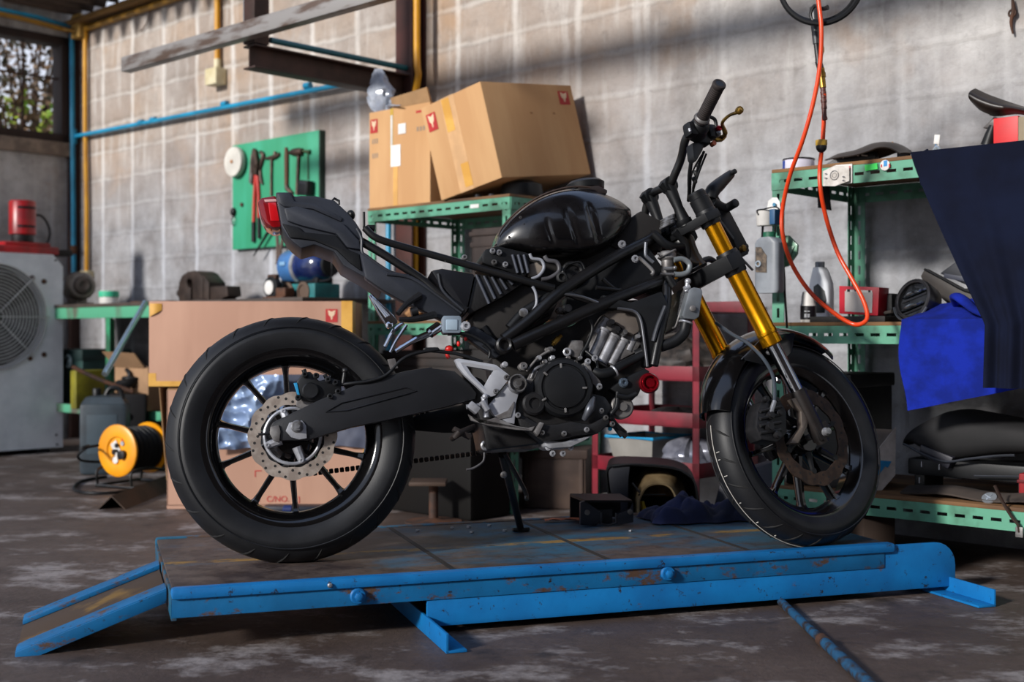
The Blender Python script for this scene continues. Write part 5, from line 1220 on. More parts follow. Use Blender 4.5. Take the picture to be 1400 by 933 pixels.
MB().rbox((-.05, -.06, -.08), (.05, .0, .0), .006).build('outlet_box', IVORY, t, 30, Vector((0, 0, 1.16 - 2.83)) + WU * .02 + WN * -.03, WR)
MB().rbox((-.07, -.05, -.06), (.05, .02, .10), .006).build('junction_box', mat('tan_box', '#a9843f', .6), t, 30, Vector((0, 0, .0)) + WU * -.04, WR)
MB().tube([Vector((0, 0, 0)), WU * 1.0 + Vector((0, 0, .0)), WU * 2.2], .02, 10).build('branch', mat('dull_conduit', '#9a6f1c', .5), t)
MB().tube([Vector((0, 0, -.02)), WU * -.12 + WN * .1, WU * -.12 + WN * .4 + Vector((0, 0, .02)), WU * -.12 + WN * 1.5 + Vector((0, 0, .05))], .016, 10).build('branch', mat('dull_conduit', '#9a6f1c'), t)
uy = -4.177
t, o = upipe('conduit', 'yellow conduit ending in an ivory box high on the block wall', 'conduit', [(uy, .03, 3.3), (uy, .03, 2.33)], .017, YELP)
MB().rbox((-.06, -.05, -.10), (.06, .025, 0), .008).build('outlet_box', IVORY, t, 30, Vector((0, 0, 2.32 - 3.3)), WR)
MB().cyl(Vector((0, 0, 2.31 - 3.3)), Vector((0, 0, 2.38 - 3.3)), .021).build('collar', IVORY, t)
u0 = uz(570, 60, .12)[0]
t, o = upipe('conduit', 'yellow conduit bending in front of the brown steel column behind the boxes', 'conduit', [(u0, .12, 2.9), (u0, .12, 2.12), (u0 + .01, .12, 2.0), (u0 - .05, .1, 1.86), (u0 - .10, .05, 1.7), (u0 - .11, .03, .9)], .017, YELP, sm=4)
# column, bracket and pale steel section
cu = uz(566, 60, .03)[0]
t = wthing('steel_column', 'reddish brown steel column against the block wall behind the boxes', 'column', cu, .0, 0)
CB = mat('column_brown', '#4a2721', .6, .2, hx2='#38201b', scale=6)
MB().rbox((-.06, -.10, 0), (.06, -.09, 3.2), .001).rbox((-.06, -.012, 0), (.06, -.002, 3.2), .001).rbox((-.004, -.09, 0), (.004, -.012, 3.2)).build('web_section', CB, t, 30)
t = wthing('bracket_beam', 'brown steel bracket beam sticking out from the wall column', 'beam', cu, .10, 2.0)
BRN = mat('bracket_brown', '#33231d', .55, .3, hx2='#46302a', scale=8)
BW = .92
MB().rbox((-.045, -BW, .012), (.045, 0, .02), .001).rbox((-.045, -BW, -.085), (.045, 0, -.077), .001).rbox((-.004, -BW, -.08), (.004, 0, .014)).build('beam_section', BRN, t, 30)
MB().tube([(.02, -BW + .1, .055), (.02, 0, .055)], .014, 10).build('pipe', mat('teal_strip', '#176a78', .5), t, 30)
MB().rbox((-.04, -BW + .0, .026), (.04, -BW + .08, 1.2), .003).build('hanger_post', BRN, t, 30)
MB().rbox((-.047, -BW, .03), (-.040, -BW + .085, 1.2), .001).build('hanger_edge', mat('pale_edge', '#8d9096', .4, .4), t, 30)
t0u, t1u = -3.416, uz(586, 0, .98)[0]
tag(MB().rbox((0, 0, 0), (t1u - t0u, .055, .072), .004).build('steel_section', mat('galvanised', '#8f8b88', .45, .35, hx2='#5b4a40', scale=7, lo=.45, hi=.6, stretch=(.6, 1, 3), bump=.08), None, 30, wp(t0u, 1.09, 2.032), WR), 'pale weathered steel section fixed across the end of the bracket beam', 'beam')
# wires on the wall
for k, (pts, lab) in enumerate((([(206, 8), (204, 22), (198, 36), (192, 43)], 'short dark wire hanging on the block wall under the roof'), ([(113, 40), (108, 80), (112, 110), (116, 130)], 'thin dark wire hanging beside the conduit in the corner'))):
    P = [wp(uz(x, y, .015)[0], .015, uz(x, y, .015)[1]) for x, y in pts]
    tag(MB().tube([q - P[0] for q in P], .004, 6, 5).build('wire', RUST, None, 60, P[0]), lab, 'wire')
# ------------------------------------------------ tool board
bx0, bx1, bz0, bz1 = -4.009, -3.188, 1.225, 1.842
t = wthing('tool_board', 'bright green wooden tool board hung on the block wall', 'tool board', bx0, .025, bz0)
GB = mat('board_green', '#3a9f7c', .55, hx2='#2f8f68', scale=5, stretch=(1, 1, .25), bump=.04)
MB().rbox((0, -.012, 0), (bx1 - bx0, .022, bz1 - bz0), .003).build('panel', GB, t, 30)
MB().rbox((bx1 - bx0, -.012, 0), (bx1 - bx0 + .012, .024, bz1 - bz0), .001).build('edge_strip', mat('board_edge', '#1c3a2c', .6), t, 30)
MB().lathe([(.012, 0), (.012, .01), (.006, .012)], (uz(331, 280, .04)[0] - bx0, -.012, uz(331, 280, .04)[1] - bz0), (0, -1, 0), 14).build('hook', RUST, t)
TS = mat('tool_steel', '#3a2f29', .5, .5, hx2='#55443a', scale=20)
def tool(name, label, cat, px, py, d=.045):
    u, z = uz(px, py, d); t = wthing(name, label, cat, u, d, z)
    def L(x, y, dd=0.0): a, b = uz(x, y, d + dd); return Vector((a - u, -dd, b - z))
    return t, L
t, L = tool('buffing_wheel', 'round white wheel with an orange centre hung at the corner of the tool board', 'wheel', 325, 222)
MB().lathe([(.04, -.002), (.085, .004), (.09, .02), (.085, .036), (.02, .04)], (0, 0, 0), (0, -1, 0), 36).build('disc', mat('buff_white', '#d3cfc6', .9), t)
MB().lathe([(.010, .038), (.010, .046), (.004, .048)], (0, 0, 0), (0, -1, 0), 16).build('hub', mat('orange_hub', '#b5701c', .5), t)
t, L = tool('bolt_cutter', 'red handled bolt cutter hanging on the green tool board', 'bolt cutter', 349, 212)
RH = mat('handle_red', '#b8281f', .4)
MB().tube([L(350, 236), L(348, 270), L(347, 306)], [.012, .011, .011], 10).build('handle', RH, t); MB().tube([L(352, 238), L(354, 270), L(354, 300)], [.012, .011, .011], 10).build('handle', RH, t)
MB().tube([L(347, 304), L(347, 331)], .0145, 10).build('grip', BLKP, t); MB().tube([L(354, 298), L(354.5, 326)], .012, 10).build('grip', BLKP, t)
MB().prism([L(347, 238), L(346, 222), L(348, 206), L(350, 203), L(352, 206), L(355, 222), L(354, 240)], (0, -.02, 0), .003).cyl(L(350, 228, .0), L(350, 228, .03), .012).build('jaw_head', TS, t, 35)
t, L = tool('pliers', 'grey pliers hanging left of the red bolt cutter on the tool board', 'pliers', 344, 225)
MB().tube([L(344, 212), L(343.5, 230), L(342, 250)], [.006, .010, .008], 8).tube([L(344, 214), L(345, 232), L(343.5, 252)], [.006, .009, .007], 8).build('pliers_body', mat('tool_grey', '#5e5a58', .4, .6), t)
t, L = tool('hand_clamp', 'small dark clamp hanging just right of the bolt cutter jaws', 'clamp', 357, 214)
MB().tube([L(356, 208), L(360, 212), L(358, 222), L(356, 232), L(357, 246), L(359, 252)], [.010, .014, .012, .007, .012, .006], 8, 4).build('clamp_body', TS, t)
t, L = tool('claw_wrench', 'dark T shaped wrench with a forked head on the tool board', 'wrench', 372, 212)
MB().tube([L(362, 217), L(368, 216), L(374, 215), L(379, 213), L(382, 210)], [.006, .010, .015, .012, .010], 8, 3).tube([L(376, 213), L(376, 207)], [.010, .008], 8).tube([L(371.5, 216), L(371, 240), L(371, 268)], [.009, .008, .008], 8).build('wrench_body', TS, t)
t, L = tool('wood_handle_bar', 'brown wooden handled bar hanging in the middle of the tool board', 'bar', 392, 208)
MB().tube([L(391, 202), L(392, 210), L(392, 235), L(392, 255)], [.008, .014, .014, .013], 10).build('handle', mat('old_wood', '#6b4632', .7, hx2='#52331f', stretch=(1, 1, .2)), t); MB().tube([L(392, 250), L(393, 258), L(400, 265)], [.010, .016, .010], 8, 3).build('bar_end', TS, t)
t, L = tool('hammer', 'dark hammer hanging head up on the tool board', 'hammer', 408, 212)
MB().tube([L(397, 209), L(402, 208), L(409, 208), L(414, 207)], [.012, .020, .024, .018], 10, 2).build('hammer_head', TS, t); MB().tube([L(408.5, 212), L(407, 240), L(406, 266)], .010, 8).build('handle', TS, t)
t, L = tool('wheel_brace', 'thin rusty wheel brace hanging at the right of the tool board', 'wheel brace', 421, 208)
MB().tube([L(412, 206), L(418, 207), L(424, 208)], [.006, .008, .013], 8).tube([L(421, 208), L(421, 246)], .0035, 6).build('brace_body', mat('brace_green_rust', '#4a5a3c', .6, .3), t)
t, L = tool('black_holder', 'black box shaped holder at the lower right of the tool board', 'holder', 424, 255)
MB().prism([L(416, 264), L(419, 247), L(430, 248), L(429, 268), L(417, 268)], (0, -.05, 0), .005).build('holder_body', BLKP, t, 35); MB().prism([L(419.5, 249), L(429, 250), L(428.7, 253), L(419, 252)], (0, -.052, 0), .001).build('holder_lip', GRYP, t)
t, L = tool('key_ring', 'black knob with a wire ring hanging at the left edge of the tool board', 'ring', 318, 294)
MB().ball(L(319, 290), (.022, .018, .026)).build('knob', BLKP, t); MB().torus(L(318.5, 302), (.3, 1, 0), .026, .003, 24, 6).build('wire_ring', STEEL, t)
t, L = tool('rod', 'thin black rod leaning from the tool board behind the tail lamp', 'rod', 372, 312)
MB().tube([L(376, 306, .02), L(365, 320, .02), L(347, 350, .02)], [.008, .009, .004], 8).build('rod_body', BLKP, t)
for lab, pts in (('brown strap hanging below the tool board, nearer the bolt cutter', ((377, 305), (379, 325), (380, 345), (379, 362))), ('second brown strap hanging below the tool board, under the tail', ((388, 310), (386, 330), (383, 345), (383, 360)))):
    t, L = tool('strap', lab, 'strap', *pts[0]); MB().tube([L(x, y, .02) for x, y in pts], .010, 8, 4, flat=.35).build('webbing', mat('strap_brown', '#5a4a42', .8), t)
# ============================================================= boxes behind the rear wheel
LOGO = mat('print_red', '#b32a2a', .7); TAPE = mat('tape_tan', '#d9a750', .35, hx2='#c8933e'); PRN = mat('print_grey', '#9a8672', .8); CARDW = mat('card_inside', '#a5825c', .9)
def emblem(par, c, sx, w_, h_, nrm_rot):
    # red square with a pale winged notch; plane local x/z at c, facing -y after nrm_rot
    c = Vector(c); m = nrm_rot
    P = lambda x, z, y=0: c + m @ Vector((x * w_, y, z * h_))
    MB().prism([P(-.5, -.5), P(.5, -.5), P(.5, .5), P(-.5, .5)], m @ Vector((0, -.0008, 0))).build('red_emblem', LOGO, par, 0)
    MB().prism([P(-.32, .42, -.0009), P(0, .3, -.0009), P(.32, .42, -.0009), P(.24, .05, -.0009), P(.07, -.1, -.0009), P(.05, -.3, -.0009), P(-.05, -.3, -.0009), P(-.07, -.1, -.0009), P(-.24, .05, -.0009)], m @ Vector((0, -.0006, 0))).build('emblem_wings', mat('emblem_pale', '#e2c4a4', .8), par, 0)
I3 = Matrix.Identity(3)
BZ = 5.18; bw = .405
bp = on_z(228, 693, 0); bp = Vector(((228 - 700) / F * BZ, BZ, 0)); r2 = R(2)
t = thing('cardboard_box', 'open lower cardboard box on the floor behind the rear wheel', 'box', bp, r2)
Wb, Hb = .875, .515
PK = mat('cardboard_pink', '#b8907a', .85, hx2='#ad8570', scale=5, stretch=(1, 1, .2))
mb = MB().rbox((0, 0, .012), (Wb, .006, Hb - .02)).rbox((0, bw - .006, .012), (Wb, bw, Hb - .02)).rbox((0, 0, .012), (.006, bw, Hb - .02)).rbox((Wb - .006, 0, .012), (Wb, bw, Hb - .02)).rbox((0, 0, .0), (Wb, bw, .018))
mb.build('body', PK, t, 30)
MB().hexa([(-.001, 0, .12), (.002, 0, .12), (.002, bw, .12), (-.001, bw, .12), (-.03, -.01, Hb - .01), (-.027, -.01, Hb - .01), (-.027, bw, Hb - .01), (-.03, bw, Hb - .01)]).build('flap', CARDW, t, 30)
MB().hexa([(0, 0, Hb - .022), (.3, 0, Hb - .022), (.3, bw - .02, Hb - .022), (0, bw - .02, Hb - .022), (0, .02, Hb - .012), (.28, .02, Hb - .012), (.28, bw - .02, Hb - .012), (0, bw - .02, Hb - .012)]).build('flap', CARDW, t, 30)
MB().rbox((Wb - .06, -.0012, .02), (Wb - .002, 0, Hb - .03)).build('corner_tape', TAPE, t, 0)
MB().rbox((.10, -.012, -.0), (.86, -.002, .006)).build('flap', TAPE, t, 0)
emblem(t, (Wb - .115, -.0005, .30), 1, .055, .05, I3)
def bpx(x, y):
    r = ray(x, y); n_ = Vector((-math.sin(r2), math.cos(r2), 0)); k = (bp - EYE).dot(n_) / r.dot(n_); q = EYE + r * k - bp
    return q.dot(Vector((math.cos(r2), math.sin(r2), 0))), q.z
x, z = bpx(380, 683); text('print', 'C/NO.', .034, LOGO, t, (x, -.001, z), (PI / 2, 0, 0))
x, z = bpx(353, 683); text('print', 'L', .03, LOGO, t, (x, -.001, z), (PI / 2, 0, 0))
x, z = bpx(409, 683); text('print', ']', .03, LOGO, t, (x, -.001, z), (PI / 2, 0, 0))
x, z = bpx(353, 648); MB().rbox((x - .014, -.0012, z + .010), (x + .014, 0, z + .014)).rbox((x - .014, -.0012, z - .014), (x - .010, 0, z + .012)).build('print', LOGO, t, 0)
# crumpled plastic wrap and dark sheet hanging over its front
x0, z0 = bpx(292, 612); x1, z1 = bpx(500, 512); xm = bpx(388, 540)[0]
random.seed(11)
from mathutils import noise as mnoise
def crump(x0, x1, z0, z1, off, amp, sc, seed):
    def fn(u, v):
        x = x0 + (x1 - x0) * u; z = z0 + (z1 - z0) * v
        q = Vector((x * sc + seed, z * sc, seed)); 
        return (x, -off - amp * (1 - 1.7 * abs(mnoise.noise(q))) - amp * .45 * (1 - 1.8 * abs(mnoise.noise(q * 2.6 + Vector((3, 1, 2))))), z + .012 * mnoise.noise(Vector((x * 9, 0, seed))) * (1 - v))
    return fn
wr = MB().sheet(crump(x0, xm + .02, z0, z1, .010, .045, 6.5, 1.3), 60, 50, .0008).build('plastic_wrap', mat('silver_film', '#8fa3c0', .26, .2, hx2='#6d82a4', scale=7, lo=.35, hi=.65), None, 25, bp, r2)
tag(wr, 'crumpled shiny plastic film hanging over the lower box, seen through the rear wheel', 'plastic film')
ds = MB().sheet(crump(xm, Wb - .03, z0 + .0, z1, .004, .012, 6, 4.1), 30, 20, .001).build('dark_sheet', mat('slate_sheet', '#4a4f60', .6, hx2='#3c4050'), None, 40, bp, r2)
tag(ds, 'slate blue plastic sheet hanging over the lower box behind the rear brake', 'sheet')
# upper box
t = thing('cardboard_box', 'long closed cardboard box on top of the lower box behind the rear wheel', 'box', bp + Vector((-.075, .0, Hb - .004)), R(1))
Wu, Hu = .845, .355
MB().rbox((0, 0, 0), (Wu, bw, Hu), .004).build('body', PK, t, 30)
MB().rbox((Wu - .045, -.0012, .0), (Wu + .0015, .12, Hu + .001)).build('corner_tape', TAPE, t, 0)
MB().rbox((-.0012, -.0012, -.0), (.6, .0, .022)).rbox((-.0012, -.001, 0), (.03, .0, .055)).build('tape_strip', TAPE, t, 0)
MB().sheet(lambda u, v: (.005 + .05 * u, -.002 - .006 * math.sin(PI * u), Hu - .01 - .055 * v * (1 - .5 * u)), 8, 6, .0008).build('torn_tape', TAPE, t)
emblem(t, (Wu - .085, -.0008, Hu - .06), 1, .05, .055, I3)
# dark motor part in front of the lower box, wood offcut under it
p = on_z(400, 708, 0)
t = thing('plastic_part', 'dark blue black motor part lying on the floor before the lower box', 'part', Vector((p.x, 4.98, 0)))
MB().rbox((-.12, -.04, .012), (.13, .04, .045), .012).build('body', mat('navy_black', '#161a28', .4), t, 35)
MB().lathe([(.012, -.02), (.018, -.015), (.018, .015), (.012, .02)], (-.02, -.03, .03), (1, 0, 0), 20).build('drum', mat('navy_blue_part', '#1a2a5c', .4), t)
MB().rbox((-.10, -.03, 0), (-.04, .03, .014), .002).rbox((.06, -.03, 0), (.11, .03, .014), .002).build('foot', BLKP, t)
# ============================================================= centre shelf with two boxes
S2U, S2W = -2.10, .885
t = wthing('shelf_unit', 'green slotted steel shelf unit behind the motorcycle carrying two big boxes', 'shelf', S2U, .6)
shelving(t, S2W, .565, (.30, .775, 1.285), 1.285)
MB().rbox((-.0, -.0065, 1.252), (0.05, -.0045, 1.268)).build('sticker', WHITE, t, 0).location = (.66, 0, 0)
# box A
t = wthing('cardboard_box', 'upright cardboard box with white labels at the left end of the centre shelf', 'box', S2U - .005, .592, 1.298)
Wa, Ha = .405, .435
MB().rbox((0, 0, 0), (Wa, .40, Ha), .004).build('body', CARD, t, 30)
emblem(t, (.035, -.0008, Ha - .065), 1, .05, .062, I3)
for z in (Ha - .145, Ha - .21): 
    for k in range(3): MB().rbox((.022 + .015 * k, -.001, z), (.031 + .015 * k, 0, z + .022)).build('print', PRN, t, 0)
MB().rbox((.145, -.0012, .22), (.165, 0, Ha)).build('parcel_tape', mat('clear_yellow_tape', '#c9a545', .25), t, 0)
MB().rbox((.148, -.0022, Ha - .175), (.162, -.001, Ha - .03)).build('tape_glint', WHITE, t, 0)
MB().rbox((.15, -.0025, Ha - .26), (.215, -.0012, Ha - .165)).build('white_label', mat('label_white', '#e6e4e0', .6), t, 0)
MB().rbox((.20, -.0025, Ha - .12), (.25, -.0012, Ha - .075)).build('white_label', mat('label_white', '#e6e4e0'), t, 0)
MB().rbox((.165, -.0012, .0), (.195, 0, .20)).build('old_tape', mat('old_tape', '#d3a058', .6), t, 0)
for k in range(3): MB().rbox((Wa - .085 + .02 * k, -.001, Ha - .12), (Wa - .072 + .02 * k, 0, Ha - .10)).build('print', PRN, t, 0)
MB().rbox((Wa - .09, -.001, Ha - .04), (Wa - .03, 0, Ha - .03)).build('print', LOGO, t, 0)
MB().hexa([(.16, .0, Ha), (Wa, .0, Ha), (Wa, .012, Ha), (.16, .012, Ha), (.16, -.012, Ha + .045), (Wa + .0, -.02, Ha + .06), (Wa, -.012, Ha + .06), (.16, -.004, Ha + .045)]).build('flap', CARDW, t, 30)
# crumpled bag on its corner
random.seed(5)
bc = wp(uz(523, 130, .56)[0], .56, 1.298 + Ha)
rings = []
for i in range(17):
    v = i / 16; z = .20 * v; r0 = .075 * (math.sin(PI * (.12 + .83 * v)) ** .6) * (1 - .35 * v); ring = []
    for j in range(26):
        a = 2 * PI * j / 26; q = Vector((math.cos(a) * 2.2, math.sin(a) * 2.2, v * 3.2)); r = r0 * (1 + .42 * mnoise.noise(q * 1.6) + .22 * mnoise.noise(q * 4))
        ring.append((r * math.cos(a) - .03 * v, r * math.sin(a) * .75, z))
    rings.append(ring)
bag = MB().loft(rings); bag.tube([(.05, 0, .02), (.10, -.03, .015), (.15, -.05, .005), (.19, -.06, .0)], [.02, .014, .008, .004], 8, 3, flat=.5)
tag(bag.build('plastic_bag', mat('bag_plastic', '#c3cad6', .15, hx2='#9aa2b2', scale=14, alpha=.72, lo=.4, hi=.6), None, 35, bc, WR), 'crumpled clear plastic bag on top of the upright box', 'bag')
# tilted box B
t = thing('cardboard_box', 'large tilted cardboard box with yellow tape on the centre shelf', 'box', Vector((-.041, 5.03, 1.362)))
t.rotation_euler = (-.1897, -.1203, .8449)
D = (.59, .36, .404)
MB().rbox((0, 0, 0), D, .005).build('body', CARD, t, 30)
FL = Matrix.Rotation(R(-90), 3, 'Z')        # faces -x
MBx = lambda y0, y1, z0, z1, th=.0012: MB().rbox((-th, y0, z0), (0, y1, z1))
MBx(.19, .235, D[2] - .145, D[2] - .005).build('tape_strip', TAPE, t, 0); MBx(.16, .205, .015, .115).build('tape_strip', TAPE, t, 0)
MBx(.16, .24, 0, D[2], .0006).build('old_tape', mat('pale_old_tape', '#cfa374', .6), t, 0)  # wide pale band of old tape down the left face
emblem(t, (-.0014, D[1] - .05, D[2] - .075), 1, .055, .075, FL)
emblem(t, (D[0] - .07, -.0008, D[2] - .06), 1, .07, .06, I3)
for x in (.27, .42): MB().rbox((x, -.0015, .27), (x + .014, .0, .277)).build('staple', mat('staple', '#8c5a2c', .5), t, 0)
# clutter that props it up
q = wp(S2U, .6, 1.298)
def w2(u, d, z): return wp(S2U + u, d, 1.297 + z)
t = thing('engine_part', 'dark greasy engine part lying under the tilted box on the centre shelf', 'part', w2(.66, .22, 0), WR)
MB().rbox((-.12, -.11, 0), (.1, .08, .035), .012).cyl((-.02, -.11, .03), (-.02, .06, .03), .022).lathe([(.02, 0), (.035, .01), (.035, .035)], (.07, -.03, .0), (0, 0, 1), 18).build('casting', IRON, t)
t = thing('gear_cover', 'black round cover standing at the right end of the centre shelf', 'cover', w2(.78, .42, 0), WR)
MB().lathe([(.03, 0), (.085, .005), (.09, .02), (.085, .06), (.05, .075)], (0, 0, 0), (0, 0, 1), 30).build('shell', BLKP, t); MB().lathe([(.02, .07), (.02, .085)], (0, 0, 0), (0, 0, 1), 16).build('stud', STEEL, t)
for k, (u_, d_, r, lab) in enumerate(((.50, .56, .018, 'steel ring lying at the front edge of the centre shelf'), (.56, .54, .014, 'small steel bush beside the ring on the centre shelf'), (.60, .5, .02, 'larger steel collar behind the bush on the centre shelf'))):
    tag(MB().lathe([(r * .6, 0), (r, 0), (r, .02), (r * .6, .02)], (0, 0, 0), (0, 0, 1), 18, caps=False, closed=True).build('collar', STEEL, None, 40, w2(u_ + .13, d_ - .03, .0)), lab, 'ring')
# dark crates and rags on the lower levels
def crate(label, u, d, z, W, D_, H, m, rz=0):
    t = wthing('crate', label, 'crate', u, d, z, None, rz)
    mb = MB()
    for x0, x1, y0, y1 in ((0, W, 0, .012), (0, W, D_ - .012, D_), (0, .012, 0, D_), (W - .012, W, 0, D_)): mb.rbox((x0, y0, 0), (x1, y1, H), .002)
    mb.rbox((0, 0, 0), (W, D_, .012)); mb.build('box', m, t, 30)
    mb = MB()
    for k in range(3): mb.rbox((-.004, -.004, H * (.12 + .34 * k)), (W + .004, .0, H * (.12 + .34 * k) + .02), .001)
    mb.build('rib', m, t, 30)
    MB().rbox((-.008, -.008, H - .03), (W + .008, D_ + .008, H - .012), .003).build('rim', m, t, 30)
    return t
BRC = mat('crate_brown', '#241a16', .7, hx2='#322621', scale=6, bump=.08)
crate('dark brown crate at the right of the middle level of the centre shelf', S2U + .62, .56, .79, .25, .46, .38, BRC)
crate('dark brown crate on the lowest level of the centre shelf', S2U + .06, .57, .315, .52, .48, .34, mat('crate_dark', '#1a1412', .7, hx2='#261c18'))
crate('black crate on the lowest level of the centre shelf beside the brown crate', S2U + .61, .55, .315, .26, .46, .38, DARK)
t = wthing('wood_bundle', 'bundle of tan offcuts on the middle level of the centre shelf', 'wood', S2U + .06, .4, .787)
random.seed(3)
for k in range(9):
    x = .015 + .025 * (k % 4); z = .022 + .045 * (k // 4); MB().tube([(x, -.05 + rnd(-.02, .02), z), (x + .02 + rnd(0, .05), .02, z + .09)], [.02, .022], 7).build('offcut', mat('tan_wood' if k % 2 else 'dark_wood', '#a87c52' if k % 2 else '#4a3120', .85), t)
# floor clutter below
p = on_z(758, 692, 0)
pc = Vector((p.x, p.y, 0))
t = thing('crate', 'dirty dark brown crate on the floor behind the side stand', 'crate', pc + Vector((-.14, -.08, 0)), R(-10))
CR = mat('crate_dirty', '#33251f', .75, hx2='#46362d', scale=7, bump=.15)
MB().rbox((0, 0, 0), (.27, .24, .235), .012).build('box', CR, t, 30)
MB().rbox((-.008, -.008, .21), (.278, .248, .25), .008).build('rim', CR, t, 30)
mb = MB()
for x in (.02, .25): mb.rbox((x - .008, -.006, .02), (x + .008, 0, .21), .002)
mb.build('rib', CR, t, 30)
p = on_z(617, 696, 0)
t = jug('fluid_bottle', 'plastic bottle with a dark green label on the floor behind the rear wheel', Vector((p.x, 5.22, 0)), .105, .07, .255, mat('dull_bottle', '#4a423e', .5), mat('cap_green', '#0d3a22', .5), 0, mat('label_green', '#0e3d1c', .6))
p = on_z(590, 722, 0)
t = thing('stool_stand', 'small rusty metal stand with a round base on the floor behind the rear wheel', 'stand', Vector((p.x, p.y + .12, 0)))
MB().lathe([(.11, 0), (.11, .008), (.03, .015), (.02, .02)], (0, 0, 0), (0, 0, 1), 28).build('base', RUST, t); MB().cyl((0, 0, .015), (0, 0, .15), .018).build('stem', RUST, t); MB().rbox((-.09, -.07, .15), (.05, .07, .165), .003).build('plate', mat('plate_rust', '#4a3a30', .6, .3), t)
t = thing('tyre_stack_box', 'large dark plastic bin on the floor in front of the centre shelf', 'bin', Vector((-.33, 5.02, 0)), R(-43))
t.name = 'storage_bin'
MB().rbox((-.26, -.03, 0), (.26, .2, .40), .02).build('bin', mat('bin_shaded', '#0a0807', .7, spec=.2), t, 35); MB().rbox((-.27, -.04, .40), (.27, .21, .43), .01).build('lid', mat('lid_dark', '#0d0a09', .7, spec=.2), t, 35)  # near-black tone puts the rear wheel's shadow into the bin colour
# ============================================================= red tool cart
ca, cb = -.905, -.395
t = wthing('tool_cart', 'red steel three tier tool cart on castors against the wall behind the engine', 'tool cart', ca, .46)
CW, CDp = cb - ca, .40
RC_ = mat('cart_red', '#7a1526', .45, hx2='#5c101c', scale=8)
zc_ = [uz(880, y, .46)[1] for y in (628, 562, 500)]
for z in zc_:
    mb = MB().rbox((0, 0, z - .055), (CW, .004, z), .001).rbox((0, CDp - .004, z - .055), (CW, CDp, z), .001).rbox((0, 0, z - .055), (.004, CDp, z), .001).rbox((CW - .004, 0, z - .055), (CW, CDp, z), .001).rbox((0, 0, z - .055), (CW, CDp, z - .05)); mb.build('tray', RC_, t, 30)
for x in (0, CW - .03):
    for y in (0, CDp - .03):
        MB().rbox((x, y, .09), (x + .03, y + .004, zc_[2] + .25)).rbox((x, y, .09), (x + .004, y + .03, zc_[2] + .25)).build('post', RC_, t, 30)
MB().rbox((0, 0, zc_[2] + .20), (CW, .004, zc_[2] + .25), .001).rbox((0, CDp - .004, zc_[2] + .2), (CW, CDp, zc_[2] + .25), .001).rbox((0, 0, zc_[2] + .2), (CW, CDp, zc_[2] + .204)).build('tray', RC_, t, 30)
for x in (.04, CW - .04):
    for y in (.04, CDp - .04):
        c_ = MB().rbox((x - .015, y - .015, .045), (x + .015, y + .015, .1), .004).build('castor', ALUD, t, 30)
        MB().lathe([(.02, -.012), (.03, -.01), (.03, .01), (.02, .012)], (x, y, .031), (1, 0, 0), 20).build('castor_wheel', BLKP, c_)
q = lambda x, d, z: wp(ca + x, .46 - d, z)
t = thing('plastic_basin', 'pale plastic basin with a blue rim on the lowest tray of the red cart', 'basin', q(.15, .17, zc_[0] - .049), WR)
MB().loft([[(-.11 * s, -.12 * s, z), (.11 * s, -.12 * s, z), (.11 * s, .12 * s, z), (-.11 * s, .12 * s, z)] for s, z in ((.8, 0), (1, .12), (.97, .12), (.78, .006))]).build('tub', mat('grey_tub', '#8d8a84', .6), t, 30)
MB().tube([(-.115, -.125, .122), (.115, -.125, .122), (.115, .125, .122), (-.115, .125, .122)], .007, 6, closed=True).build('rim', mat('rim_cyan', '#1b8fc0', .4), t)
random.seed(8)
def lump(fn_r, n=22, k=14): return [[fn_r(2 * PI * j / n, i / (k - 1)) for j in range(n)] for i in range(k)]
def pile(W, D_, H, seed, rough=.3):
    def f(a, v):
        c_, s_ = math.cos(a), math.sin(a); r = math.sqrt(max(0, 1 - v ** 1.6)) * (1 + rough * mnoise.noise(Vector((c_ * 1.7 + seed, s_ * 1.7, v * 2))) + rough * .5 * mnoise.noise(Vector((c_ * 4, s_ * 4 + seed, v * 5))))
        return (W * r * c_, D_ * r * s_, H * v * (1 + .2 * mnoise.noise(Vector((c_ * 2, s_ * 2, seed)))))
    return MB().loft(lump(f, 40, 18))
tag(pile(.135, .12, .12, 2.2, .4).build('plastic_bag', mat('grey_film', '#8a8c98', .2, .3, hx2='#6b6d79', scale=18, bump=.6, bscale=26), None, 25, q(.365, .16, zc_[0] - .049), WR), 'shiny crumpled grey plastic bag on the lowest tray of the red cart', 'bag')
tag(pile(.17, .13, .055, 6.1, .5).build('parts_heap', IRON, None, 40, q(.29, .18, zc_[1] - .049), WR), 'heap of dark greasy parts on the middle tray of the red cart', 'parts', kind='stuff')
tag(pile(.22, .15, .16, 9.4, .4).build('parts_heap', mat('heap_dark', '#1d1917', .6, hx2='#3a332f', scale=30), None, 40, q(.28, .18, zc_[2] - .049), WR), 'heap of dark parts on the upper tray of the red cart', 'parts', kind='stuff')
tag(MB().lathe([(.012, 0), (.018, .01), (.018, .03), (.010, .035)], (0, 0, 0), (0, 0, 1), 16).build('white_cap', WHITE, None, 40, q(.46, .045, zc_[1] + .001 - .049), WR), 'small white cap at the right of the middle tray of the red cart', 'cap')
tag(MB().rbox((0, 0, 0), (.04, .02, .02), .004).build('cable_tie_bundle', mat('cyan_part', '#1fa0cf', .4), None, 40, q(.245, .04, zc_[0] + .001), WR) if False else MB().lathe([(.012, 0), (.014, .004), (.012, .03)], (0, 0, 0), (0, 0, 1), 14).build('blue_cap', mat('cyan_part', '#1fa0cf', .4), None, 40, q(.20, .045, zc_[1] - .049), WR), 'small bright blue cap on the middle tray of the red cart', 'cap')
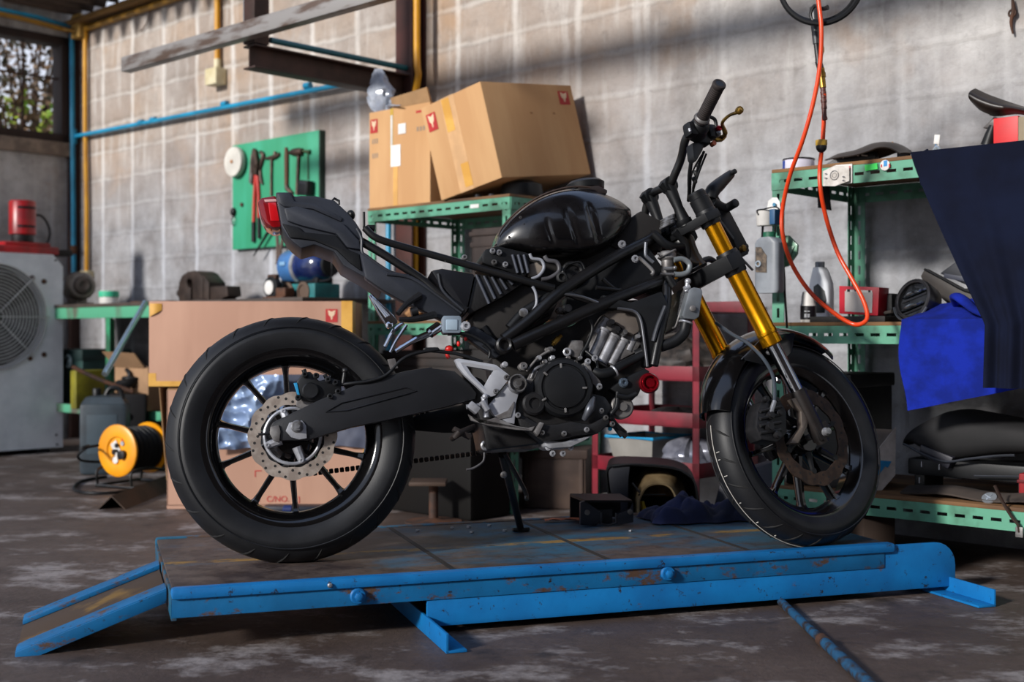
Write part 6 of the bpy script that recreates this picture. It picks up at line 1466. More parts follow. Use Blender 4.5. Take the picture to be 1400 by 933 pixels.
# ============================================================= things lying on and behind the lift
def lp(px, py, h=DK): return on_z(px, py, h)
def deckthing(name, label, cat, px, py, rz=0):
    p = lp(px, py, DK + .0015); return thing(name, label, cat, p, rz)
t = deckthing('plastic_cover', 'blue black plastic motorcycle cover standing on the lift behind the side stand', 'cover', 830, 719, R(12))
k = 3.95 / F
P = lambda x, y, yy=0: Vector(((x - 830) * k, yy, (719 - y) * k))
PLB = mat('cover_blue_black', '#20242f', .4, hx2='#191c26')
MB().prism([P(794, 717), P(794, 688), P(800, 686), P(822, 701), P(820, 715), P(815, 719)], (0, .014, 0), .003).build('wing', PLB, t, 30)
MB().prism([P(842, 705), P(862, 698), P(866, 690), P(866, 716), P(846, 719), P(842, 715)], (0, .014, 0), .003).build('wing', PLB, t, 30)
MB().hexa([P(800, 688, .0), P(864, 690, .0), P(866, 690, .14), P(796, 688, .14), P(800, 685, .0), P(864, 687, .0), P(866, 686, .14), P(796, 684, .14)]).hexa([P(796, 717, .135), P(866, 717, .135), P(866, 717, .145), P(796, 717, .145), P(796, 686, .135), P(866, 686, .135), P(866, 686, .145), P(796, 686, .145)]).build('shell', BLKP, t, 30)
MB().tube([P(822, 702), P(822, 716), P(832, 719), P(842, 715), P(842, 703)], .003, 6).rbox(P(823, 719, .03), P(841, 700, .034)).build('latch_frame', GRYP, t)
for x, y in ((803, 701), (861, 702)): MB().lathe([(.008, 0), (.008, .004), (.004, .005)], P(x, y, 0), (0, -1, 0), 14).build('clip', ALUD, t)
random.seed(21)
def rag(name, label, loc, W, D_, H, m, seed, rz=0, nx=46, ny=34, sc=11):
    def fn(u, v):
        x = (u - .5) * 2; y = (v - .5) * 2; e = max(0, 1 - max(abs(x), abs(y)) ** 3)
        q = Vector((x * W * sc + seed, y * D_ * sc, seed))
        h = abs(mnoise.noise(q)) * 1.1 + abs(mnoise.noise(q * 2.3)) * .5 + .25
        return (x * W * (1 + .22 * mnoise.noise(Vector((y * 2, seed, 1)))), y * D_ * (1 + .25 * mnoise.noise(Vector((x * 2, seed, 5)))), .003 + H * h * e ** .5)
    return tag(MB().sheet(fn, nx, ny, .003).build(name, m, None, 60, loc, rz), label, 'cloth')
rag('cloth', 'crumpled navy blue cloth lying on the lift behind the front wheel', lp(952, 712, DK + .001) + Vector((0, .02, 0)), .155, .085, .075, mat('navy_rag', '#18224a', .9, hx2='#121830', bump=.3, bscale=60), 3.3, R(15))
for k, (px, py, r, lab) in enumerate(((571, 727, .006, 'leftmost small nut on the lift deck, near the rear tyre'), (618, 723, .005, 'small nut on the deck left of the pair of washers'), (641, 722, .007, 'flat washer on the lift deck left of the side stand'), (645, 729, .006, 'bolt head nearest the front among the bits left of the side stand'), (669, 720, .006, 'nut on the deck close behind the side stand foot'), (690, 727, .006, 'nut on the deck just left of the side stand foot'), (862, 727, .005, 'tiny bright nut on the deck in front of the plastic cover'))):
    tag(MB().lathe([(r * .5, 0), (r, 0), (r, r * .9), (r * .5, r * .9)], (0, 0, 0), (0, 0, 1), 6, caps=False, closed=True).build('nut', ALU, None, 0, lp(px, py, DK + .0015)), lab, 'nut')
p = lp(770, 713, DK + .002)
tag(MB().sheet(lambda u, v: ((u - .5) * .12, (v - .5) * .02 * (1 + .4 * math.sin(9 * u)), .003 + .006 * abs(math.sin(7 * u + 3 * v))), 24, 6, .001).build('peeled_strip', mat('orange_peel', '#a35a3a', .8, hx2='#7a4a38'), None, 60, p, R(12)), 'peeled orange brown strip on the lift deck behind the side stand', 'strip')
# tan helmet like tank bag inside a black fender, standing on the floor between lift and cart
p = at(893, 750, 4.28); p.z = 0; bz_ = p.y
t = thing('mudguard_panel', 'black curved plastic mudguard arching over the tan seat pan behind the lift', 'mudguard', Vector((p.x, bz_, 0)), R(-6))
k = bz_ / F
FY = 455 + CH * F / bz_
P = lambda x, y, yy=0: Vector(((x - 893) * k, yy, (FY - y) * k))
def arch(u, v):
    pts = [P(838, 690), P(832, 655), P(834, 634), P(870, 630), P(920, 634), P(944, 648), P(952, 680), P(950, 708)]
    sp = arch.sp; i = u * (len(sp) - 1); a = int(min(i, len(sp) - 2)); q = sp[a].lerp(sp[a + 1], i - a)
    return q + Vector((0, (v - .5) * .26, 0))
arch.sp = spline([P(846, FY), P(840, 700), P(832, 660), P(834, 634), P(870, 631), P(920, 635), P(944, 648), P(952, 680), P(950, FY)], 6)
MB().sheet(arch, 40, 6, .006).build('shell', BLKP, t, 50)
MB().prism([p_ + Vector((0, .125, 0)) for p_ in arch.sp], (0, .006, 0)).build('panel', BLKP, t, 30)
MB().prism([P(832, 633, -.125), P(862, 633, -.125), P(860, 650, -.125), P(858, FY, -.125), P(845, FY, -.125)], (0, .01, 0), .003).build('flap', mat('flap_navy', '#191c26', .6), t, 30)
MB().tube([P(838, 633, -.13), P(870, 630, -.13), P(920, 634, -.13), P(945, 648, -.13)], .004, 6, 4).build('edge_bead', BLKP, t)
t = thing('seat_pan', 'tan and ochre shell shaped pan standing under the black mudguard', 'shell', Vector((p.x, bz_ - .02, 0)), R(-6))
sp2 = spline([P(862, FY), P(861, 690), P(862, 670), P(876, 645), P(900, 638), P(922, 645), P(934, 668), P(938, 700), P(938, FY)], 6)
def shell(u, v):
    i = u * (len(sp2) - 1); a = int(min(i, len(sp2) - 2)); q = sp2[a].lerp(sp2[a + 1], i - a); c_ = P(898, 690)
    return c_ + (q - c_) * (.66 + .34 * min(1, 1.8 * v)) + Vector((0, -.11 + .2 * v, 0))
MB().sheet(shell, 36, 8, .005).build('shell', mat('tan_shell', '#8f7c5c', .55, hx2='#5e4c33', scale=9), t, 60)
MB().prism([P(868, 678, .0), P(874, 662, .0), P(898, 650, .0), P(922, 662, .0), P(928, 678, .0)], (0, .01, 0), .002).build('lining', mat('ochre', '#7a5218', .7, hx2='#4c3312', scale=12), t, 30)
MB().cyl(P(872, 671, -.1), P(908, 670, -.1), .003).tube([P(864, 655, -.1), P(874, 668, -.1)], .004, 6).build('wire', BLKM, t)
MB().tube([P(877, 680, -.09), P(880, 692, -.09), P(886, 706, -.09)], [.007, .009, .004], 8, 3).build('yellow_clip', mat('yellow_clip', '#b99a1c', .4), t)
p = on_z(985, 700, 0)
t = thing('parts_box', 'slate grey box on the floor behind the front tyre', 'box', Vector((p.x - .05, 4.27, 0)), R(-20))
MB().hexa([(-.14, -.06, 0), (.16, -.06, 0), (.16, .14, 0), (-.14, .14, 0), (-.08, -.03, .24), (.10, -.03, .30), (.10, .14, .30), (-.08, .14, .24)], .008).build('body', mat('slate_box', '#393b45', .6, hx2='#2f3039'), t, 30)
MB().tube([(-.135, -.064, .06), (-.02, -.066, .035), (.1, -.066, .02)], .003, 6).build('seam', mat('slate_seam', '#6a6c78', .5), t)
# ============================================================= right shelf unit
S3W = 1.30; S3D = .565
t = wthing('shelf_unit', 'green slotted steel shelf unit at the right carrying oil bottles and a headlamp', 'shelf', 0, .6)
shelving(t, S3W, S3D, (.212, .757, 1.272), 1.272, .058)
SH = 1.284; SM = .769; SL = .224
def s3(u, d, z): return wp(u, d, z)
def on_shelf(px, py, z): u, d = ud(px, py, z); return u, d
def R3(px, py, d): return uz(px, py, d)
# ---- top shelf
u = R3(1092, 222, .42)[0]
t = wthing('paint_can', 'round tin with a blue and white label at the left end of the top shelf', 'tin', u, .42, SH)
MB().lathe([(.05, 0), (.053, .003), (.053, .05), (.055, .053), (.05, .055), (.047, .05), (0, .05)], (0, 0, 0), (0, 0, 1), 36).build('tin', mat('tin_white', '#cfccd6', .35, hx2='#c0bcd0'), t)
MB().torus((0, 0, .053), (0, 0, 1), .053, .0028, 36, 6).build('rim', IRON, t)
MB().lathe([(.0535, .004), (.0538, .005), (.0538, .047), (.0535, .048)], (0, 0, 0), (0, 0, 1), 36, caps=False).build('paper_label', mat('tin_band', '#d8d4e2', .4), t)
mb = MB()
for k in range(7):
    a = R(188 + 8 * k); mb.box((.0542 * math.cos(a), .0542 * math.sin(a), .026), (.0085, .0012, .044), a + PI / 2)
mb.build('blue_label', mat('tin_blue', '#1c3f9a', .4), t)
# black motorcycle fairing part
u0 = R3(1135, 215, .4)[0]
t = wthing('fairing_part', 'black curved plastic motorcycle fairing lying on the top shelf', 'fairing', u0, .4, SH)
def L(px, py, d=.4, b=None): a, z = R3(px, py, d); return Vector((a - u0, .4 - d, z - SH))
spn = spline([L(1140, 218), L(1150, 211), L(1172, 206), L(1195, 197), L(1215, 195), L(1232, 199), L(1246, 210)], 8)
low = spline([L(1142, 222), L(1158, 219), L(1180, 216), L(1198, 211), L(1215, 205), L(1230, 206), L(1244, 213)], 8)
def fp(u, v):
    i = u * (len(spn) - 1); a = int(min(i, len(spn) - 2)); A = spn[a].lerp(spn[a + 1], i - a); Bb = low[a].lerp(low[a + 1], i - a)
    q = A.lerp(Bb, abs(2 * v - 1) ** 2); return q + Vector((0, (v - .5) * .14, 0))
MB().sheet(fp, 40, 10, .004).build('shell', mat('fairing_brown_black', '#1b1614', .4, hx2='#28211d'), t, 60)
mb = MB(); mb.prism([L(1226, 204), L(1244, 205), L(1243, 217), L(1238, 220), L(1226, 220)], (0, .01, 0), .002); mb.prism([L(1142, 216), L(1165, 209), L(1195, 207), L(1197, 216), L(1160, 221), L(1144, 222)], (0, .03, 0), .004)
mb.build('mount_tab', BLKP, t, 30)
for a, b_ in (((1152, 216), (1157, 212)), ((1170, 211), (1174, 213)), ((1178, 212), (1186, 213))): MB().tube([L(*a, .405), L(*b_, .405)], .003, 6).build('glint_clip', mat('clip_white', '#b9b9bb', .4), t)
MB().ball(L(1220, 195.5, .4), .004).build('orange_clip', mat('orange_clip', '#b87a1c', .5), t)
tag(pile(.07, .05, .06, 4.4, .4).build('film_scrap', mat('smoky_film', '#7d7a78', .25, alpha=.6, hx2='#5f5c5a'), None, 40, wp(R3(1146, 212, .3)[0], .3, SH), WR), 'smoky crumpled plastic film behind the fairing on the top shelf', 'film')
tag(pile(.045, .05, .035, 1.7, .2).build('grey_part', mat('grey_lump', '#6e6864', .6), None, 40, wp(R3(1212, 214, .25)[0], .25, SH), WR), 'pale grey lump under the arch of the fairing on the top shelf', 'part')
u = R3(1281, 200, .35)[0]
t = wthing('light_bulb', 'small bulb with a pale tag standing on the top shelf', 'bulb', u, .35, SH)
MB().rbox((-.03, -.02, 0), (.03, .02, .018), .003).build('socket', BLKP, t); MB().lathe([(.008, .015), (.016, .03), (.018, .042), (.010, .056), (.004, .062)], (0, 0, 0), (0, 0, 1), 20).build('glass', mat('bulb_glass', '#b8c2c8', .1, .6), t)
MB().box((0, 0, .082), (.018, .004, .03), (0, .1, .2), .001).build('paper_tag', WHITE, t); MB().tube([(-.014, 0, .015), (-.012, 0, .04), (-.003, 0, .068)], .0015, 6, 3).build('blue_wire', mat('wire_blue', '#2a7fb5', .4), t); MB().tube([(.014, 0, .015), (.008, 0, .05), (.003, 0, .07)], .0015, 6, 3).build('white_wire', WHITE, t)
for px, lab in ((1300, 'small black hook on the top shelf right of the bulb'), (1338, 'small black hook on the top shelf left of the red box')):
    u = R3(px, 200, .42)[0]; tag(MB().torus((0, 0, .022), (.3, 1, 0), .010, .004, 20, 6).cyl((0, 0, 0), (0, 0, .014), .004).build('hook', BLKP, None, 60, wp(u, .42, SH), WR), lab, 'hook')
ux = R3(1358, 180, .46)[0]; uy_ = R3(1392, 180, .46)[0]
t = wthing('red_box', 'bright red box on the top shelf at the right edge', 'box', ux, .46, SH)
hb_ = R3(1375, 160, .46)[1] - SH
MB().rbox((0, 0, 0), (uy_ - ux, .30, hb_), .003).build('carton', mat('bright_red', '#d01a1e', .5, hx2='#c0161a'), t, 30)
MB().rbox((uy_ - ux, .0, 0), (uy_ - ux + .03, .3, hb_ - .004), .002).build('trim_panel', mat('side_tan', '#8d7f68', .7), t, 30)
p0 = R3(1332, 140, .40)
t = wthing('fairing_part', 'dark brown curved fairing lying on the red box at the right edge', 'fairing', p0[0], .40, SH + hb_ + .002)
def L(px, py, d=.4): a, z = R3(px, py, d); return Vector((a - p0[0], .4 - d, z - SH - hb_ - .002))
tp = spline([L(1333, 122), L(1350, 130), L(1372, 138), L(1400, 147), L(1440, 158)], 6); bt = spline([L(1333, 143), L(1342, 151), L(1362, 157), L(1390, 154), L(1440, 164)], 6)
def fq(u, v):
    i = u * (len(tp) - 1); a = int(min(i, len(tp) - 2)); A = tp[a].lerp(tp[a + 1], i - a); Bb = bt[a].lerp(bt[a + 1], i - a)
    return A.lerp(Bb, v) + Vector((0, .05 * math.sin(PI * v) * -1 + .03 * u, 0))
MB().sheet(fq, 24, 10, .006).build('shell', mat('fairing_brown_black', '#1b1614'), t, 60)
MB().rbox(L(1352, 158, .34), L(1410, 150, .30), .004).build('rib', BLKP, t, 30)
MB().prism([L(1337, 143, .41), L(1341, 136, .41), L(1344, 137, .41), L(1342, 146, .41)], (0, .004, 0)).build('glint_clip', ALUD, t, 0)
ul = R3(1351, 185, .36)[0]
t = wthing('mirror', 'dark angular motorcycle mirror between the hook and the red box', 'mirror', ul, .36, SH)
def L(px, py): a, z = R3(px, py, .36); return Vector((a - ul, 0, z - SH))
MB().prism([L(1343, 175), L(1358, 160), L(1362, 160), L(1362, 176), L(1354, 175)], (0, .03, 0), .004).build('head', mat('mirror_grey', '#54504e', .4), t, 30)
MB().tube([L(1358, 172), L(1354, 185), L(1350, 199)], [.012, .018, .022], 12, 4).build('stalk', BLKP, t)
# ---- stickers and notices on the top front rail
def rail_item(name, label, cat, px, py, d=.611): 
    u, z = R3(px, py, d); return wthing(name, label, cat, u, d, z), (lambda x, y, dd=0: Vector((R3(x, y, d + dd)[0] - u, -dd, R3(x, y, d + dd)[1] - z)))
t, L = rail_item('notice_card', 'white card with red print hung on the top rail of the right shelf', 'card', 1160, 236)
MB().prism([L(1142, 226), L(1165, 224), L(1165, 250), L(1158, 252), L(1145, 250)], (0, .002, 0)).build('card', WHITE, t, 0)
MB().prism([L(1150, 228, .0005), L(1163, 227, .0005), L(1162, 234, .0005)], (0, -.0008, 0)).build('red_print', mat('red_print', '#c0444a', .6), t, 0)
t, L = rail_item('paper_wrapper', 'curled white printed wrapper hanging in front of the notice card', 'wrapper', 1142, 240, .622)
ctr = L(1142, 241)
def wrp(u, v):
    a = (u - .5) * 1.9; q = L(1125 + 36 * u, 231 + 20 * v - 7 * (u - .5) + 8 * (1 - abs(2 * u - 1)) * (v - .5)); return q + Vector((0, -.02 * math.cos(a) + .012, 0))
MB().sheet(wrp, 16, 10, .001).build('paper', mat('wrapper_white', '#cfcac4', .6, hx2='#b3aca4', scale=30), t, 40)
MB().torus(ctr + Vector((.002, -.0105, .002)), (0, 1, 0), .0145, .0009, 28, 5).build('ring_print', mat('ink_grey', '#55565a', .6), t)
MB().torus(ctr + Vector((.002, -.0105, .002)), (0, 1, 0), .0075, .0005, 20, 5).build('ring_print', mat('ink_grey', '#55565a'), t)
mb = MB()
for x, y in ((1131, 238), (1131, 244), (1155, 242), (1155, 247)): c_ = L(x, y) + Vector((0, -.010, 0)); mb.box(c_, (.008, .001, .003))
mb.build('line_print', mat('ink_grey', '#55565a'), t, 0)
t, L = rail_item('sticker', 'bright green rectangular sticker on the top rail', 'sticker', 1191, 228)
MB().prism([L(1182, 226), L(1199, 223), L(1200, 231), L(1183, 234)], (0, .001, 0)).build('label', mat('neon_green', '#25c84a', .5), t, 0)
t, L = rail_item('sticker', 'round white sticker with blue and red marks on the top rail', 'sticker', 1210, 226)
MB().lathe([(.0165, 0), (.0165, .001)], L(1210, 226), (0, -1, 0), 28).build('label', WHITE, t, 0)
MB().prism([L(1208, 220, .0015), L(1213, 219, .0015), L(1213, 227, .0015), L(1208, 228, .0015)], (0, .0006, 0)).build('blue_mark', mat('mark_blue', '#2b86c4', .5), t, 0)
MB().prism([L(1215, 224, .0015), L(1217, 224, .0015), L(1217, 229, .0015), L(1215, 229, .0015)], (0, .0006, 0)).prism([L(1204, 225, .0015), L(1206, 225, .0015), L(1206, 229, .0015), L(1204, 229, .0015)], (0, .0006, 0)).build('red_mark', LOGO, t, 0)
# ---- hanging bottle on the front post, cup above
DF = .62
def F3(px, py, d=DF): a, z = R3(px, py, d); return a, z
u, z = F3(1052, 340, .66)
t = wthing('oil_bottle', 'grey plastic oil bottle hanging from the shelf post beside the fork', 'bottle', u, .66, z)
def L(px, py, d=.66): a, b = R3(px, py, d); return Vector((a - u, .66 - d, b - z))
BG = mat('bottle_grey', '#858a90', .45, hx2='#6d7278')
w0 = (L(1066, 340) - L(1033, 340)).x
def bring(cx, w_, zz): return [(cx + math.copysign(abs(math.cos(a)) ** .45, math.cos(a)) * w_ / 2, math.copysign(abs(math.sin(a)) ** .45, math.sin(a)) * .028, zz) for a in [2 * PI * k / 28 for k in range(28)]]
zt, zb = L(1052, 328).z, L(1052, 401).z
MB().loft([bring(0, w0 * .9, zb), bring(0, w0, zb + .01), bring(0, w0, zt - .012), bring(0, w0 * .8, zt), bring(0, w0 * .45, zt + .008)]).build('bottle', BG, t, 35)
MB().lathe([(.021, 0), (.021, .018), (.018, .02)], (0.0, 0, zt + .006), (0, 0, 1), 24).build('cap', mat('cap_dark_green', '#12593f', .5), t)
MB().prism([L(1033, 338, .69), L(1040, 338, .69), L(1048, 350, .69), L(1048, 373, .69), L(1033, 372, .69)], (0, .002, 0)).build('torn_label', mat('label_dark_brown', '#2f2722', .7, hx2='#6b5c4c', scale=40), t, 0)
MB().torus(L(1036.5, 361, .693), (0, 1, 0), .0085, .003, 20, 6).build('label_ring', mat('pale_ring', '#9aa7b3', .5), t)
u, z = F3(1048, 290, .64)
t = wthing('plastic_cup', 'white plastic cup with a dark wire hung above the grey oil bottle', 'cup', u, .64, z)
def L(px, py, d=.64): a, b = R3(px, py, d); return Vector((a - u, .64 - d, b - z))
a_, b_ = L(1045, 309), L(1045, 288)
MB().lathe([(.026, a_.z), (.028, a_.z + .004), (.030, b_.z), (.028, b_.z)], (L(1046, 300).x, 0, 0), (0, 0, 1), 28).build('cup', WHITE, t)
MB().box(L(1061, 297, .66), (.02, .05, .05), None, .002).build('blue_side', mat('cup_blue', '#1c4f78', .5), t)
MB().prism([L(1048, 290), L(1050, 275), L(1056, 270), L(1062, 270), L(1066, 276), L(1067, 290)], (0, .004, 0), .001).build('hanger_tab', WHITE, t, 30)
MB().lathe([(.006, 0), (.006, .004)], L(1059, 280, .646), (0, -1, 0), 14).build('hanger_screw', mat('screw_blue', '#3f7fa0', .4), t)
MB().tube([L(1037, 294, .67), L(1035, 288, .67), L(1045, 286, .67), L(1060, 283, .67), L(1066, 287, .67)], .0025, 6, 4).build('wire', BLKP, t)
for x in (1043, 1060): MB().tube([L(x, 308, .63), L(x - 1, 328, .63)], .004, 6).build('strap', BLKP, t)
u, z = F3(1078, 345, .55)
t = wthing('wrapped_packet', 'pale green clear packet hanging behind the grey oil bottle', 'packet', u, .55, z)
def L(px, py, d=.55): a, b = R3(px, py, d); return Vector((a - u, .55 - d, b - z))
MB().prism([L(1070, 322), L(1078, 322), L(1090, 335), L(1089, 348), L(1077, 364), L(1070, 366)], (0, .012, 0), .002).build('packet', mat('packet_mint', '#8fb9a0', .25, hx2='#6f9a80', scale=30), t, 30)
MB().prism([L(1072, 338, .556), L(1086, 336, .556), L(1076, 360, .556)], (0, .002, 0)).build('fold', mat('packet_pale', '#b4d0bd', .3), t, 0)
pts = [(1069, 346), (1072, 372), (1073, 400), (1075, 430), (1076, 449)]
P = [wp(R3(x, y, .63)[0], .63, R3(x, y, .63)[1]) for x, y in pts]
tag(MB().tube([q - P[0] for q in P], .006, 8, 4, flat=.4).build('strap', BLKP, None, 60, P[0]), 'long black strap hanging down beside the grey oil bottle', 'strap')
pts = [(1128, 252), (1130, 268), (1132, 285), (1134, 287)]
u, z = R3(1126, 262, .35)
t = wthing('rubber_strip', 'dark rubber strip hanging under the top shelf behind the orange hose', 'strip', u, .35, z)
def L(px, py): a, b = R3(px, py, .35); return Vector((a - u, 0, b - z))
MB().prism([L(1117, 248), L(1133, 250), L(1134, 270), L(1136, 288), L(1118, 284)], (0, .006, 0), .001).build('strip', mat('strip_dark', '#211a18', .8), t, 30)
# ---- middle shelf
u, z = R3(1124, 445, .38); t = wthing('oil_bottle', 'white oil bottle with a grey cap on the middle shelf', 'bottle', u, .38, SM)
def L(px, py, d=.38): a, b = R3(px, py, d); return Vector((a - u, .38 - d, b - SM))
prof = [(1110, 1137, 441), (1110, 1137, 425), (1109, 1137, 400), (1110, 1136, 388), (1114, 1130, 372), (1116, 1126, 366)]
rings = []
for xa, xb, y in prof:
    A, Bb = L(xa, y), L(xb, y); cx, w_ = (A.x + Bb.x) / 2, (Bb.x - A.x); z_ = max(0.001, A.z) if y < 441 else 0.001
    rings.append(bring(cx, w_, z_))
MB().loft(rings).build('bottle', mat('bottle_white', '#f0f4f8', .4, hx2='#e4eaf0'), t, 40)
MB().lathe([(.016, 0), (.0165, .002), (.0165, .018), (.015, .02)], (L(1121, 366).x, 0, L(1121, 366).z), (0, 0, 1), 24).build('cap', mat('cap_grey', '#6a7076', .4), t)
MB().prism([L(1112, 392, .41), L(1118, 388, .41), L(1127, 398, .41), L(1129, 410, .41), L(1127, 428, .41), L(1113, 428, .41)], (0, .003, 0), .001).build('paper_label', mat('label_teal_black', '#131c20', .4), t, 30)
u, z = R3(1105, 443, .50); t = wthing('spray_bottle', 'small white bottle with a black label on the middle shelf', 'bottle', u, .50, SM)
def L(px, py, d=.5): a, b = R3(px, py, d); return Vector((a - u, .5 - d, b - SM))
w_ = (L(1115, 420) - L(1096, 420)).x / 2; h1, h2 = L(1105, 417).z, L(1105, 400).z
MB().lathe([(w_ * .95, 0), (w_, .003), (w_, h1), (w_ * .9, h1 + .006)], (0, 0, 0), (0, 0, 1), 28).build('bottle', WHITE, t)
MB().lathe([(w_ * 1.01, .01), (w_ * 1.01, h1 - .004)], (0, 0, 0), (0, 0, 1), 28, caps=False).build('black_label', mat('label_black', '#16151a', .4), t)
MB().lathe([(w_ * .92, h1 + .002), (w_ * .9, h1 + .012), (w_ * .75, h2), (w_ * .6, h2 + .003)], (0, 0, 0), (0, 0, 1), 28).build('cap', WHITE, t)
mb = MB()
for k, zz in enumerate((.35, .42, .5, .7)):
    for j in range(2): a = R(-80 + 22 * j); mb.box((w_ * 1.02 * math.cos(a), w_ * 1.02 * math.sin(a), h1 * zz * .9), (.008, .001, .003), a + PI / 2)
mb.build('label_print', mat('print_white', '#b9bcc2', .5), t, 0)
u, z = R3(1175, 445, .5); t = wthing('gasket_box', 'red box with a grey window panel leaning upright on the middle shelf', 'box', u, .5, SM + .02)
def L(px, py, d=.5): a, b = R3(px, py, d); return Vector((a - u, .5 - d, b - SM - .02))
MB().prism([L(1147, 391), L(1202, 393), L(1200, 432), L(1147, 429)], (0, .07, 0), .003).build('carton', mat('box_crimson', '#b8172c', .45, hx2='#a31426'), t, 30)
MB().prism([L(1155, 398, .502), L(1193, 400, .502), L(1192, 428, .502), L(1155, 426, .502)], (0, .001, 0)).build('grey_panel', mat('panel_grey', '#b4aeaa', .5, hx2='#a8a29e'), t, 0)
for q4 in ([L(1168, 396, .503), L(1176, 396.5, .503), L(1176, 399, .503), L(1168, 398.6, .503)], [L(1158, 395.5, .503), L(1162, 395.7, .503), L(1162, 399, .503), L(1158, 399, .503)], [L(1187, 397, .503), L(1190, 397, .503), L(1190, 400, .503), L(1187, 400, .503)]): MB().prism(q4, (0, .001, 0)).build('window_clip', BLKP, t, 0)
MB().prism([L(1157, 396, .5025), L(1192, 397.5, .5025), L(1192, 400.5, .5025), L(1157, 399, .5025)], (0, .001, 0)).build('pale_strip', WHITE, t, 0)
tag(MB().rbox((-.16, -.05, 0), (.12, .05, .02), .004).build('tool_tray', DARK, None, 30, wp(u - .02, .47, SM), WR), 'flat dark tray under the red box on the middle shelf', 'tray')
u, z = R3(1208, 420, .40); t = wthing('black_case', 'black box beside the red box on the middle shelf', 'case', u, .38, SM)
MB().rbox((-.04, -.06, 0), (.05, .06, .095), .01).build('body', BLKP, t, 30); MB().tube([(-.07, -.075, .004), (-.03, -.08, .02), (.03, -.075, .03), (.06, -.08, .035)], .006, 8, 4).build('loose_strap', mat('strap_grey', '#4c4642', .6), t)
# headlamp
u, z = R3(1252, 411, .50); t = wthing('headlamp', 'round black headlamp with twin projector strips on the middle shelf', 'headlamp', u, .50, z)
RL = (R3(1252, 382, .5)[1] - R3(1252, 441, .5)[1]) / 2; HX = Vector((-.25, -.92, .30)).normalized()
MB().lathe([(RL * .5, -.08), (RL * .88, -.05), (RL * .97, -.01), (RL, .004), (RL * .98, .016), (RL * .88, .022), (RL * .85, .012), (RL * .83, .006)], (0, 0, 0), HX, 48).build('housing', mat('lamp_housing', '#1a1a1c', .3, hx2='#242426'), t)
MB().lathe([(RL * .84, .006), (RL * .6, -.006), (0, -.010)], (0, 0, 0), HX, 40).build('reflector', BLKG, t)
hx = HX.cross(Vector((0, 0, 1))).normalized(); hy = hx.cross(HX)
hx = -hx if hx.x < 0 else hx; hy = hx.cross(HX); hy = -hy if hy.z < 0 else hy
for s, w_ in ((.30, .62), (-.36, .60)):
    a = HX * .008 + hy * RL * s; e = hx * RL * w_ + hy * RL * .22
    MB().tube([a - e, a - e * .3 + HX * .008, a + e * .4 + HX * .008, a + e], [.006, .011, .011, .006], 10, 3, flat=.7).build('lamp_strip', mat('lamp_chrome', '#9aa6b4', .12, .9, hx2='#3a3d44', scale=60), t)
    MB().tube([a - e * 1.05 - hy * .014, a + e * 1.05 - hy * .014], .0035, 6).build('strip_trim', mat('lamp_trim', '#4d4f55', .25, .7), t)
MB().torus(HX * .014, HX, RL * .90, .006, 48, 8).build('bezel', mat('bezel_grey', '#3c3b3e', .25, .3), t)
MB().torus(HX * .018 - hy * RL * .08, HX, RL * 1.0, .004, 40, 6, R(200), R(340)).build('rim_trim', mat('bezel_satin', '#55585e', .3, .4), t)
# fairings behind the headlamp
u, z = R3(1300, 410, .36); t = wthing('fairing_part', 'dull brown black fairing panel leaning behind the headlamp', 'fairing', u, .36, SM)
def L(px, py, d=.36): a, b = R3(px, py, d); return Vector((a - u, .36 - d, b - SM))
MB().prism([L(1258, 378), L(1264, 367), L(1290, 381), L(1318, 396), L(1345, 403), L(1356, 436), L(1330, 440), L(1300, 420), L(1262, 386)], (0, .03, 0), .006).build('panel', mat('panel_dusty', '#2c2724', .6, hx2='#3a342f'), t, 30)
MB().tube([L(1264, 368, .365), L(1290, 382, .365), L(1318, 397, .365), L(1344, 404, .365)], .004, 6, 3).build('edge', BLKP, t)
MB().tube([L(1334, 436, .37), L(1344, 431, .37), L(1356, 427, .37)], .006, 8, 3).build('edge', GRYP, t)
u, z = R3(1320, 372, .28); t = wthing('storage_case', 'dark slate case leaning at the back of the middle shelf', 'case', u, .28, SM)
def L(px, py, d=.28): a, b = R3(px, py, d); return Vector((a - u, .28 - d, b - SM))
zb_ = 0.0
MB().prism([L(1284, 374), L(1306, 358), L(1360, 358), L(1362, 402), L(1330, 394)], (0, .12, 0), .006).build('case', mat('case_slate', '#1f2129', .5, hx2='#191a21'), t, 30)
MB().prism([L(1291, 374, .285), L(1334, 381, .285), L(1332, 388, .285), L(1290, 380, .285)], (0, .004, 0), .001).build('band', mat('band_slate', '#3a3d4b', .5), t, 30)
MB().rbox(tuple(L(1290, 374)) if False else (L(1290, 380).x, .02, 0), (L(1362, 400).x, .11, L(1330, 394).z), .004).build('prop', DARK, t, 30)
# blue cloth draped over the middle front rail
u0 = R3(1232, 455, .63)[0]; u1 = R3(1412, 455, .63)[0]
zl = R3(1252, 562, .63)[1]
t_ = wthing('cloth', 'bright blue cloth draped over the middle shelf rail under the navy cloth', 'cloth', u0, .625, SM)
def drape(u, v):
    x = (u1 - u0) * u
    if v < .3:
        w_ = v / .3; y = .16 * (1 - w_) - .004; z = .03 * (1 - w_) + .006 + (.03 * math.exp(-((u - .36) / .1) ** 2) + .02 * abs(math.sin(9 * u))) * (1 - w_)
    else:
        w_ = (v - .3) / .7; z = -w_ * (SM - zl) * (1.02 - .32 * u) + .006; y = -.010 - .012 * (math.sin(14 * u + 2 * w_) * .5 + .5) * w_
    x += .03 * (1 - u) * max(0, (v - .3)) + .01 * math.sin(8 * v)
    return (x, y - .004, z)
MB().sheet(drape, 60, 40, .003).build('cloth_panel', BLUEC, t_, 70)
